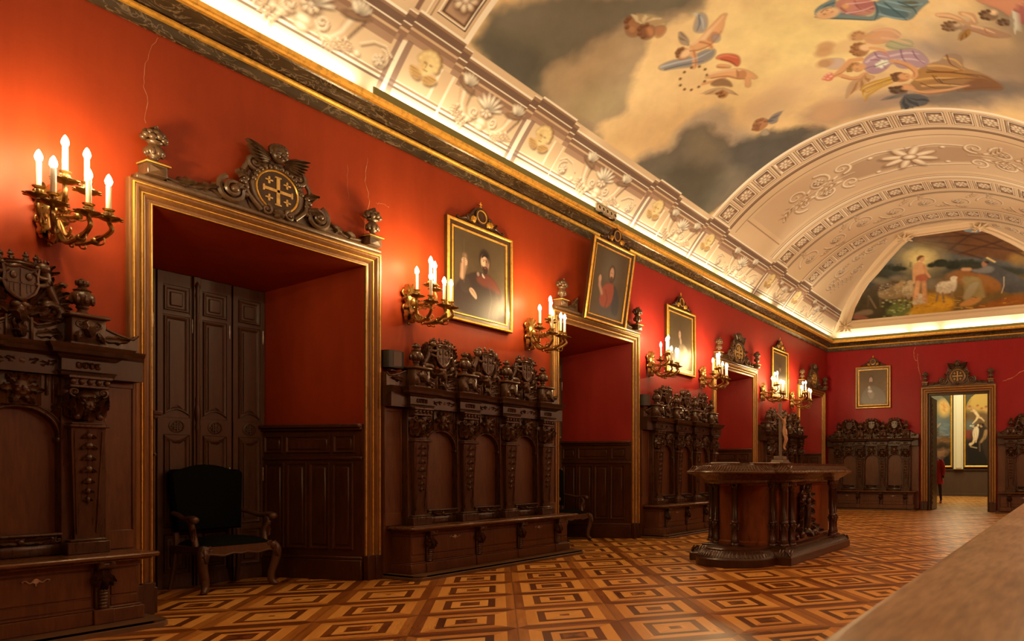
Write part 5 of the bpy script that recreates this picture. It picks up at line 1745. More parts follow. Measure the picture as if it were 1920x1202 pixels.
def make_stall():
    root = thing('choir_stall', '', 'choir stall')
    # step with rounded front corners
    st = [(-1.27, 0), (-1.27, -0.50)] + [(-1.19 - 0.08 * math.cos(a), -0.50 - 0.08 * math.sin(a)) for a in (0.4, 0.8, 1.2)] + [(-1.17, -0.585), (1.17, -0.585)] + [(1.19 + 0.08 * math.cos(a), -0.50 - 0.08 * math.sin(a)) for a in (1.2, 0.8, 0.4)] + [(1.27, -0.50), (1.27, 0)]
    MB().sweep([(x, y) for x, y in st], [(0.012, 0.0), (0.012, 0.028), (0.0, 0.034), (0.0, 0.05)], pl3).prism(st, 0.0, 0.05, 'z').build('step', STEPW, root)
    # bench chest
    b = MB().box(-1.18, 1.18, -0.36, -0.06, 0.05, 0.49)
    b.box(-1.20, 1.20, -0.395, -0.06, 0.05, 0.145, 0.005).box(-1.19, 1.19, -0.375, -0.06, 0.145, 0.158, 0.004)
    b.box(-1.19, 1.19, -0.372, -0.06, 0.425, 0.49, 0.004)
    for x0, x1 in ((-1.17, -1.02), (-0.92, -0.365), (-0.27, 0.27), (0.365, 0.92), (1.02, 1.17)):
        b.box(x0, x1, -0.366, -0.3, 0.165, 0.225, 0.004).box(x0, x1, -0.368, -0.3, 0.235, 0.418, 0.005)
    for x in (-0.97, -0.3167, 0.3167, 0.97):
        b.box(x - 0.055, x + 0.055, -0.41, -0.3, 0.05, 0.15, 0.005)
    b.build('bench_chest', OAKP, root)
    s = MB().box(-1.25, 1.25, -0.50, -0.07, 0.488, 0.522, 0.012)
    s.box(-1.22, 1.22, -0.46, -0.08, 0.470, 0.49, 0.008)
    s.build('seat', SEATW, root)
    # corbels
    c = MB().box(-0.04, 0.04, -0.385, -0.355, 0.15, 0.47, 0.004)
    c.lathe([(0.0, -0.045), (0.034, -0.045), (0.036, -0.03), (0.028, 0), (0.036, 0.03), (0.034, 0.045), (0.0, 0.045)], (0, -0.415, 0.452), 14, 'x')
    for q in (-1, 1):
        c.ball((q * 0.03, -0.435, 0.465), (0.022, 0.022, 0.022), nu=8, nv=5)
        c.leaf((q * 0.012, -0.385, 0.43), -PI / 2 + q * 0.22, 0.14, 0.05, 0.022)
        c.leaf((q * 0.02, -0.385, 0.40), -PI / 2 + q * 0.55, 0.09, 0.035, 0.018)
    c.leaf((0, -0.388, 0.44), -PI / 2, 0.17, 0.055, 0.03)
    for i in range(6):
        z = 0.275 - i * 0.022
        c.ball((0, -0.383, z), (0.034 - i * 0.0015, 0.030 - i * 0.002, 0.020), nu=10, nv=6)
    c0 = c.build('corbel', OAK, root, (-0.97, 0, 0))
    for x in (-0.3167, 0.3167, 0.97):
        share(c0, 'corbel', c0, OAK, root, (x, 0, 0))
    e = MB().lathe([(0.016, 0), (0.016, 0.004), (0.008, 0.006), (0.0, 0.003)], (0, 0, 0), 14, 'y')
    for q in (-1, 1):
        e.tube(spl([(q * 0.012, -0.003, 0.004), (q * 0.03, -0.004, -0.008), (q * 0.05, -0.004, 0.008), (q * 0.066, -0.004, 0.002), (q * 0.058, -0.004, -0.006)], 4), [0.006, 0.003], 6, 0.6)
    e.tube([(0, -0.003, -0.012), (0, -0.003, -0.032)], [0.007, 0.003], 6, 0.6)
    e0 = e.build('keyhole_plate', ESC, root, (-0.64, -0.369, 0.385))
    share(e0, 'keyhole_plate', e0, ESC, root, (0.64, -0.369, 0.385))
    # back boards
    k = MB().box(-1.275, 1.275, -0.09, -0.0, 0.05, 1.78)
    for q in (-1, 1):
        k.box(q * 1.265, q * 1.08, -0.10, -0.05, 0.525, 0.66, 0.004).box(q * 1.272, q * 1.255, -0.10, -0.05, 0.66, 1.73, 0.003).box(q * 1.085, q * 1.07, -0.10, -0.05, 0.66, 1.73, 0.003).box(q * 1.265, q * 1.08, -0.10, -0.05, 1.69, 1.73, 0.003)
    k.build('back_board', OAKP, root)
    # arched panels
    p = MB().box(-0.215, 0.215, -0.096, -0.085, 0.66, 1.54)
    p0 = p.build('arched_panel', OAKP, root, (BAYS[0], 0, 0))
    a = MB()
    n, r, zs = 16, 0.195, 1.315
    pts = [(r * math.cos(PI * i / n), zs + r * math.sin(PI * i / n)) for i in range(n + 1)]
    outer = []
    for x, z in pts:
        dx, dz = x, z - zs
        f = min(0.23 / abs(dx) if abs(dx) > 1e-6 else 9, 0.43 / abs(dz) if abs(dz) > 1e-6 else 9)
        outer.append((dx * f, zs + dz * f))
    vs_ = []
    for (x, z), (X2, Z2) in zip(pts, outer):
        vs_ += [(x, -0.096, z), (x, -0.15, z), (X2, -0.15, Z2)]
    a.add(vs_, [(3 * i + j, 3 * i + 3 + j, 3 * i + 4 + j, 3 * i + 1 + j) for i in range(n) for j in (0, 1)])
    for q in (-1, 1):
        a.box(q * r, q * 0.235, -0.15, -0.09, 0.66, zs)
        a.box(q * (r - 0.012), q * 0.235, -0.162, -0.09, zs - 0.03, zs, 0.004)
        a.box(q * 0.20, q * 0.215, -0.158, -0.09, 0.68, zs, 0.003)
    arcp = lambda rr, yy: [(rr * math.cos(PI * i / 20), yy, zs + rr * math.sin(PI * i / 20)) for i in range(21)]
    a.tube(arcp(r + 0.006, -0.152), 0.010, 6).tube(arcp(r + 0.030, -0.152), 0.008, 6)
    for q in (-1, 1):                                 # stepped fillets and leaves in the corners
        for d, w in ((0.135, 0.012), (0.165, 0.010), (0.20, 0.012)):
            a.box(q * d - w / 2, q * d + w / 2, -0.164, -0.14, 1.545 + (0.05 if d < 0.15 else 0), 1.735, 0.003)
        a.leaf((q * 0.215, -0.15, 1.46), PI / 2 + q * 0.5, 0.10, 0.07, 0.018)
        a.leaf((q * 0.205, -0.15, 1.68), -PI / 2 - q * 0.2, 0.10, 0.06, 0.02)
    a.box(-0.105, 0.105, -0.168, -0.14, 1.52, 1.735, 0.005)
    a0 = a.build('arch_frame', OAK, root, (BAYS[0], 0, 0))
    mk = MB().mask((0, -0.18, 1.63), 0.15)
    m0 = mk.build('carved_mask', OAK, root, (BAYS[0], 0, 0))
    sl_ = MB().box(-0.20, 0.20, -0.20, -0.09, 0.655, 0.675, 0.006).box(-0.23, 0.23, -0.165, -0.09, 0.525, 0.60, 0.004).box(-0.18, 0.18, -0.175, -0.09, 0.60, 0.655, 0.004)
    for q in (-1, 1):
        sl_.leaf((q * 0.01, -0.172, 0.622), PI / 2 - q * 1.45, 0.15, 0.055, 0.022)
        sl_.scroll((q * 0.185, -0.172, 0.628), 0.024, 1.2, PI / 2, 0.007, q)
    sl_.ball((0, -0.18, 0.625), (0.02, 0.02, 0.022))
    l0 = sl_.build('carved_sill', OAK, root, (BAYS[0], 0, 0))
    for x in BAYS[1:]:
        share(p0, 'arched_panel', p0, OAKP, root, (x, 0, 0))
        share(a0, 'arch_frame', a0, OAK, root, (x, 0, 0))
        share(m0, 'carved_mask', m0, OAK, root, (x, 0, 0))
        share(l0, 'carved_sill', l0, OAK, root, (x, 0, 0))
    # herm pilasters
    h = MB().box(-0.115, 0.115, -0.26, -0.08, 0.522, 0.605, 0.005).box(-0.10, 0.10, -0.25, -0.08, 0.605, 0.625, 0.006)
    h.box(-0.12, 0.12, -0.18, -0.08, 0.525, 1.735, 0.004)
    f0, f1 = (0.062, -0.215, 0.625), (0.092, -0.245, 1.385)
    h.add([(-f0[0], f0[1], f0[2]), (f0[0], f0[1], f0[2]), (f1[0], f1[1], f1[2]), (-f1[0], f1[1], f1[2]), (-f0[0], -0.15, f0[2]), (f0[0], -0.15, f0[2]), (f1[0], -0.15, f1[2]), (-f1[0], -0.15, f1[2])], [(0, 1, 2, 3), (0, 4, 5, 1), (1, 5, 6, 2), (2, 6, 7, 3), (3, 7, 4, 0)])
    for q in (-1, 1):
        h.tube([(q * 0.052, -0.219, 0.66), (q * 0.074, -0.244, 1.36)], 0.005, 5)
    h.box(-0.108, 0.108, -0.275, -0.1, 1.385, 1.405, 0.006).box(-0.095, 0.095, -0.26, -0.1, 1.405, 1.42, 0.004)
    h.box(-0.105, 0.105, -0.265, -0.1, 1.655, 1.675, 0.004).box(-0.118, 0.118, -0.285, -0.1, 1.715, 1.737, 0.005)
    h0 = h.build('pilaster', OAK, root, (PIL[0], 0, 0))
    cp = MB().ball((0, -0.19, 1.54), (0.085, 0.075, 0.11))
    cp.mask((0, -0.25, 1.535), 0.10)
    for q in (-1, 1):
        cp.leaf((q * 0.05, -0.235, 1.45), PI / 2 - q * 0.25, 0.15, 0.075, 0.035)
        cp.leaf((q * 0.08, -0.20, 1.45), PI / 2 - q * 0.1, 0.19, 0.07, 0.03)
        cp.scroll((q * 0.075, -0.25, 1.625), 0.030, 1.3, -PI / 2, 0.009, q)
        cp.ball((q * 0.06, -0.245, 1.46), (0.025, 0.02, 0.025), nu=8, nv=5)
    cp.leaf((0, -0.25, 1.43), PI / 2, 0.08, 0.07, 0.03)
    for i in range(5):
        cp.ball(((i - 2) * 0.045, -0.27, 1.695), (0.018, 0.014, 0.020), nu=8, nv=5)
    cp.box(-0.10, 0.10, -0.265, -0.1, 1.675, 1.715)
    cp0 = cp.build('capital', OAK, h0)
    dr = MB()
    for z, w in ((1.33, 0.030), (1.26, 0.036), (1.18, 0.030), (1.10, 0.034), (1.02, 0.026), (0.95, 0.022), (0.89, 0.018)):
        yy = -0.215 - 0.03 * (z - 0.625) / 0.76
        dr.ball((0, yy - 0.006, z), (w * 0.7, 0.018, 0.024), nu=8, nv=5)
        for q in (-1, 1):
            dr.leaf((q * 0.006, yy, z + 0.01), -PI / 2 + q * 0.8, w * 1.5, w * 0.9, 0.012, seg=6)
    dr.tube([(0, -0.243, 1.37), (0, -0.224, 0.85)], [0.006, 0.003], 5)
    d0 = dr.build('drop_ornament', OAK, h0)
    for x in PIL[1:]:
        hh = share(h0, 'pilaster', h0, OAK, root, (x, 0, 0))
        share(cp0, 'capital', cp0, OAK, hh, (0, 0, 0))
        share(d0, 'drop_ornament', d0, OAK, hh, (0, 0, 0))
    # entablature, breaking forward over each pilaster
    y0, y1 = -0.16, -0.225
    path = [(-1.28, -0.12), (-1.075, -0.12)]
    for i, x in enumerate(PIL):
        a_, b_ = x - 0.12, x + 0.12
        if i == 0:
            path += [(a_, -0.12), (a_, y1), (b_, y1), (b_, y0)]
        elif i == 3:
            path += [(a_, y0), (a_, y1), (b_, y1), (b_, -0.12)]
        else:
            path += [(a_, y0), (a_, y1), (b_, y1), (b_, y0)]
    path += [(1.075 + 0.001, -0.12), (1.28, -0.12)]
    path = [path[0]] + path[2:-2] + [path[-1]]
    en = MB().sweep(path, [(-0.12, 1.737), (0.022, 1.737), (0.026, 1.757), (0.034, 1.765), (0.02, 1.77), (0.02, 1.845), (0.032, 1.85), (0.05, 1.868), (0.085, 1.880), (0.09, 1.905), (0.105, 1.925), (0.11, 1.94), (-0.12, 1.945)], pl3)
    en.box(-1.275, 1.275, -0.2, 0, 1.735, 1.945)
    en.build('entablature', OAKD, root, angle=25)
    fz = MB().ball((0, -0.185, 1.808), (0.028, 0.020, 0.030), nu=9, nv=6)
    for q in (-1, 1):
        for k_ in range(4):
            fz.leaf((q * (0.02 + 0.045 * k_), -0.178, 1.79 + 0.008 * (k_ % 2)), PI / 2 - q * (1.0 + 0.5 * (k_ % 2)), 0.07, 0.05, 0.02, seg=7)
            fz.ball((q * (0.05 + 0.045 * k_), -0.183, 1.825 - 0.03 * (k_ % 2)), (0.014, 0.014, 0.013), nu=7, nv=5)
    f0_ = fz.build('frieze_carving', OAK, root, (BAYS[0], 0, 0))
    for x in BAYS[1:]:
        share(f0_, 'frieze_carving', f0_, OAK, root, (x, 0, 0))
    fz = MB()
    for i in range(4):
        fz.ball((-0.054 + i * 0.036, -0.247, 1.808), (0.014, 0.012, 0.024), nu=8, nv=5)
        fz.leaf((-0.054 + i * 0.036, -0.243, 1.785), PI / 2 + (i - 1.5) * 0.3, 0.05, 0.03, 0.012, seg=6)
    f1_ = fz.build('pier_frieze_carving', OAK, root, (PIL[0], 0, 0))
    for x in PIL[1:]:
        share(f1_, 'pier_frieze_carving', f1_, OAK, root, (x, 0, 0))
    # parapet with piers
    cw = MB()
    for x in BAYS:
        n = 10
        top = []
        for i in range(2 * n + 1):
            t = -1 + i / n
            top.append((x + t * 0.225, 2.045 + 0.085 * (abs(t) ** 2.2 if abs(t) > 0.3 else 0.0) + (0.09 * max(0, 1 - abs(t) / 0.34) ** 0.7)))
        cw.prism(top + [(x + 0.225, 1.94), (x - 0.225, 1.94)], -0.15, -0.06)
        tp = [(px_, -0.152, pz) for px_, pz in top]
        cw.tube(tp, 0.011, 6)
        cw.tube([(a_, b_, z - 0.02) for a_, b_, z in tp], 0.006, 5)
        for q in (-1, 1):
            cw.box(x + q * 0.060 - 0.008, x + q * 0.060 + 0.008, -0.165, -0.1, 1.945, 2.10, 0.003)
            cw.leaf((x + q * 0.085, -0.15, 1.99), PI / 2 - q * 1.3, 0.12, 0.06, 0.016)
            cw.leaf((x + q * 0.20, -0.15, 1.98), PI / 2 + q * 0.4, 0.08, 0.05, 0.014)
        cw.scroll((x, -0.17, 2.055), 0.036, 1.3, PI / 2, 0.012, 1).scroll((x, -0.18, 1.985), 0.024, 1.2, -PI / 2, 0.010, -1)
        cw.leaf((x, -0.17, 2.05), -PI / 2, 0.10, 0.07, 0.03)
    for q in (-1, 1):
        n = 8
        top = [(q * (1.04 + 0.235 * i / n), 2.12 - 0.075 * math.sin(PI / 2 * i / n) + (0.035 if i == n else 0)) for i in range(n + 1)]
        cw.prism(top + [(q * 1.275, 1.94), (q * 1.04, 1.94)], -0.13, -0.06)
        cw.tube([(x, -0.132, z) for x, z in top], 0.010, 6)
        cw.leaf((q * 1.08, -0.13, 2.02), PI / 2 - q * 1.5, 0.15, 0.06, 0.016)
    cw.build('parapet', OAK, root)
    pr = MB().box(-0.092, 0.092, -0.25, -0.05, 1.943, 2.135, 0.005).box(-0.112, 0.112, -0.275, -0.04, 2.135, 2.160, 0.007).box(-0.10, 0.10, -0.262, -0.05, 1.943, 1.965, 0.004)
    pr.leaf((0, -0.25, 2.12), -PI / 2, 0.13, 0.08, 0.028)
    for q in (-1, 1):
        pr.scroll((q * 0.045, -0.25, 2.085), 0.026, 1.2, PI / 2, 0.008, -q)
        pr.leaf((q * 0.05, -0.25, 2.04), -PI / 2 + q * 0.3, 0.08, 0.04, 0.016)
    pr0 = pr.build('pier', OAK, root, (PIL[0], 0, 0))
    fi = MB().lathe([(0.05, 2.158), (0.052, 2.172), (0.03, 2.185), (0.024, 2.20), (0.036, 2.215), (0.03, 2.228), (0.054, 2.25), (0.066, 2.285), (0.062, 2.305), (0.044, 2.325), (0.050, 2.335), (0.030, 2.348), (0.022, 2.36), (0.034, 2.378), (0.030, 2.395), (0.012, 2.415), (0.0, 2.42)], (0, -0.155, 0), 14)
    for i in range(8):
        a_ = 2 * PI * i / 8
        fi.ball((0.056 * math.cos(a_), -0.155 + 0.056 * math.sin(a_), 2.27), (0.017, 0.017, 0.034), nu=6, nv=5)
        fi.ball((0.03 * math.cos(a_), -0.155 + 0.03 * math.sin(a_), 2.385), (0.011, 0.011, 0.018), nu=6, nv=5)
    fi0 = fi.build('finial', OAK, root, (PIL[0], 0, 0))
    for x in PIL[1:]:
        share(pr0, 'pier', pr0, OAK, root, (x, 0, 0))
        share(fi0, 'finial', fi0, OAK, root, (x, 0, 0))

    # coats of arms
    def arms(kind):
        g_ = MB()
        for q in (-1, 1):
            g_.scroll((q * 0.085, -0.13, 2.155), 0.055, 1.5, PI / 2, 0.016, -q)
            g_.scroll((q * 0.155, -0.12, 2.12), 0.04, 1.3, PI / 2, 0.013, q)
            g_.leaf((q * 0.03, -0.14, 2.12), PI / 2 - q * 1.1, 0.14, 0.075, 0.03)
            g_.leaf((q * 0.10, -0.13, 2.10), PI / 2 - q * 1.5, 0.12, 0.06, 0.025)
            g_.leaf((q * 0.06, -0.13, 2.19), PI / 2 - q * 0.5, 0.13, 0.06, 0.025)
            for k_ in range(6):
                g_.leaf((q * 0.09, -0.105, 2.20), PI / 2 - q * (0.10 + 0.30 * k_), 0.235 - 0.008 * k_, 0.08, 0.024)
            g_.scroll((q * 0.225, -0.115, 2.17), 0.035, 1.3, PI / 2, 0.012, -q)
            g_.ball((q * 0.02, -0.17, 2.17), (0.03, 0.03, 0.025), nu=8, nv=6)
        g_.leaf((0, -0.15, 2.20), -PI / 2, 0.16, 0.09, 0.04)
        g_.ball((0, -0.17, 2.14), (0.03, 0.03, 0.04))
        go = g_.build('coat_of_arms', OAK, root)
        sh = MB()
        out_ = [(-0.085, 2.415), (-0.05, 2.405), (0, 2.418), (0.05, 2.405), (0.085, 2.415), (0.078, 2.36), (0.082, 2.30), (0.065, 2.25), (0.03, 2.215), (0, 2.20), (-0.03, 2.215), (-0.065, 2.25), (-0.082, 2.30), (-0.078, 2.36)]
        sh.prism(out_, -0.185, -0.13)
        sh.tube([(x, -0.187, z) for x, z in out_ + out_[:1]], 0.009, 6)
        if kind != 'cross':
            sh.box(-0.004, 0.004, -0.193, -0.18, 2.225, 2.40).box(-0.07, 0.07, -0.193, -0.18, 2.305, 2.313)
            for x, z in ((-0.037, 2.355), (0.037, 2.355)):
                sh.ball((x, -0.188, z), (0.018, 0.010, 0.026), nu=8, nv=5)
            for x in (-0.05, -0.03, 0.03, 0.05):
                sh.box(x - 0.004, x + 0.004, -0.190, -0.18, 2.24 + abs(x) * 0.3, 2.30)
        else:
            sh.box(-0.01, 0.01, -0.194, -0.18, 2.24, 2.39).box(-0.06, 0.06, -0.194, -0.18, 2.32, 2.34)
            for x in (-0.035, 0.035):
                sh.ball((x, -0.188, 2.365), (0.016, 0.010, 0.016), nu=8, nv=5)
                sh.ball((x, -0.188, 2.29), (0.014, 0.010, 0.016), nu=8, nv=5)
        sh.build('shield', OAK, go)
        cr_ = MB().lathe([(0.072, 0), (0.080, 0.008), (0.074, 0.018), (0.078, 0.028)], (0, -0.145, 2.425), 16, cap=False)
        for i in range(8):
            a_ = 2 * PI * i / 8 + 0.2
            x, y = 0.08 * math.cos(a_), -0.145 + 0.05 * math.sin(a_)
            cr_.tube([(x, y, 2.445), (x * 1.12, y, 2.475)], [0.010, 0.006], 6)
            cr_.ball((x * 1.14, y, 2.487), (0.018, 0.012, 0.012), nu=7, nv=5).ball((x * 1.16, y, 2.502), (0.009, 0.009, 0.012), nu=6, nv=5)
        cr_.build('crown', OAK, go)
        for q in (-1, 1):
            l_ = MB()
            if kind == 'putti':
                l_.tube(spl([(q * 0.15, -0.12, 2.17), (q * 0.165, -0.13, 2.25), (q * 0.14, -0.14, 2.33), (q * 0.125, -0.15, 2.39)]), [0.03, 0.042, 0.045, 0.03], 9)
                l_.ball((q * 0.125, -0.16, 2.43), (0.042, 0.042, 0.046))
                for i in range(6):
                    a_ = 2 * PI * i / 6
                    l_.ball((q * 0.128 + 0.034 * math.cos(a_), -0.15, 2.445 + 0.026 * math.sin(a_)), 0.020, nu=7, nv=5)
                l_.tube(spl([(q * 0.13, -0.15, 2.37), (q * 0.10, -0.18, 2.34), (q * 0.06, -0.19, 2.36)]), [0.02, 0.014], 7)
                l_.tube(spl([(q * 0.15, -0.13, 2.36), (q * 0.20, -0.14, 2.31), (q * 0.17, -0.16, 2.26)]), [0.02, 0.013], 7)
                l_.tube(spl([(q * 0.16, -0.13, 2.2), (q * 0.11, -0.17, 2.19), (q * 0.10, -0.16, 2.12)]), [0.030, 0.018], 7)
                l_.tube(spl([(q * 0.165, -0.13, 2.2), (q * 0.20, -0.15, 2.17), (q * 0.20, -0.14, 2.09)]), [0.030, 0.018], 7)
                for k_ in range(3):
                    l_.leaf((q * 0.17, -0.11, 2.33), PI / 2 - q * (0.6 + 0.35 * k_), 0.12, 0.045, 0.014)
            else:
                l_.tube(spl([(q * 0.185, -0.11, 2.15), (q * 0.19, -0.12, 2.22), (q * 0.155, -0.13, 2.30), (q * 0.135, -0.135, 2.37), (q * 0.125, -0.14, 2.41)]), [0.026, 0.042, 0.036, 0.046, 0.034], 9)
                l_.ball((q * 0.115, -0.155, 2.435), (0.040, 0.036, 0.038)).ball((q * 0.083, -0.165, 2.428), (0.022, 0.02, 0.016), nu=8, nv=6)
                for i in range(9):
                    a_ = PI * 0.1 + i * 0.6
                    l_.leaf((q * (0.13 + 0.02 * math.cos(a_)), -0.135, 2.40 + 0.03 * math.sin(a_)), a_, 0.055, 0.03, 0.02, seg=6)
                for i in range(4):
                    l_.tube([(q * (0.095 + 0.015 * i), -0.15, 2.468), (q * (0.092 + 0.017 * i), -0.15, 2.492)], [0.007, 0.004], 5)
                l_.tube(spl([(q * 0.13, -0.15, 2.37), (q * 0.09, -0.175, 2.365), (q * 0.06, -0.19, 2.39)]), [0.020, 0.012], 7)
                l_.tube(spl([(q * 0.14, -0.15, 2.33), (q * 0.09, -0.175, 2.31), (q * 0.065, -0.19, 2.32)]), [0.020, 0.012], 7)
                l_.tube(spl([(q * 0.185, -0.13, 2.20), (q * 0.13, -0.16, 2.20), (q * 0.125, -0.16, 2.14), (q * 0.09, -0.165, 2.12)]), [0.032, 0.022, 0.014], 7)
                l_.tube(spl([(q * 0.19, -0.12, 2.20), (q * 0.215, -0.14, 2.16), (q * 0.19, -0.14, 2.10), (q * 0.17, -0.15, 2.085)]), [0.030, 0.020, 0.013], 7)
                l_.tube(spl([(q * 0.20, -0.11, 2.17), (q * 0.25, -0.11, 2.19), (q * 0.235, -0.11, 2.26), (q * 0.20, -0.11, 2.30), (q * 0.225, -0.11, 2.36), (q * 0.25, -0.11, 2.35)]), [0.012, 0.010, 0.016], 7)
                if kind == 'eagle':
                    for k_ in range(4):
                        l_.leaf((q * 0.16, -0.11, 2.30), PI / 2 - q * (0.05 + 0.25 * k_), 0.17 - 0.02 * k_, 0.05, 0.016)
            l_.build('supporter_figure', OAK, go)
        return go
    for x, kd in zip(BAYS, ('eagle', 'putti', 'lion')):
        arms(kd).location = (x, 0, 0)
    return root


stall = make_stall()
SG = 'carved oak choir stalls along the walls'
LB = ['dark carved oak choir stall cropped by the frame edge before the first doorway',
      'dark carved oak choir stall between the first and second doorways under the bearded man portrait',
      'dark carved oak choir stall between the second and third doorways behind the walnut centre table',
      'dark carved oak choir stall between the third and fourth doorways partly hidden behind the crucifix']
for k, yk in enumerate(STALLS):
    place_copy(stall, k == 0, (0, yk, 0), FX, LB[k], SG)
place_copy(stall, False, (1.335, YB, 0), 0, 'dark carved oak choir stall on the far wall under the pale portrait', SG)
place_copy(stall, False, (5.88, YB, 0), 0, 'dark carved oak choir stall cropped by the frame edge beyond the gallery doorway', SG)

# ------------------------------------------------------------------ carved pediments over the doorways


def make_pediment(full=True, sx=1.0):
    root = thing('door_pediment', '', 'pediment')
    b = MB().box(-1.0 * sx, 1.0 * sx, -0.085, 0, 3.262, 3.30, 0.005)
    n = 14
    if full:
        top = []
        for i in range(n + 1):
            t = i / n
            x = -0.80 + 1.6 * t
            top.append((x * sx, 3.335 + 0.21 * max(0, 1 - abs(x) / 0.62) ** 1.3 + 0.012 * math.cos(x * 14)))
        b.prism([(-0.80 * sx, 3.29)] + top + [(0.80 * sx, 3.29)], -0.055, 0)
        b.tube([(x, -0.055, z) for x, z in top], 0.014, 6)
        for q in (-1, 1):
            for x, a_, L in ((0.74, 0.1, 0.13), (0.62, 0.25, 0.15), (0.50, 0.45, 0.15)):
                b.leaf((q * x * sx, -0.05, 3.345 + 0.18 * max(0, 1 - x / 0.62)), PI / 2 + q * (PI / 2 - a_), L, 0.07, 0.03)
    else:
        for q in (-1, 1):
            top = [(q * x * sx, z) for x, z in ((0.80, 3.335), (0.70, 3.345), (0.62, 3.40), (0.56, 3.47), (0.52, 3.50))]
            b.prism(top + [(q * 0.52 * sx, 3.29), (q * 0.80 * sx, 3.29)], -0.055, 0)
            b.tube([(x, -0.055, z) for x, z in top], 0.014, 6)
            b.leaf((q * 0.55 * sx, -0.05, 3.42), PI / 2 - q * 2.0, 0.15, 0.08, 0.03)
    b.build('base_board', PED, root)
    for q in (-1, 1):
        p = MB().box(-0.064, 0.064, -0.145, -0.005, 3.30, 3.385, 0.005).box(-0.078, 0.078, -0.162, -0.005, 3.38, 3.402, 0.006)
        p.add([(-0.05, -0.146, 3.31), (0.05, -0.146, 3.31), (0.05, -0.146, 3.37), (-0.05, -0.146, 3.37), (0, -0.168, 3.34)], [(0, 1, 4), (1, 2, 4), (2, 3, 4), (3, 0, 4)])
        po = p.build('pedestal', PED, root, (q * 0.895 * sx, 0, 0))
        MB().box(-0.079, 0.079, -0.164, -0.01, 3.383, 3.393, 0.003).build('gilt_fillet', GOLD, po)
        u = MB().lathe([(0.035, 3.40), (0.042, 3.41), (0.022, 3.425), (0.026, 3.44), (0.058, 3.47), (0.062, 3.495), (0.042, 3.525), (0.034, 3.54), (0.052, 3.555), (0.05, 3.565), (0.0, 3.57)], (0, -0.092, 0), 14)
        for i in range(9):
            a_ = 2 * PI * i / 9
            u.ball((0.05 * math.cos(a_), -0.092 + 0.05 * math.sin(a_), 3.48), (0.018, 0.018, 0.03), nu=6, nv=5)
            u.ball((0.062 * math.cos(a_), -0.092 + 0.055 * math.sin(a_), 3.585 + 0.012 * (i % 2)), (0.028, 0.026, 0.026), nu=7, nv=5)
            u.ball((0.05 * math.cos(a_ + 0.4), -0.092 + 0.045 * math.sin(a_ + 0.4), 3.62), (0.026, 0.024, 0.024), nu=7, nv=5)
        u.ball((0, -0.092, 3.64), (0.04, 0.036, 0.032))
        u.leaf((0, -0.11, 3.63), PI / 2, 0.05, 0.05, 0.01)
        u.build('finial', PED, root, (q * 0.895 * sx, 0, 0))
    if not full:
        return root
    for q in (-1, 1):
        s = MB().scroll((q * 0.355, -0.075, 3.405), 0.108, 2.1, PI / 2 - q * 0.4, 0.024, -q, 40, 0.045, 0.1)
        s.tube(spl([(q * 0.42, -0.055, 3.33), (q * 0.50, -0.06, 3.36), (q * 0.60, -0.055, 3.345), (q * 0.70, -0.05, 3.33)]), [0.02, 0.008], 7)
        s.build('scroll', PED, root)
    # cartouche with the cross potent and four crosslets
    c = MB().lathe([(0.225, 0.05), (0.228, 0.085), (0.200, 0.10), (0.185, 0.088), (0.175, 0.085)], (0, 0, 3.515), 28, 'y', cap=False)
    c.lathe([(0.0, 0.06), (0.19, 0.06), (0.19, 0.085), (0.0, 0.085)], (0, 0, 3.515), 28, 'y')
    c.prism([(-0.20, 3.30), (-0.26, 3.42), (-0.24, 3.58), (-0.19, 3.72), (-0.10, 3.77), (0.10, 3.77), (0.19, 3.72), (0.24, 3.58), (0.26, 3.42), (0.20, 3.30)], -0.07, 0)
    for q in (-1, 1):
        c.scroll((q * 0.185, -0.085, 3.70), 0.06, 1.6, -PI / 2, 0.022, q, 26)
        c.scroll((q * 0.095, -0.10, 3.33), 0.045, 1.5, PI / 2, 0.016, q, 24)
        c.tube(spl([(q * 0.235, -0.08, 3.69), (q * 0.275, -0.085, 3.60), (q * 0.25, -0.08, 3.50), (q * 0.24, -0.09, 3.42), (q * 0.14, -0.10, 3.31)]), [0.018, 0.026, 0.018], 8)
        c.leaf((q * 0.24, -0.07, 3.55), PI / 2 - q * 1.3, 0.11, 0.07, 0.04).leaf((q * 0.25, -0.07, 3.46), PI / 2 - q * 1.9, 0.13, 0.08, 0.04)
        for k in range(6):
            a_ = 1.1 + k * 0.22
            c.ball((q * (0.255 + 0.02 * (k % 2)), -0.08, 3.40 + 0.035 * k), (0.028, 0.03, 0.026), nu=7, nv=5)
        for k in range(7):
            a_ = PI / 2 - q * (0.15 + k * 0.2)
            c.ball((0.205 * math.cos(a_), -0.095, 3.515 + 0.205 * math.sin(a_)), (0.022, 0.02, 0.022), nu=7, nv=5)
    c.leaf((0, -0.085, 3.36), -PI / 2, 0.09, 0.10, 0.035)
    co = c.build('cartouche', PED, root)
    MB().lathe([(0.165, 0.0), (0.172, 0.010), (0.182, 0.0)], (0, -0.088, 3.515), 30, 'y', cap=False).build('gilt_ring', GOLD, co)
    MB().lathe([(0.0, 0.0), (0.163, 0.0), (0.163, 0.0035), (0.0, 0.0035)], (0, -0.0855, 3.515), 28, 'y').build('shield_field', OAKD, co)
    x_ = MB()
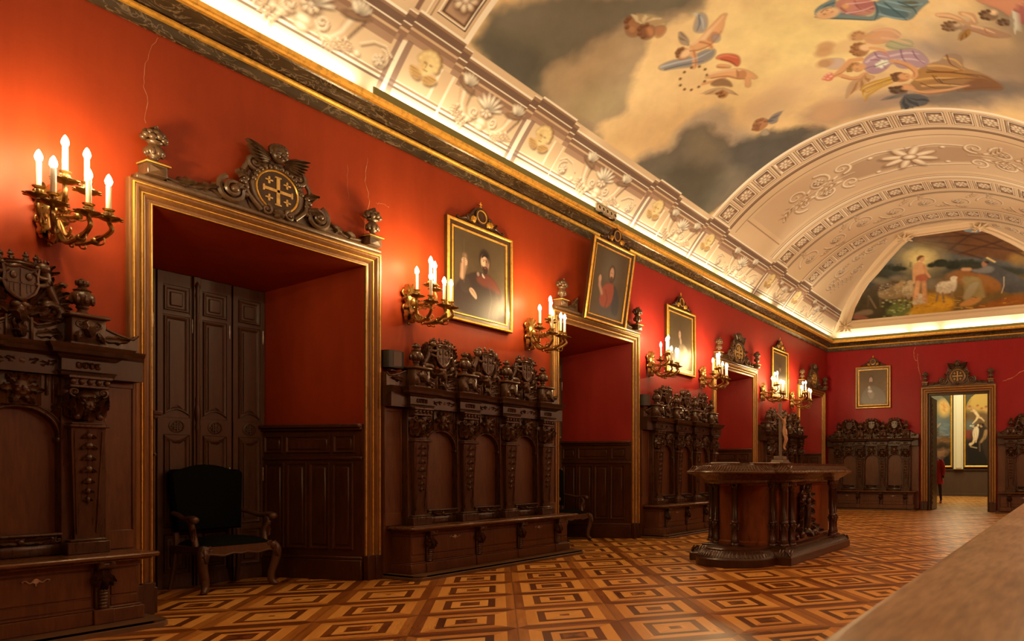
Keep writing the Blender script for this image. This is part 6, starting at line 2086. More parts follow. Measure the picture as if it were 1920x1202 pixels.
    def cross(cx_, cz, h, w, pot=True):
        x_.box(cx_ - w, cx_ + w, -0.101, -0.086, cz - h, cz + h, 0.002).box(cx_ - h, cx_ + h, -0.101, -0.086, cz - w, cz + w, 0.002)
        if pot:
            for q in (-1, 1):
                x_.box(cx_ + q * h - w * 0.5, cx_ + q * h + w * 0.5, -0.101, -0.086, cz - w * 2, cz + w * 2, 0.002)
                x_.box(cx_ - w * 2, cx_ + w * 2, -0.101, -0.086, cz + q * h - w * 0.5, cz + q * h + w * 0.5, 0.002)
    cross(0, 3.515, 0.118, 0.013)
    for qx in (-1, 1):
        for qz in (-1, 1):
            cross(qx * 0.075, 3.515 + qz * 0.075, 0.030, 0.0065, False)
    x_.build('gilt_cross', GOLDP, co)
    h = MB().ball((0, -0.10, 3.835), (0.066, 0.066, 0.075))
    h.ball((0, -0.165, 3.82), (0.012, 0.02, 0.018), nu=8, nv=5)
    for q in (-1, 1):
        h.ball((q * 0.03, -0.148, 3.805), (0.024, 0.02, 0.022), nu=8, nv=5).ball((q * 0.025, -0.155, 3.845), (0.018, 0.012, 0.008), nu=8, nv=5)
        h.ball((q * 0.064, -0.10, 3.83), (0.014, 0.02, 0.02), nu=7, nv=5)
    h.ball((0, -0.152, 3.785), (0.016, 0.014, 0.008), nu=8, nv=5)
    for i in range(11):
        a_ = PI * (i / 10) * 1.1 - 0.15
        h.ball((0.058 * math.cos(a_), -0.10 - 0.02 * math.sin(a_ * 2), 3.85 + 0.055 * math.sin(a_)), 0.024, nu=7, nv=5)
    h.build('cherub_head', PED, root)
    for q in (-1, 1):
        w = MB()
        for k in range(6):
            w.leaf((q * 0.06, -0.075, 3.80 - 0.012 * k), PI / 2 - q * (1.28 + 0.13 * k), 0.23 - 0.020 * k, 0.055, 0.03, lobes=1)
        w.ball((q * 0.11, -0.07, 3.815), (0.06, 0.022, 0.032))
        w.build('wing', PED, root)
    return root


PG = 'carved pediments with finials over the doorways'
ped = make_pediment()
for i, k in enumerate((0, 2, 3)):
    place_copy(ped, i == 0, (0.006, DOORS[k], 0), FX, ('carved wooden pediment with cherub and gilt cross shield over the first doorway', 'carved wooden pediment with cherub and cross shield over the third doorway', 'carved wooden pediment half hidden behind candle glare over the fourth doorway')[i], PG)
ped2 = make_pediment(False)
place_copy(ped2, True, (0.006, DOORS[1], 0), FX, 'carved wooden pediment behind the tilted portrait over the second doorway', PG)
pe = make_pediment(True, 0.93)
pe['label'] = 'carved wooden pediment with gilt cross shield over the gallery doorway in the far wall'
pe['group'] = PG
pe.location = (EDC, YB - 0.006, 0.03)

# ------------------------------------------------------------------ gilt bronze candle sconces
CAND = [(-0.17, 0.35, 3.10), (-0.07, 0.43, 3.22), (-0.17, 0.55, 3.02), (0.09, 0.30, 3.23), (0.01, 0.53, 3.02), (0.13, 0.49, 3.03)]


def make_sconce():
    root = thing('candle_sconce', '', 'wall sconce')
    w = MB()
    w.ball((0, -0.035, 2.88), (0.060, 0.05, 0.075)).ball((0, -0.09, 2.86), (0.03, 0.03, 0.036))
    for q in (-1, 1):
        for k, (a_, L, zz) in enumerate(((0.28, 0.13, 2.92), (0.7, 0.085, 2.91), (1.5, 0.07, 2.88), (2.4, 0.08, 2.84), (2.85, 0.15, 2.82))):
            w.leaf((q * 0.025, -0.03, zz), PI / 2 - q * a_, L, 0.05, 0.028)
        w.scroll((q * 0.055, -0.03, 2.955), 0.036, 1.4, -PI / 2, 0.011, q).scroll((q * 0.05, -0.03, 2.79), 0.034, 1.4, PI / 2, 0.011, -q)
        w.leaf((q * 0.02, -0.02, 2.78), -PI / 2 + q * 0.25, 0.13, 0.05, 0.026)
    w.leaf((0, -0.025, 2.92), PI / 2, 0.14, 0.06, 0.03).leaf((0, -0.03, 2.80), -PI / 2, 0.18, 0.075, 0.04)
    for i in range(6):
        w.ball((0.008 * (-1) ** i, -0.03, 2.755 - 0.024 * i), (0.034 - 0.004 * i, 0.026, 0.018), nu=8, nv=5)
    for q, o_, z_ in ((0, 0.30, 2.66), (-0.10, 0.24, 2.68), (0.10, 0.24, 2.68)):
        w.tube(spl([(0, -0.06, 2.83), (q * 0.5, -o_ * 0.45, 2.74), (q * 0.9, -o_ * 0.85, z_), (q * 1.1, -o_ * 1.05, z_ + 0.03), (q, -o_ * 1.02, z_ + 0.055)], 5), [0.014, 0.030, 0.024, 0.005], 8, 0.55)
        w.tube(spl([(q * 0.3, -o_ * 0.3, 2.79), (q * 0.8, -o_ * 0.6, 2.80), (q * 1.0, -o_ * 0.75, 2.835)], 5), [0.010, 0.022, 0.004], 7, 0.5)
    w.build('wall_plate', BRASS, root)
    for i, (x, o, z) in enumerate(CAND):
        zp = z - 0.255
        a = MB()
        lo = zp - 0.12 if i in (0, 2, 4, 5) else zp - 0.14
        st = (0.02 * (1 if x > 0 else -1), -0.06, 2.84)
        pts = spl([st, (x * 0.35, -o * 0.40, lo - 0.01), (x * 0.75, -o * 0.80, lo - 0.015), (x * 1.06, -o * 1.03, lo + 0.045), (x * 1.02, -o, zp - 0.02), (x, -o, zp)], 6)
        a.tube(pts, [0.017, 0.015, 0.014, 0.013, 0.011, 0.012], 8)
        m = Vector((x * 0.75, -o * 0.8, lo - 0.015))
        d = Vector((x, -o, 0)).normalized()
        for sg in (1, -1):
            a.tube(spl([m - d * 0.05, m + d * 0.02 + Vector((0, 0, -0.03 * sg)), m + d * 0.07 + Vector((0, 0, -0.025 * sg)), m + d * 0.075 + Vector((0, 0, 0.005 * sg))], 5), [0.012, 0.018, 0.004], 7, 0.6)
            a.tube(spl([pts[8], pts[8] + Vector((0, 0, 0.03 * sg)) + d * 0.02, pts[8] + Vector((0, 0, 0.035 * sg)) + d * 0.055, pts[8] + Vector((0, 0, 0.012 * sg)) + d * 0.06], 5), [0.010, 0.014, 0.004], 7, 0.6)
        a.ball(m, (0.026, 0.026, 0.022), nu=8, nv=6)
        ao = a.build('arm', BRASS, root)
        p = MB().lathe([(0.0, -0.014), (0.020, -0.012), (0.045, -0.002), (0.066, 0.010), (0.070, 0.016), (0.060, 0.012), (0.030, 0.004), (0.0, 0.006)], (x, -o, zp), 16)
        for k in range(8):
            a_ = 2 * PI * k / 8
            p.ball((x + 0.066 * math.cos(a_), -o + 0.066 * math.sin(a_), zp + 0.011), (0.016, 0.016, 0.006), nu=6, nv=5)
        p.build('drip_pan', BRASS, ao)
        s = MB().lathe([(0.010, 0.0), (0.018, 0.008), (0.012, 0.018), (0.026, 0.034), (0.027, 0.044), (0.018, 0.056), (0.030, 0.064), (0.033, 0.070), (0.018, 0.068)], (x, -o, zp), 14)
        for k in range(7):
            a_ = 2 * PI * k / 7
            s.ball((x + 0.022 * math.cos(a_), -o + 0.022 * math.sin(a_), zp + 0.036), (0.008, 0.008, 0.016), nu=6, nv=5)
        s.build('socket', BRASS, ao)
        MB().lathe([(0.0148, 0.062), (0.0148, 0.228), (0.012, 0.232), (0.006, 0.233)], (x, -o, zp), 12).build('candle', WAX, ao)
        MB().lathe([(0.008, 0.228), (0.017, 0.242), (0.021, 0.258), (0.017, 0.276), (0.008, 0.298), (0.0, 0.308)], (x, -o, zp), 10).build('bulb', BULB, ao)
    return root


sconce = make_sconce()
SCG = 'gilt bronze candle sconces along the wall'
CANDLE_W = 9.0
for i, (yk, lb) in enumerate([
        (2.235, 'gilt bronze six candle sconce alone between the frame edge and the first doorway'),
        (5.06, 'gilt bronze six candle sconce overlapping the bottom corner of the bearded man portrait'),
        (6.84, 'gilt bronze six candle sconce just before the second doorway, beside the bearded man portrait'),
        (9.63, 'gilt bronze six candle sconce overlapping the portrait of a figure in a pale robe'),
        (11.41, 'gilt bronze six candle sconce just before the third doorway'),
        (14.19, 'gilt bronze six candle sconce overlapping the dim portrait between third and fourth doorways'),
        (15.98, 'gilt bronze six candle sconce just before the fourth doorway')]):
    place_copy(sconce, i == 0, (0, yk, 0), FX, lb, SCG)
    for x, o, z in CAND:
        point('candle_glow', (o, yk + x, z + 0.06), CANDLE_W, CANDLE, 0.02)

# ------------------------------------------------------------------ portraits
PW, PH = 0.99, 1.155
PT = np.array([1.0, 0.70, 0.36])


def oil(*c):
    return pig(*c, k=0.95, tint=PT)


def portrait(paint, label):
    """local: bottom edge of the frame at z = 0, back against y = 0"""
    root = thing('framed_portrait', label, 'portrait', group='portraits in gilt frames')
    fr = MB()
    path = [(-PW / 2, 0), (-PW / 2, PH), (PW / 2, PH), (PW / 2, 0)]
    fr.sweep(path, [(0, 0.0), (0.0, 0.045), (0.018, 0.058), (0.032, 0.052), (0.04, 0.040), (0.078, 0.030), (0.082, 0.036), (0.094, 0.034), (0.098, 0.022), (0.098, 0.0)], plx, closed=True)
    fr.build('frame', WALD, root, angle=25)
    g_ = MB()
    g_.sweep(path, [(0.002, 0.046), (0.010, 0.060), (0.026, 0.062), (0.036, 0.048)], plx, closed=True)
    g_.build('gilt_moulding', GOLD, root, angle=25)
    g_ = MB()
    g_.sweep(path, [(0.078, 0.031), (0.082, 0.040), (0.095, 0.038), (0.099, 0.024)], plx, closed=True)
    g_.build('gilt_moulding', GOLD, root, angle=25)
    us_ = np.linspace(-PW / 2 + 0.094, PW / 2 - 0.094, 116)
    vs_ = np.linspace(0.094, PH - 0.094, 140)
    cv = Canvas(us_, vs_, oil(84, 60, 32))
    poly0, ell0, line0 = cv.poly, cv.ell, cv.line
    cv.poly = lambda p, c, soft=0.012, a=1.0, r=2: poly0(p, c, soft * 0.5, a, r)
    cv.ell = lambda c0_, r, c, soft=0.012, a=1.0, rot=0.0: ell0(c0_, r, c, soft * 0.5, a, rot)
    m_ = cv.fbm(5, 11, 5)
    cv.C *= (0.75 + 0.5 * m_)[..., None]
    cv.W = (cv.fbm(6, 12, 3) - 0.5, cv.fbm(6, 13, 3) - 0.5)
    w_, h_ = us_[-1] - us_[0], vs_[-1] - vs_[0]

    def N(*p):
        return [(us_[0] + w_ * a, vs_[-1] - h_ * b) for a, b in p]
    paint(cv, N)
    U, V = np.meshgrid(us_, vs_, indexing='ij')
    painted_mesh('canvas', np.stack([U, np.full(U.shape, -0.024), V], -1), cv.C, CANVAS, root)
    c = MB()
    for q in (-1, 1):
        c.tube(spl([(q * 0.33, -0.035, PH + 0.045), (q * 0.35, -0.035, PH + 0.025), (q * 0.31, -0.035, PH + 0.018), (q * 0.25, -0.035, PH + 0.05), (q * 0.19, -0.035, PH + 0.07), (q * 0.13, -0.035, PH + 0.14)], 6), [0.010, 0.016, 0.022], 8)
        c.leaf((q * 0.13, -0.03, PH + 0.02), PI / 2 - q * 0.9, 0.13, 0.07, 0.02)
    c.prism([(-0.36, PH - 0.003), (-0.20, PH + 0.05), (-0.14, PH + 0.14), (-0.08, PH + 0.215), (0, PH + 0.24), (0.08, PH + 0.215), (0.14, PH + 0.14), (0.20, PH + 0.05), (0.36, PH - 0.003)], -0.032, -0.008)
    c.lathe([(0.085, 0.03), (0.09, 0.052), (0.072, 0.056), (0.066, 0.040), (0.0, 0.040)], (0, 0, PH + 0.128), 24, 'y')
    co = c.build('crest', WALD, root)
    r_ = MB().lathe([(0.066, 0.046), (0.068, 0.059), (0.074, 0.058), (0.076, 0.05)], (0, 0, PH + 0.128), 24, 'y', cap=False)
    r_.build('gilt_ring', GOLD, co)
    r_ = MB()
    for q in (-1, 1):
        for k in range(5):
            r_.leaf((q * 0.10, -0.034, PH + 0.03 + 0.012 * k), PI / 2 - q * (0.1 + 0.5 * k), 0.075, 0.035, 0.018)
        r_.ball((q * 0.115, -0.045, PH + 0.055), (0.025, 0.02, 0.025), nu=8, nv=5)
        r_.build('gilt_foliage', GOLD, co)
        r_ = MB()
    r_.tube([(0, -0.03, PH + 0.235), (0, -0.03, PH + 0.30)], 0.006, 6).tube([(-0.02, -0.03, PH + 0.278), (0.02, -0.03, PH + 0.278)], 0.005, 6).ball((0, -0.03, PH + 0.245), 0.014, nu=8, nv=5)
    r_.build('small_cross', GOLD, co)
    return root


def paint_bearded(cv, N):
    cv.poly(N((0.0, 1.0), (0.02, 0.72), (0.12, 0.60), (0.24, 0.52), (0.40, 0.45), (0.52, 0.44), (0.66, 0.43), (0.80, 0.50), (0.92, 0.62), (0.98, 0.8), (1.0, 1.0)), oil(54, 34, 24), 0.03)
    cv.poly(N((0.40, 0.52), (0.60, 0.44), (0.74, 0.47), (0.86, 0.56), (0.90, 0.66), (0.70, 0.60), (0.50, 0.60)), oil(104, 44, 26), 0.04)
    cv.poly(N((0.10, 0.66), (0.16, 0.56), (0.22, 0.52), (0.30, 0.56), (0.34, 0.70), (0.20, 0.76)), oil(60, 42, 28), 0.03)
    cv.line(N((0.215, 0.30), (0.22, 0.42), (0.17, 0.54)), 0.05, oil(150, 104, 64), 0.02)
    cv.poly(N((0.15, 0.36), (0.18, 0.325), (0.25, 0.33), (0.265, 0.37), (0.25, 0.42), (0.18, 0.42)), oil(206, 150, 98), 0.012)
    for k in range(4):
        cv.line(N((0.165, 0.345 + 0.02 * k), (0.245, 0.345 + 0.022 * k)), 0.004, oil(120, 76, 46), 0.004)
    cv.line(N((0.18, 0.42), (0.17, 0.56)), 0.055, oil(190, 132, 84), 0.015)
    cv.line(N((0.205, 0.10), (0.20, 0.62)), 0.008, oil(96, 70, 44), 0.006)
    cv.ell(N((0.585, 0.27))[0], (0.085, 0.125), oil(44, 28, 18), 0.03)
    cv.ell(N((0.59, 0.30))[0], (0.062, 0.092), oil(214, 156, 102), 0.02)
    cv.ell(N((0.63, 0.31))[0], (0.03, 0.075), oil(140, 92, 56), 0.03)
    cv.poly(N((0.52, 0.24), (0.56, 0.19), (0.64, 0.19), (0.67, 0.26), (0.66, 0.32), (0.645, 0.25), (0.58, 0.225), (0.53, 0.27)), oil(36, 22, 14), 0.012)
    cv.poly(N((0.525, 0.335), (0.55, 0.36), (0.60, 0.345), (0.65, 0.36), (0.645, 0.42), (0.60, 0.45), (0.55, 0.42)), oil(50, 30, 18), 0.012)
    for x in (0.565, 0.615):
        cv.ell(N((x, 0.29))[0], (0.012, 0.006), oil(50, 30, 20), 0.006)
        cv.line(N((x - 0.02, 0.272), (x + 0.02, 0.272)), 0.006, oil(60, 36, 22), 0.005)
    cv.line(N((0.59, 0.29), (0.585, 0.325)), 0.008, oil(230, 176, 120), 0.006)
    cv.line(N((0.575, 0.37), (0.61, 0.372)), 0.008, oil(150, 70, 50), 0.005)
    cv.poly(N((0.53, 0.44), (0.56, 0.46), (0.60, 0.50), (0.54, 0.49)), oil(190, 160, 120), 0.012)
    cv.ell(N((0.46, 0.47))[0], (0.02, 0.024), oil(150, 110, 80), 0.012)
    cv.poly(N((0.29, 0.68), (0.33, 0.655), (0.39, 0.68), (0.44, 0.74), (0.43, 0.79), (0.37, 0.76), (0.31, 0.72)), oil(206, 148, 96), 0.014)
    for k in range(4):
        cv.line(N((0.30 + 0.018 * k, 0.672 + 0.006 * k), (0.35 + 0.022 * k, 0.70 + 0.016 * k)), 0.004, oil(120, 76, 46), 0.004)
    cv.line(N((0.66, 0.5), (0.72, 0.75), (0.66, 0.98)), 0.012, oil(84, 56, 38), 0.015, 0.7)
    cv.line(N((0.80, 0.6), (0.86, 0.8), (0.82, 1.0)), 0.012, oil(78, 50, 34), 0.015, 0.7)


def paint_saviour(cv, N):
    cv.ell(N((0.5, 0.3))[0], (0.2, 0.25), oil(104, 84, 56), 0.2, 0.7)
    cv.poly(N((0.22, 1.0), (0.24, 0.64), (0.32, 0.52), (0.46, 0.47), (0.62, 0.47), (0.76, 0.54), (0.84, 0.70), (0.86, 1.0)), oil(78, 62, 46), 0.03)
    cv.poly(N((0.26, 0.85), (0.26, 0.64), (0.34, 0.53), (0.46, 0.48), (0.60, 0.47), (0.66, 0.54), (0.62, 0.75), (0.50, 0.86)), oil(150, 64, 38), 0.03)
    cv.poly(N((0.60, 0.48), (0.74, 0.53), (0.84, 0.70), (0.84, 0.95), (0.6, 0.9), (0.66, 0.6)), oil(58, 50, 42), 0.03)
    cv.ell(N((0.53, 0.34))[0], (0.075, 0.125), oil(66, 40, 24), 0.03)
    cv.ell(N((0.525, 0.335))[0], (0.05, 0.088), oil(196, 136, 88), 0.02)
    cv.ell(N((0.53, 0.405))[0], (0.035, 0.03), oil(90, 54, 32), 0.02)
    for x in (0.505, 0.55):
        cv.ell(N((x, 0.325))[0], (0.010, 0.005), oil(60, 36, 24), 0.006)
    cv.line(N((0.525, 0.325), (0.523, 0.36)), 0.007, oil(214, 160, 108), 0.006)
    cv.line(N((0.20, 0.46), (0.22, 0.56), (0.30, 0.66)), 0.05, oil(186, 128, 84), 0.02)
    cv.poly(N((0.17, 0.47), (0.19, 0.40), (0.24, 0.42), (0.25, 0.48), (0.21, 0.52)), oil(196, 138, 90), 0.015)
    cv.line(N((0.40, 0.60), (0.48, 0.72), (0.44, 0.85)), 0.014, oil(110, 44, 28), 0.015)


def paint_pale_robe(cv, N):
    cv.poly(N((0.30, 1.0), (0.34, 0.72), (0.44, 0.58), (0.56, 0.52), (0.72, 0.56), (0.84, 0.70), (0.88, 1.0)), oil(134, 106, 66), 0.05)
    cv.poly(N((0.60, 0.56), (0.74, 0.56), (0.84, 0.70), (0.86, 0.9), (0.70, 0.8)), oil(160, 130, 84), 0.05)
    cv.ell(N((0.48, 0.36))[0], (0.055, 0.085), oil(70, 48, 30), 0.03)
    cv.ell(N((0.465, 0.37))[0], (0.04, 0.07), oil(190, 138, 92), 0.02)
    cv.poly(N((0.45, 0.43), (0.52, 0.42), (0.56, 0.52), (0.48, 0.56)), oil(176, 134, 90), 0.03)
    for x in (0.445, 0.48):
        cv.ell(N((x, 0.36))[0], (0.008, 0.005), oil(60, 38, 24), 0.006)
    cv.line(N((0.48, 0.60), (0.42, 0.78)), 0.05, oil(150, 118, 76), 0.03)


def paint_dim(cv, N):
    cv.poly(N((0.2, 1.0), (0.28, 0.66), (0.42, 0.54), (0.62, 0.54), (0.78, 0.68), (0.84, 1.0)), oil(92, 72, 46), 0.06)
    cv.ell(N((0.52, 0.36))[0], (0.05, 0.08), oil(150, 112, 72), 0.03)
    cv.ell(N((0.52, 0.30))[0], (0.06, 0.05), oil(60, 44, 28), 0.03)


def paint_grey(cv, N):
    cv.C *= 1.5
    cv.poly(N((0.05, 1.0), (0.10, 0.66), (0.26, 0.52), (0.40, 0.46), (0.54, 0.46), (0.74, 0.54), (0.92, 0.70), (0.98, 1.0)), oil(112, 92, 66), 0.05)
    cv.poly(N((0.30, 0.70), (0.34, 0.52), (0.40, 0.47), (0.48, 0.60), (0.56, 0.70), (0.44, 0.86)), oil(136, 112, 82), 0.04)
    cv.ell(N((0.43, 0.28))[0], (0.075, 0.125), oil(82, 60, 40), 0.03)
    cv.ell(N((0.42, 0.29))[0], (0.048, 0.082), oil(186, 138, 96), 0.02)
    cv.ell(N((0.42, 0.36))[0], (0.035, 0.03), oil(96, 64, 42), 0.02)
    for x in (0.40, 0.445):
        cv.ell(N((x, 0.28))[0], (0.009, 0.005), oil(60, 38, 26), 0.006)
    cv.line(N((0.42, 0.28), (0.418, 0.315)), 0.007, oil(206, 160, 116), 0.006)
    cv.poly(N((0.30, 0.50), (0.36, 0.44), (0.41, 0.50), (0.38, 0.58)), oil(190, 160, 122), 0.02)
    cv.poly(N((0.28, 0.60), (0.38, 0.56), (0.48, 0.60), (0.42, 0.66)), oil(200, 172, 134), 0.02)
    for i in range(26):
        rr = random.Random(i)
        x, y = rr.uniform(0.05, 0.95), rr.uniform(0.5, 0.98)
        cv.line(N((x, y), (x + rr.uniform(-0.1, 0.1), y + rr.uniform(-0.05, 0.05))), 0.012, oil(130, 110, 84), 0.02, 0.35)


for fn, loc, rz, tilt, lb in [
        (paint_bearded, (0.012, 6.015, 2.785), FX, 0, 'gilt framed portrait of a bearded man in dark robes, hand raised, above a choir stall'),
        (paint_saviour, (0.105, 8.28, 3.235), FX, math.radians(9.2), 'gilt framed portrait of a figure in a red tunic, tilted forward over a doorway'),
        (paint_pale_robe, (0.012, 10.61, 2.785), FX, 0, 'gilt framed portrait of a figure in a pale tan robe beside a candle sconce'),
        (paint_dim, (0.012, 15.21, 2.785), FX, 0, 'narrow looking dark gilt framed portrait with candle glare between third and fourth doorways'),
        (paint_grey, (1.345, YB - 0.012, 2.79), 0, 0, 'gilt framed portrait of a grey robed figure on the far red wall')]:
    o = portrait(fn, lb)
    o.location = loc
    o.rotation_euler = (tilt, 0, rz)

# ------------------------------------------------------------------ loudspeakers on the stall tops
sp = thing('loudspeaker', '', 'speaker')
b_ = MB().prism([(-0.095, 0.0), (-0.10, -0.10), (-0.085, -0.135), (-0.05, -0.15), (0.05, -0.15), (0.085, -0.135), (0.10, -0.10), (0.095, 0.0)], 0.025, 0.20, 'z')
b_.build('cabinet', BLACKP, sp)
MB().prism([(-0.07, -0.13), (-0.045, -0.153), (0.045, -0.153), (0.07, -0.13)], 0.04, 0.185, 'z').build('grille', OAKD, sp)
br = MB().box(-0.03, 0.03, -0.09, -0.02, 0.0, 0.012, 0.003).tube([(-0.02, -0.05, 0.01), (-0.02, -0.05, 0.03)], 0.008, 6).tube([(0.02, -0.05, 0.01), (0.02, -0.05, 0.03)], 0.008, 6)
br.build('bracket', IRON, sp)
place_copy(sp, True, (0.0, STALLS[1] - 1.165, 2.105), FX, 'small black loudspeaker on the stall beside the first doorway', 'loudspeakers on the stall tops')
place_copy(sp, False, (0.0, STALLS[2] - 1.165, 2.105), FX, 'small black loudspeaker on the stall beside the second doorway', 'loudspeakers on the stall tops')

# ------------------------------------------------------------------ bar of small spotlights on the cornice
sb = thing('spotlight_bar', 'grey bar of five small round lamps standing on the cornice above the tilted portrait', 'spotlight', (0.305, 8.10, 4.712), FX)
MB().box(-0.23, 0.23, -0.004, 0.03, 0.03, 0.135, 0.004).box(-0.235, 0.235, -0.02, 0.03, 0.128, 0.138, 0.003).build('housing', GREYM, sb)
for i in range(5):
    x = -0.18 + 0.09 * i
    lm = MB().lathe([(0.036, 0.004), (0.038, 0.016), (0.030, 0.018), (0.026, 0.008)], (x, 0, 0.085), 18, 'y', cap=False).build('lamp', WAX, sb)
    MB().lathe([(0.0, 0.006), (0.027, 0.006), (0.027, 0.009), (0.0, 0.011)], (x, 0, 0.085), 18, 'y').build('lens', LENS, lm)
ft = MB().box(-0.12, 0.14, -0.018, 0.0, 0.008, 0.03, 0.004)
ft.build('mounting_rail', IRON, sb)
for x in (-0.14, 0.15):
    MB().box(x - 0.02, x + 0.02, -0.022, 0.02, 0.0, 0.03, 0.003).build('foot', BLACKP, sb)

# ------------------------------------------------------------------ armchairs in the recesses
def make_chair():
    root = thing('armchair', '', 'armchair')
    w2 = 0.30
    for q in (-1, 1):                                  # cabriole front legs
        l = MB().tube(spl([(q * (w2 - 0.02), -0.26, 0.40), (q * (w2 + 0.012), -0.285, 0.34), (q * (w2 + 0.005), -0.28, 0.24), (q * (w2 - 0.022), -0.26, 0.12), (q * (w2 - 0.018), -0.268, 0.045), (q * (w2 + 0.006), -0.295, 0.012)], 6), [0.044, 0.046, 0.034, 0.021, 0.018, 0.026], 9)
        l.ball((q * w2, -0.288, 0.018), (0.026, 0.03, 0.018), nu=9, nv=6)
        l.ball((q * (w2 + 0.004), -0.298, 0.36), (0.034, 0.02, 0.045))
        l.leaf((q * w2, -0.305, 0.40), -PI / 2, 0.14, 0.06, 0.018)
        l.build('front_leg', CHAIRW, root)
        l = MB().tube(spl([(q * 0.26, 0.24, 0.52), (q * 0.262, 0.235, 0.38), (q * 0.27, 0.26, 0.18), (q * 0.28, 0.30, 0.0)], 6), [0.024, 0.026, 0.022, 0.021], 8)
        l.build('back_leg', CHAIRW, root)
    s = MB()
    front = [(-0.30, 0.335), (-0.24, 0.345), (-0.14, 0.325), (-0.06, 0.345), (0, 0.335), (0.06, 0.345), (0.14, 0.325), (0.24, 0.345), (0.30, 0.335), (0.30, 0.41), (-0.30, 0.41)]
    s.prism(front, -0.285, -0.245)
    s.tube([(x, -0.287, z) for x, z in front[:9]], 0.008, 6)
    for q in (-1, 1):
        s.prism([(-0.27, 0.345), (0.25, 0.335), (0.25, 0.41), (-0.27, 0.41)], q * 0.255, q * 0.295, 'x')
        s.scroll((q * 0.25, -0.285, 0.40), 0.026, 1.3, 0, 0.009, q)
    s.box(-0.26, 0.26, 0.22, 0.255, 0.335, 0.41, 0.004)
    s.build('seat_rail', CHAIRW, root)
    n, k = 15, 13
    P = []
    c = MB()
    for i in range(n):
        for j in range(k):
            u, v = i / (n - 1) * 2 - 1, j / (k - 1) * 2 - 1
            h = (1 - abs(u) ** 4) * (1 - abs(v) ** 4)
            P.append((u * (0.29 - 0.02 * (v + 1) / 2), -0.005 + v * 0.265, 0.405 + 0.075 * h ** 0.6))
    c.add(P, [(i * k + j, (i + 1) * k + j, (i + 1) * k + j + 1, i * k + j + 1) for i in range(n - 1) for j in range(k - 1)])
    c.build('seat_cushion', VELVET, root)
    bk = MB()
    out_ = []
    for i in range(25):
        t = i / 24
        x = -0.305 + 0.61 * t
        u = abs(x) / 0.305
        z = 1.10 + 0.045 * math.cos(min(1, u / 0.62) * PI / 2) ** 0.8 - (0.035 * max(0, (u - 0.86) / 0.14) ** 2)
        out_.append((x, z))
    poly = out_ + [(0.27, 0.53), (-0.27, 0.53)]
    m = len(poly)
    yb = lambda z: 0.235 + (z - 0.5) * 0.085
    cx_, cz_ = 0.0, 0.82
    ring = lambda f, dy: [(cx_ + (x - cx_) * f, yb(z) + dy, cz_ + (z - cz_) * f) for x, z in poly]
    vs_ = ring(0.97, 0.035) + ring(1.0, 0.02) + ring(1.0, -0.025) + ring(0.95, -0.05) + ring(0.75, -0.065) + [(cx_, yb(cz_) - 0.07, cz_)]
    fs = [(r * m + i, r * m + (i + 1) % m, (r + 1) * m + (i + 1) % m, (r + 1) * m + i) for r in range(4) for i in range(m)]
    fs += [(4 * m + i, 4 * m + (i + 1) % m, 5 * m) for i in range(m)] + [tuple(range(m))]
    bk.add(vs_, fs)
    bk.build('backrest', VELVET, root)
    for q in (-1, 1):
        a = MB().tube(spl([(q * 0.285, 0.235, 0.70), (q * 0.30, 0.12, 0.685), (q * 0.315, 0.0, 0.66), (q * 0.325, -0.12, 0.668), (q * 0.33, -0.19, 0.665), (q * 0.33, -0.215, 0.64)], 6), [0.020, 0.022, 0.024, 0.026, 0.036, 0.026], 9)
        a.ball((q * 0.33, -0.20, 0.652), (0.038, 0.034, 0.034))
        a.tube(spl([(q * 0.325, -0.10, 0.655), (q * 0.322, -0.145, 0.60), (q * 0.30, -0.12, 0.52), (q * 0.288, -0.14, 0.41)], 6), [0.022, 0.026, 0.020, 0.028], 8)
        a.leaf((q * 0.315, -0.15, 0.46), PI / 2, 0.12, 0.04, 0.012)
        a.build('arm', CHAIRW, root)
    return root


chr_ = make_chair()
place_copy(chr_, True, (-0.815, 3.735, 0), FX, 'dark green velvet armchair with carved wooden legs in the first doorway recess', 'armchairs in the doorway recesses')
place_copy(chr_, False, (-0.80, 8.46, 0), FX, 'dark armchair mostly hidden behind the bench end in the second doorway recess', 'armchairs in the doorway recesses')

# ------------------------------------------------------------------ walnut table in the middle of the hall
tb = thing('sacristy_table', 'carved walnut vestry table with rounded end and small columns standing in mid floor', 'table')
def plan(x0, x1, y0, y1, bx, r, d):
    """rectangle with a round bay at both ends, counter-clockwise"""
    p = [(x0, y0)]
    n = 14
    hw = r * 0.96
    for i in range(n + 1):
        a = PI + PI * i / n
        p.append((bx + hw * math.cos(a), y0 - d * (-math.sin(a)) ** 0.75 if i not in (0, n) else y0))
    p += [(x1, y0), (x1, y1)]
    for i in range(n + 1):
        a = PI * i / n
        p.append((bx + hw * math.cos(a), y1 + d * math.sin(a) ** 0.75 if i not in (0, n) else y1))
    return p + [(x0, y1)]
pp = plan(2.13, 3.46, 7.30, 9.57, 2.79, 0.50, 0.46)
pl_ = MB().sweep(pp, [(-0.02, 0.0), (0.0, 0.004), (0.0, 0.085), (-0.012, 0.095), (-0.02, 0.105), (-0.045, 0.145), (-0.095, 0.172), (-0.11, 0.178), (-0.11, 0.192), (-0.13, 0.20), (-0.45, 0.205)], pl3, closed=True)
pl_.build('plinth', WALD, tb, angle=28)
def along(path, step):
    out = []
    for i in range(len(path)):
        a, b = Vector(path[i]), Vector(path[(i + 1) % len(path)])
        L = (b - a).length
        if L < 1e-6:
            continue
        k = max(1, int(L / step))
        d = (b - a) / L
        for j in range(k):
            out.append((a + d * (L * (j + 0.5) / k), Vector((d.y, -d.x))))
    return out
gd = MB()
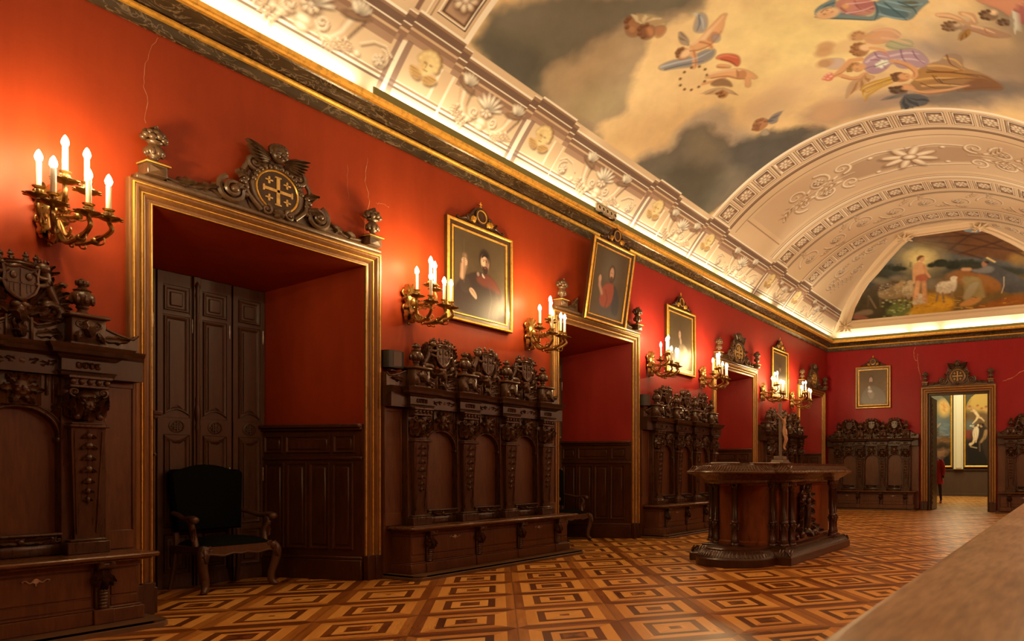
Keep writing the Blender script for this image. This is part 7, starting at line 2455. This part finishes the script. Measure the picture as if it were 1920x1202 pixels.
for p, nrm in along(pp, 0.035):
    q = lambda o_, z: (p.x + nrm.x * o_, p.y + nrm.y * o_, z)
    gd.tube([q(-0.022, 0.108), q(-0.045, 0.140), q(-0.09, 0.168)], [0.011, 0.013, 0.008], 6)
gd.build('gadroon_band', WALD, tb)
pbody = plan(2.36, 3.24, 7.62, 9.26, 2.79, 0.42, 0.22)
MB().sweep(pbody, [(0, 0.195), (0.02, 0.20), (0.02, 0.235), (0, 0.25), (0, 0.90), (0.015, 0.91), (0.02, 0.95)], pl3, closed=True).build('body', WALN, tb, angle=28)
def table_column():
    c = MB()
    c.lathe([(0.060, 0.20), (0.060, 0.222), (0.050, 0.23), (0.055, 0.245), (0.046, 0.258), (0.050, 0.27), (0.042, 0.28), (0.042, 0.46), (0.050, 0.47), (0.047, 0.485), (0.037, 0.49), (0.033, 0.84), (0.040, 0.848), (0.036, 0.86), (0.046, 0.90), (0.056, 0.925), (0.056, 0.945)], (0, 0, 0), 14)
    for i in range(14):
        a = 2 * PI * i / 14
        c.tube([(0.036 * math.cos(a), 0.036 * math.sin(a), 0.50), (0.033 * math.cos(a), 0.033 * math.sin(a), 0.835)], 0.004, 4)
    for i in range(4):
        a0, a1 = PI / 2 * i + 0.4, PI / 2 * (i + 1) + 0.4
        c.tube([(0.046 * math.cos(a0 + (a1 - a0) * t / 8), 0.046 * math.sin(a0 + (a1 - a0) * t / 8), 0.45 - 0.07 * math.sin(PI * t / 8)) for t in range(9)], [0.006, 0.012, 0.006], 6)
        c.ball((0.044 * math.cos(a0), 0.044 * math.sin(a0), 0.44), (0.016, 0.016, 0.024), nu=7, nv=5)
        c.leaf((0.0, -0.045, 0.88), PI / 2, 0.05, 0.04, 0.012) if i == 0 else None
        c.ball((0.048 * math.cos(a0), 0.048 * math.sin(a0), 0.905), (0.014, 0.014, 0.02), nu=7, nv=5)
    return c.build('column', WALD, tb)
cols = [(2.215, 7.72), (2.40, 7.50), (2.735, 7.32), (3.16, 7.47), (3.345, 7.60), (3.37, 9.03), (3.345, 9.20), (2.23, 9.2), (3.30, 7.48)]
tc = table_column()
tc.location = (*cols[0], 0)
for c_ in cols[1:]:
    share(tc, 'column', tc, WALD, tb, (*c_, 0))
tp = MB().sweep(pp, [(-0.22, 0.935), (-0.15, 0.935), (-0.125, 0.95), (-0.11, 0.975), (-0.06, 1.005), (-0.03, 1.035), (-0.005, 1.045), (0.02, 1.055), (0.025, 1.068), (0.015, 1.082), (-0.065, 1.142), (-0.08, 1.145), (-0.085, 1.165), (-0.10, 1.172)], pl3, closed=True)
inn = [Vector(p) for p in pp]
tp.build('tabletop', WALT, tb, angle=28)
MB().prism([((p[0] - 2.79) * 0.9 + 2.79, (p[1] - 8.43) * 0.945 + 8.43) for p in pp], 1.10, 1.171, 'z').build('top_board', WALT, tb, smooth=False)
gd = MB()
for p, nrm in along(pp, 0.032):
    q = lambda o_, z: (p.x + nrm.x * o_, p.y + nrm.y * o_, z)
    gd.tube([q(0.008, 1.089), q(-0.028, 1.117), q(-0.058, 1.139)], [0.008, 0.010, 0.007], 6)
gd.build('carved_rim', WALT, tb)
# carved relief on the long side (built facing -y, then turned towards +x)
rl = MB().box(-0.13, 0.13, -0.03, 0.02, 0.30, 0.80, 0.004).box(-0.075, 0.075, -0.045, 0.0, 0.78, 0.90, 0.005)
for q in (-1, 1):
    rl.box(q * 0.10, q * 0.15, -0.055, 0, 0.34, 0.74, 0.004).box(q * 0.09, q * 0.165, -0.065, 0, 0.735, 0.765, 0.004)
    rl.scroll((q * 0.12, -0.04, 0.80), 0.045, 1.4, -PI / 2, 0.014, q)
    for z, s_ in ((0.74, 1.0), (0.62, 0.9), (0.50, 1.1), (0.40, 1.3)):
        rl.leaf((q * 0.14, -0.03, z), PI / 2 - q * 1.0, 0.10 * s_, 0.06, 0.03).leaf((q * 0.14, -0.03, z - 0.03), PI / 2 - q * 1.9, 0.09 * s_, 0.06, 0.03)
    rl.scroll((q * 0.26, -0.04, 0.34), 0.075, 1.6, PI / 2, 0.022, -q)
    rl.leaf((q * 0.20, -0.03, 0.27), PI / 2 - q * 0.9, 0.2, 0.10, 0.04).leaf((q * 0.30, -0.03, 0.27), PI / 2 - q * 1.4, 0.22, 0.10, 0.04)
    rl.ball((q * 0.22, -0.06, 0.29), (0.06, 0.05, 0.05)).ball((q * 0.36, -0.05, 0.27), (0.05, 0.04, 0.04))
rl.tube(spl([(0, -0.05, 0.38), (0, -0.07, 0.48), (0.008, -0.07, 0.58), (0, -0.06, 0.66)]), [0.045, 0.055, 0.05, 0.03], 10)
rl.ball((0, -0.07, 0.70), (0.034, 0.036, 0.042)).ball((0, -0.06, 0.86), (0.05, 0.04, 0.05))
rl.leaf((0, -0.04, 0.80), PI / 2, 0.13, 0.10, 0.04).leaf((0, -0.05, 0.36), -PI / 2, 0.12, 0.12, 0.05)
rl.box(-0.09, 0.09, -0.07, 0, 0.335, 0.365, 0.005)
ro = rl.build('carved_relief', WALD, tb, (3.255, 8.22, 0.0))
ro.rotation_euler = (0, 0, FX)

# crucifix standing on the table
cf = thing('crucifix', 'tall dark standing crucifix with pale carved figure on the walnut table', 'crucifix', (2.86, 8.42, 1.171), FX)
b_ = MB().box(-0.13, 0.13, -0.10, 0.10, 0.0, 0.022, 0.004).prism([(-0.12, 0.022), (0.12, 0.022), (0.085, 0.055), (-0.085, 0.055)], -0.085, 0.085).box(-0.075, 0.075, -0.065, 0.065, 0.055, 0.10, 0.006)
b_.build('base', STONE, cf)
MB().box(-0.022, 0.022, -0.014, 0.014, 0.10, 0.80, 0.003).box(-0.20, 0.20, -0.013, 0.013, 0.62, 0.66, 0.003).build('cross', STONE, cf)
def skin_figure(name, joints, edges, m, parent, root_i=0, sub=2):
    me = bpy.data.meshes.new(name)
    me.from_pydata([j[0] for j in joints], edges, [])
    o = bpy.data.objects.new(name, me)
    COL.objects.link(o)
    o.parent = parent
    sk = o.modifiers.new('skin', 'SKIN')
    sk.use_smooth_shade = True
    for i, j in enumerate(joints):
        r = j[1]
        me.skin_vertices[0].data[i].radius = r if isinstance(r, tuple) else (r, r)
        me.skin_vertices[0].data[i].use_root = (i == root_i)
    ss = o.modifiers.new('subsurf', 'SUBSURF')
    ss.levels = ss.render_levels = sub
    me.materials.append(m)
    return o
yb_ = -0.045
J = [((0.0, yb_ - 0.01, 0.435), (0.026, 0.020)), ((0.0, yb_ - 0.012, 0.50), (0.024, 0.018)), ((0.0, yb_ - 0.01, 0.555), (0.032, 0.021)), ((0.0, yb_ - 0.014, 0.60), 0.011), ((0.006, yb_ - 0.034, 0.635), (0.020, 0.022)),
     ((-0.045, yb_, 0.585), 0.014), ((-0.10, yb_ + 0.012, 0.618), 0.010), ((-0.155, yb_ + 0.022, 0.645), 0.007), ((-0.172, yb_ + 0.024, 0.652), 0.006),
     ((0.045, yb_, 0.585), 0.014), ((0.10, yb_ + 0.012, 0.618), 0.010), ((0.155, yb_ + 0.022, 0.645), 0.007), ((0.172, yb_ + 0.024, 0.652), 0.006),
     ((-0.020, yb_ - 0.018, 0.40), 0.021), ((-0.022, yb_ - 0.040, 0.32), 0.014), ((-0.012, yb_ - 0.004, 0.22), 0.009), ((-0.008, yb_ - 0.03, 0.185), 0.007),
     ((0.020, yb_ - 0.018, 0.40), 0.021), ((0.022, yb_ - 0.044, 0.318), 0.014), ((0.010, yb_ - 0.01, 0.22), 0.009), ((0.008, yb_ - 0.036, 0.185), 0.007)]
E_ = [(0, 1), (1, 2), (2, 3), (3, 4), (2, 5), (5, 6), (6, 7), (7, 8), (2, 9), (9, 10), (10, 11), (11, 12), (0, 13), (13, 14), (14, 15), (15, 16), (0, 17), (17, 18), (18, 19), (19, 20)]
fg = skin_figure('carved_figure', J, E_, IVORY, cf)
hm = MB().ball((0.004, yb_ - 0.03, 0.648), (0.024, 0.026, 0.022))
for q in (-1, 1):
    hm.tube([(q * 0.018, yb_ - 0.02, 0.645), (q * 0.026, yb_ - 0.02, 0.60)], [0.008, 0.004], 6)
hm.build('hair', STONE, fg)
lc = MB().tube([(0, yb_ - 0.016, 0.455), (0, yb_ - 0.02, 0.42), (0, yb_ - 0.026, 0.375)], [0.036, 0.042, 0.038], 10, 0.75)
lc.ball((0.036, yb_ - 0.018, 0.42), (0.014, 0.014, 0.03))
lc.build('loincloth', IVORY, fg)
for i, (x, y_, a) in enumerate(((2.56, 7.42, 0.15), (3.02, 7.55, -0.3))):
    o = MB().box(-0.15, 0.15, -0.105, 0.105, 0, 0.008 if i else 0.012, 0.001).build('altar_card', PAPER, None, (x, y_, 1.1715))
    o.rotation_euler = (0, 0, a)
    tag(o, ('thin pale printed card lying flat on the walnut table before the crucifix', 'pale printed booklet lying flat on the walnut table near its long side')[i], 'card')

# ------------------------------------------------------------------ long chest along the right-hand wall, beside the camera
chx, chz = 6.005, 0.85
ct = thing('sacristy_chest', 'worn pale wooden top of a long vestry chest at the corner of the view', 'chest')
MB().sweep([(chx, -1.4), (chx, 7.2)], [(-0.04, chz - 0.055), (-0.012, chz - 0.05), (-0.002, chz - 0.04), (0.0, chz - 0.025), (-0.004, chz - 0.010), (-0.014, chz - 0.002), (-0.03, chz), (-1.17, chz), (-1.17, chz - 0.055)], lambda x, y, h: (2 * chx - x, y, h)).build('chest_top', CHEST, ct, angle=50)
bd = MB().box(chx + 0.05, W - 0.01, -1.35, 7.15, 0.10, chz - 0.05, 0.004).box(chx + 0.03, W - 0.01, -1.37, 7.17, 0.0, 0.11, 0.005)
bd.build('carcass', OAKP, ct)
for i in range(8):
    y_ = -1.25 + i * 1.05
    for z0, z1 in ((0.14, 0.44), (0.48, 0.78)):
        d = MB().box(chx + 0.035, chx + 0.052, y_, y_ + 0.98, z0, z1, 0.004).box(chx + 0.028, chx + 0.05, y_ + 0.07, y_ + 0.91, z0 + 0.06, z1 - 0.06, 0.005).build('drawer', OAKP, ct)
        MB().ball((chx + 0.02, y_ + 0.49, (z0 + z1) / 2), (0.02, 0.02, 0.02)).build('knob', BRASS, d)

# ------------------------------------------------------------------ the gallery: two tall arched paintings and the pale pier between them
def big_picture(x0, x1, paint, label, u0=0.0, us1=1.0):
    root = thing('arched_painting', label, 'painting', ((x0 + x1) / 2, GY, 0))
    w, zb, zs = x1 - x0, 1.24, 3.47
    us_, vs_ = np.linspace(0, w, 90), np.linspace(zb, zs + w / 2, 170)
    cv = Canvas(us_, vs_, pig(60, 48, 30, tint=np.array([1, .8, .5])))
    cv.W = (cv.fbm(1.6, 41, 4) - 0.5, cv.fbm(1.6, 43, 4) - 0.5)
    paint(cv, lambda *p: [(w * (u0 + us1 * a), vs_[-1] - (vs_[-1] - zb) * b) for a, b in p])
    U, V = np.meshgrid(us_, vs_, indexing='ij')
    r = w / 2
    outside = (V > zs) & ((U - r) ** 2 + (V - zs) ** 2 > r * r)
    cv.C[outside] = pig(84, 72, 44, tint=np.array([1, .8, .5]))
    painted_mesh('canvas', np.stack([U - w / 2, np.full(U.shape, -0.13), V], -1), cv.C, MURAL, root)
    path = [(-w / 2, zb), (-w / 2, zs + w / 2), (w / 2, zs + w / 2), (w / 2, zb)]
    MB().sweep(path, [(0.005, 0.0), (0.005, 0.15), (-0.02, 0.165), (-0.055, 0.15), (-0.06, 0.0)], plx, closed=True).build('frame', GOLD, root, angle=25)
    return root
GT = np.array([1.0, 0.80, 0.5])
gp = lambda *c: pig(*c, k=0.8, tint=GT)
def paint_sea(cv, N):
    cv.amp = 0.5
    cv.poly(N((-1.4, -0.1), (1.1, -0.1), (1.1, 0.45), (-1.4, 0.45)), gp(130, 118, 80), 0.2)
    cv.poly(N((-1.4, 0.36), (1.1, 0.36), (1.1, 0.62), (-1.4, 0.60)), gp(112, 116, 98), 0.2)
    cv.poly(N((-1.4, 0.58), (1.1, 0.60), (1.1, 0.74), (-1.4, 0.74)), gp(128, 84, 40), 0.12)
    cv.poly(N((-1.4, 0.70), (1.1, 0.72), (1.1, 0.80), (-1.4, 0.82)), gp(60, 44, 24), 0.1)
    cv.poly(N((-1.4, 0.80), (1.1, 0.80), (1.1, 0.90), (-1.4, 0.90)), gp(150, 100, 58), 0.12)
    cv.poly(N((0.3, 0.86), (1.1, 0.82), (1.1, 1.1), (0.2, 1.1)), gp(34, 26, 16), 0.1)
    cv.amp = 0.12
    cv.poly(N((0.22, 0.16), (0.40, 0.10), (0.70, 0.09), (0.95, 0.16), (1.0, 0.22), (0.84, 0.30), (0.50, 0.32), (0.3, 0.26)), gp(236, 178, 84), 0.12)
    cv.amp = 0.0
    for a, b, w_ in (((0.45, 0.15), (0.70, 0.20), 0.045), ((0.58, 0.13), (0.62, 0.24), 0.05), ((0.70, 0.16), (0.88, 0.20), 0.03), ((0.50, 0.22), (0.72, 0.26), 0.035)):
        cv.line(N(a, b), w_, gp(216, 134, 62), 0.03, 0.8)
    cv.poly(N((0.0, 0.52), (0.12, 0.44), (0.30, 0.46), (0.32, 0.55), (0.14, 0.60)), gp(86, 76, 46), 0.04)
    cv.line(N((0.2, 0.46), (0.36, 0.42)), 0.05, gp(200, 150, 90), 0.03)
    for i in range(40):
        rr = random.Random(i)
        x, y = rr.uniform(-0.4, 1), rr.uniform(0.40, 0.62)
        cv.line(N((x, y), (x + 0.3, y + rr.uniform(-0.01, 0.01))), 0.014, gp(156, 150, 122), 0.02, 0.5)
    for i in range(40):
        rr = random.Random(i + 90)
        x, y = rr.uniform(-0.4, 1), rr.uniform(0.62, 0.90)
        cv.line(N((x, y), (x + 0.12, y + rr.uniform(-0.01, 0.01))), 0.02, [gp(90, 64, 34), gp(170, 120, 66), gp(60, 46, 28)][i % 3], 0.02, 0.6)
def paint_saint(cv, N):
    cv.amp = 0.5
    cv.poly(N((-0.1, -0.1), (2.1, -0.1), (2.1, 0.30), (-0.1, 0.34)), gp(206, 156, 66), 0.25)
    cv.poly(N((-0.1, 0.28), (0.4, 0.26), (2.1, 0.34), (2.1, 0.60), (-0.1, 0.56)), gp(120, 84, 44), 0.12)
    cv.poly(N((-0.1, 0.40), (0.4, 0.42), (0.3, 0.56), (-0.1, 0.55)), gp(110, 104, 78), 0.12)
    cv.poly(N((-0.1, 0.54), (0.35, 0.52), (0.3, 0.66), (-0.1, 0.66)), gp(136, 60, 36), 0.08)
    cv.poly(N((-0.1, 0.64), (2.1, 0.62), (2.1, 1.1), (-0.1, 1.1)), gp(36, 26, 16), 0.12)
    cv.amp = 0.0
    for c_, r_ in (((0.16, 0.21), 0.065), ((0.90, 0.22), 0.06), ((0.70, 0.24), 0.05), ((0.52, 0.20), 0.05)):
        cv.ell(N(c_)[0], (r_, r_), gp(214, 132, 70), 0.03)
        cv.ell(N((c_[0] + 0.02, c_[1] - 0.012))[0], (r_ * 0.8, r_ * 0.5), gp(136, 80, 40), 0.03)
    cv.line(N((0.34, 0.24), (0.44, 0.28), (0.56, 0.33), (0.48, 0.38), (0.32, 0.43)), [0.06, 0.11, 0.10, 0.07, 0.04], gp(238, 192, 120), 0.02)
    cv.line(N((0.54, 0.34), (0.70, 0.36), (0.82, 0.40)), [0.08, 0.06, 0.04], gp(232, 182, 108), 0.02)
    cv.line(N((0.42, 0.27), (0.24, 0.26)), [0.05, 0.03], gp(226, 172, 104), 0.02)
    cv.ell(N((0.34, 0.225))[0], (0.05, 0.055), gp(206, 140, 80), 0.02)
    cv.poly(N((0.34, 0.52), (0.46, 0.44), (0.70, 0.42), (0.84, 0.46), (1.1, 0.54), (1.2, 0.70), (1.2, 0.95), (0.9, 0.9), (0.66, 0.66)), gp(60, 42, 24), 0.04)
    cv.poly(N((0.30, 0.56), (0.36, 0.50), (0.50, 0.46), (0.60, 0.50), (0.58, 0.58), (0.52, 0.65), (0.36, 0.66)), gp(240, 204, 142), 0.02, 1, 2)
    for a, b in (((0.36, 0.56), (0.44, 0.64)), ((0.46, 0.52), (0.52, 0.62)), ((0.38, 0.52), (0.40, 0.60))):
        cv.line(N(a, b), 0.012, gp(190, 142, 86), 0.014)
    cv.line(N((0.40, 0.63), (0.34, 0.69), (0.22, 0.71)), [0.10, 0.08, 0.12], gp(230, 186, 120), 0.02)
    cv.line(N((0.50, 0.62), (0.46, 0.68)), 0.05, gp(232, 180, 112), 0.02)
    cv.line(N((0.44, 0.49), (0.30, 0.47)), [0.05, 0.03], gp(226, 176, 110), 0.02)
    cv.ell(N((0.56, 0.455))[0], (0.045, 0.05), gp(236, 190, 120), 0.015)
    cv.ell(N((0.70, 0.465))[0], (0.05, 0.06), gp(196, 138, 82), 0.015)
    cv.ell(N((0.76, 0.45))[0], (0.06, 0.05), gp(44, 28, 18), 0.02)
    cv.line(N((0.92, 0.54), (0.84, 0.62), (0.68, 0.68)), [0.16, 0.12, 0.08], gp(170, 122, 66), 0.03)
    cv.line(N((0.86, 0.60), (0.80, 0.66)), 0.02, gp(110, 76, 40), 0.02)
    cv.line(N((0.22, 0.74), (0.50, 0.76)), 0.03, gp(206, 166, 98), 0.015)
    cv.line(N((0.62, 0.68), (0.64, 0.80)), 0.04, gp(120, 84, 46), 0.03)
    cv.ell(N((0.24, 0.46))[0], (0.05, 0.035), gp(206, 190, 140), 0.015)
    cv.ell(N((0.34, 0.46))[0], (0.04, 0.03), gp(190, 176, 130), 0.015)
big_picture(0.25, 1.80, paint_sea, 'tall arched gilt framed painting of a stormy sea seen through the gallery doorway', 0.57, 0.43)
big_picture(2.385, 3.95, paint_saint, 'tall arched gilt framed painting of a kneeling saint seen through the gallery doorway', 0.0, 0.56)
struct(MB().box(1.92, 2.30, GY - 0.20, GY, 1.10, 6.0, 0.01).box(2.02, 2.24, GY - 0.23, GY - 0.18, 1.15, 6.0, 0.006).build('column_gallery', PIER))
pcap = point('gallery_pier_lamp', (2.15, GY - 1.6, 5.2), 60.0, (1.0, 0.92, 0.62), 0.2)

# person in a red coat walking past in the gallery
pn = thing('person', 'person in a knee length red coat walking past behind the gallery doorway jamb', 'person', (2.30, 22.9, 0.0), 0.0)
J = [((0, 0, 0.98), (0.13, 0.10)), ((0, -0.005, 1.15), (0.125, 0.095)), ((0, 0, 1.32), (0.155, 0.10)), ((0, 0, 1.43), (0.10, 0.075)), ((0, -0.01, 1.50), 0.05), ((-0.02, -0.02, 1.58), (0.072, 0.085)), ((-0.02, -0.02, 1.67), (0.07, 0.08)),
     ((-0.19, 0.0, 1.38), 0.06), ((-0.25, 0.03, 1.12), 0.045), ((-0.24, -0.06, 0.88), 0.034), ((-0.24, -0.09, 0.80), 0.036),
     ((0.19, 0.0, 1.38), 0.06), ((0.25, 0.05, 1.12), 0.045), ((0.25, 0.0, 0.88), 0.034), ((0.25, -0.02, 0.80), 0.036),
     ((-0.10, 0.0, 0.90), 0.085), ((-0.13, -0.06, 0.50), 0.058), ((-0.14, -0.02, 0.09), 0.040), ((-0.14, -0.14, 0.035), 0.034),
     ((0.10, 0.0, 0.90), 0.085), ((0.14, 0.08, 0.50), 0.058), ((0.15, 0.20, 0.11), 0.040), ((0.15, 0.10, 0.035), 0.034)]
E_ = [(0, 1), (1, 2), (2, 3), (3, 4), (4, 5), (5, 6), (3, 7), (7, 8), (8, 9), (9, 10), (3, 11), (11, 12), (12, 13), (13, 14), (0, 15), (15, 16), (16, 17), (17, 18), (0, 19), (19, 20), (20, 21), (21, 22)]
skin_figure('body', J, E_, DARKCLOTH, pn)
skin_h = MB().ball((-0.02, -0.022, 1.60), (0.080, 0.095, 0.115)).ball((-0.02, -0.12, 1.585), (0.014, 0.022, 0.022), nu=8, nv=6)
for q in (-1, 1):
    skin_h.ball((-0.02 + q * 0.03, -0.105, 1.615), (0.012, 0.008, 0.008), nu=8, nv=5).ball((-0.02 + q * 0.08, -0.01, 1.595), (0.014, 0.022, 0.03), nu=8, nv=5)
skin_h.build('face', SKIN, pn)
hr = MB().ball((-0.02, 0.005, 1.63), (0.088, 0.098, 0.105)).ball((-0.02, 0.05, 1.55), (0.075, 0.05, 0.08))
hr.build('hair', HAIR, pn)
ck = MB()
rows = [(0.62, 0.27, 0.20), (0.80, 0.245, 0.185), (1.0, 0.20, 0.155), (1.15, 0.18, 0.14), (1.32, 0.205, 0.145), (1.42, 0.16, 0.11), (1.48, 0.07, 0.065)]
n = 20
for z, a, b in rows:
    for i in range(n):
        t = 2 * PI * i / n
        f = 1 + (0.05 * math.sin(5 * t) if z < 0.9 else 0)
        ck.v.append((a * f * math.cos(t), b * f * math.sin(t), z))
ck.f += [(j * n + i, j * n + (i + 1) % n, (j + 1) * n + (i + 1) % n, (j + 1) * n + i) for j in range(len(rows) - 1) for i in range(n)]
for q in (-1, 1):
    ck.tube(spl([(q * 0.16, 0, 1.40), (q * 0.215, 0.01, 1.30), (q * 0.255, 0.04, 1.12), (q * 0.25, -0.02 if q > 0 else -0.06, 0.90)]), [0.075, 0.07, 0.062, 0.055], 10)
ck.build('coat', REDCLOTH, pn)
for q, y_, z_ in ((-1, -0.085, 0.80), (1, -0.02, 0.80)):
    hd = MB().ball((q * 0.245, y_, z_ + 0.01), (0.022, 0.036, 0.042))
    for k in range(4):
        hd.tube(spl([(q * 0.245, y_ - 0.024 + 0.016 * k, z_ - 0.015), (q * 0.243, y_ - 0.028 + 0.016 * k, z_ - 0.055), (q * 0.235, y_ - 0.022 + 0.015 * k, z_ - 0.080 + 0.006 * abs(k - 1))], 4), [0.009, 0.006], 6)
    hd.tube(spl([(q * 0.24, y_ - 0.03, z_ + 0.015), (q * 0.235, y_ - 0.05, z_ - 0.01), (q * 0.232, y_ - 0.05, z_ - 0.035)], 4), [0.009, 0.006], 6)
    hd.build('hand', SKIN, pn)
for q, x, y_ in ((-1, -0.14, -0.10), (1, 0.15, 0.14)):
    MB().ball((x, y_, 0.035), (0.042, 0.12, 0.035)).build('shoe', REDCLOTH, pn)
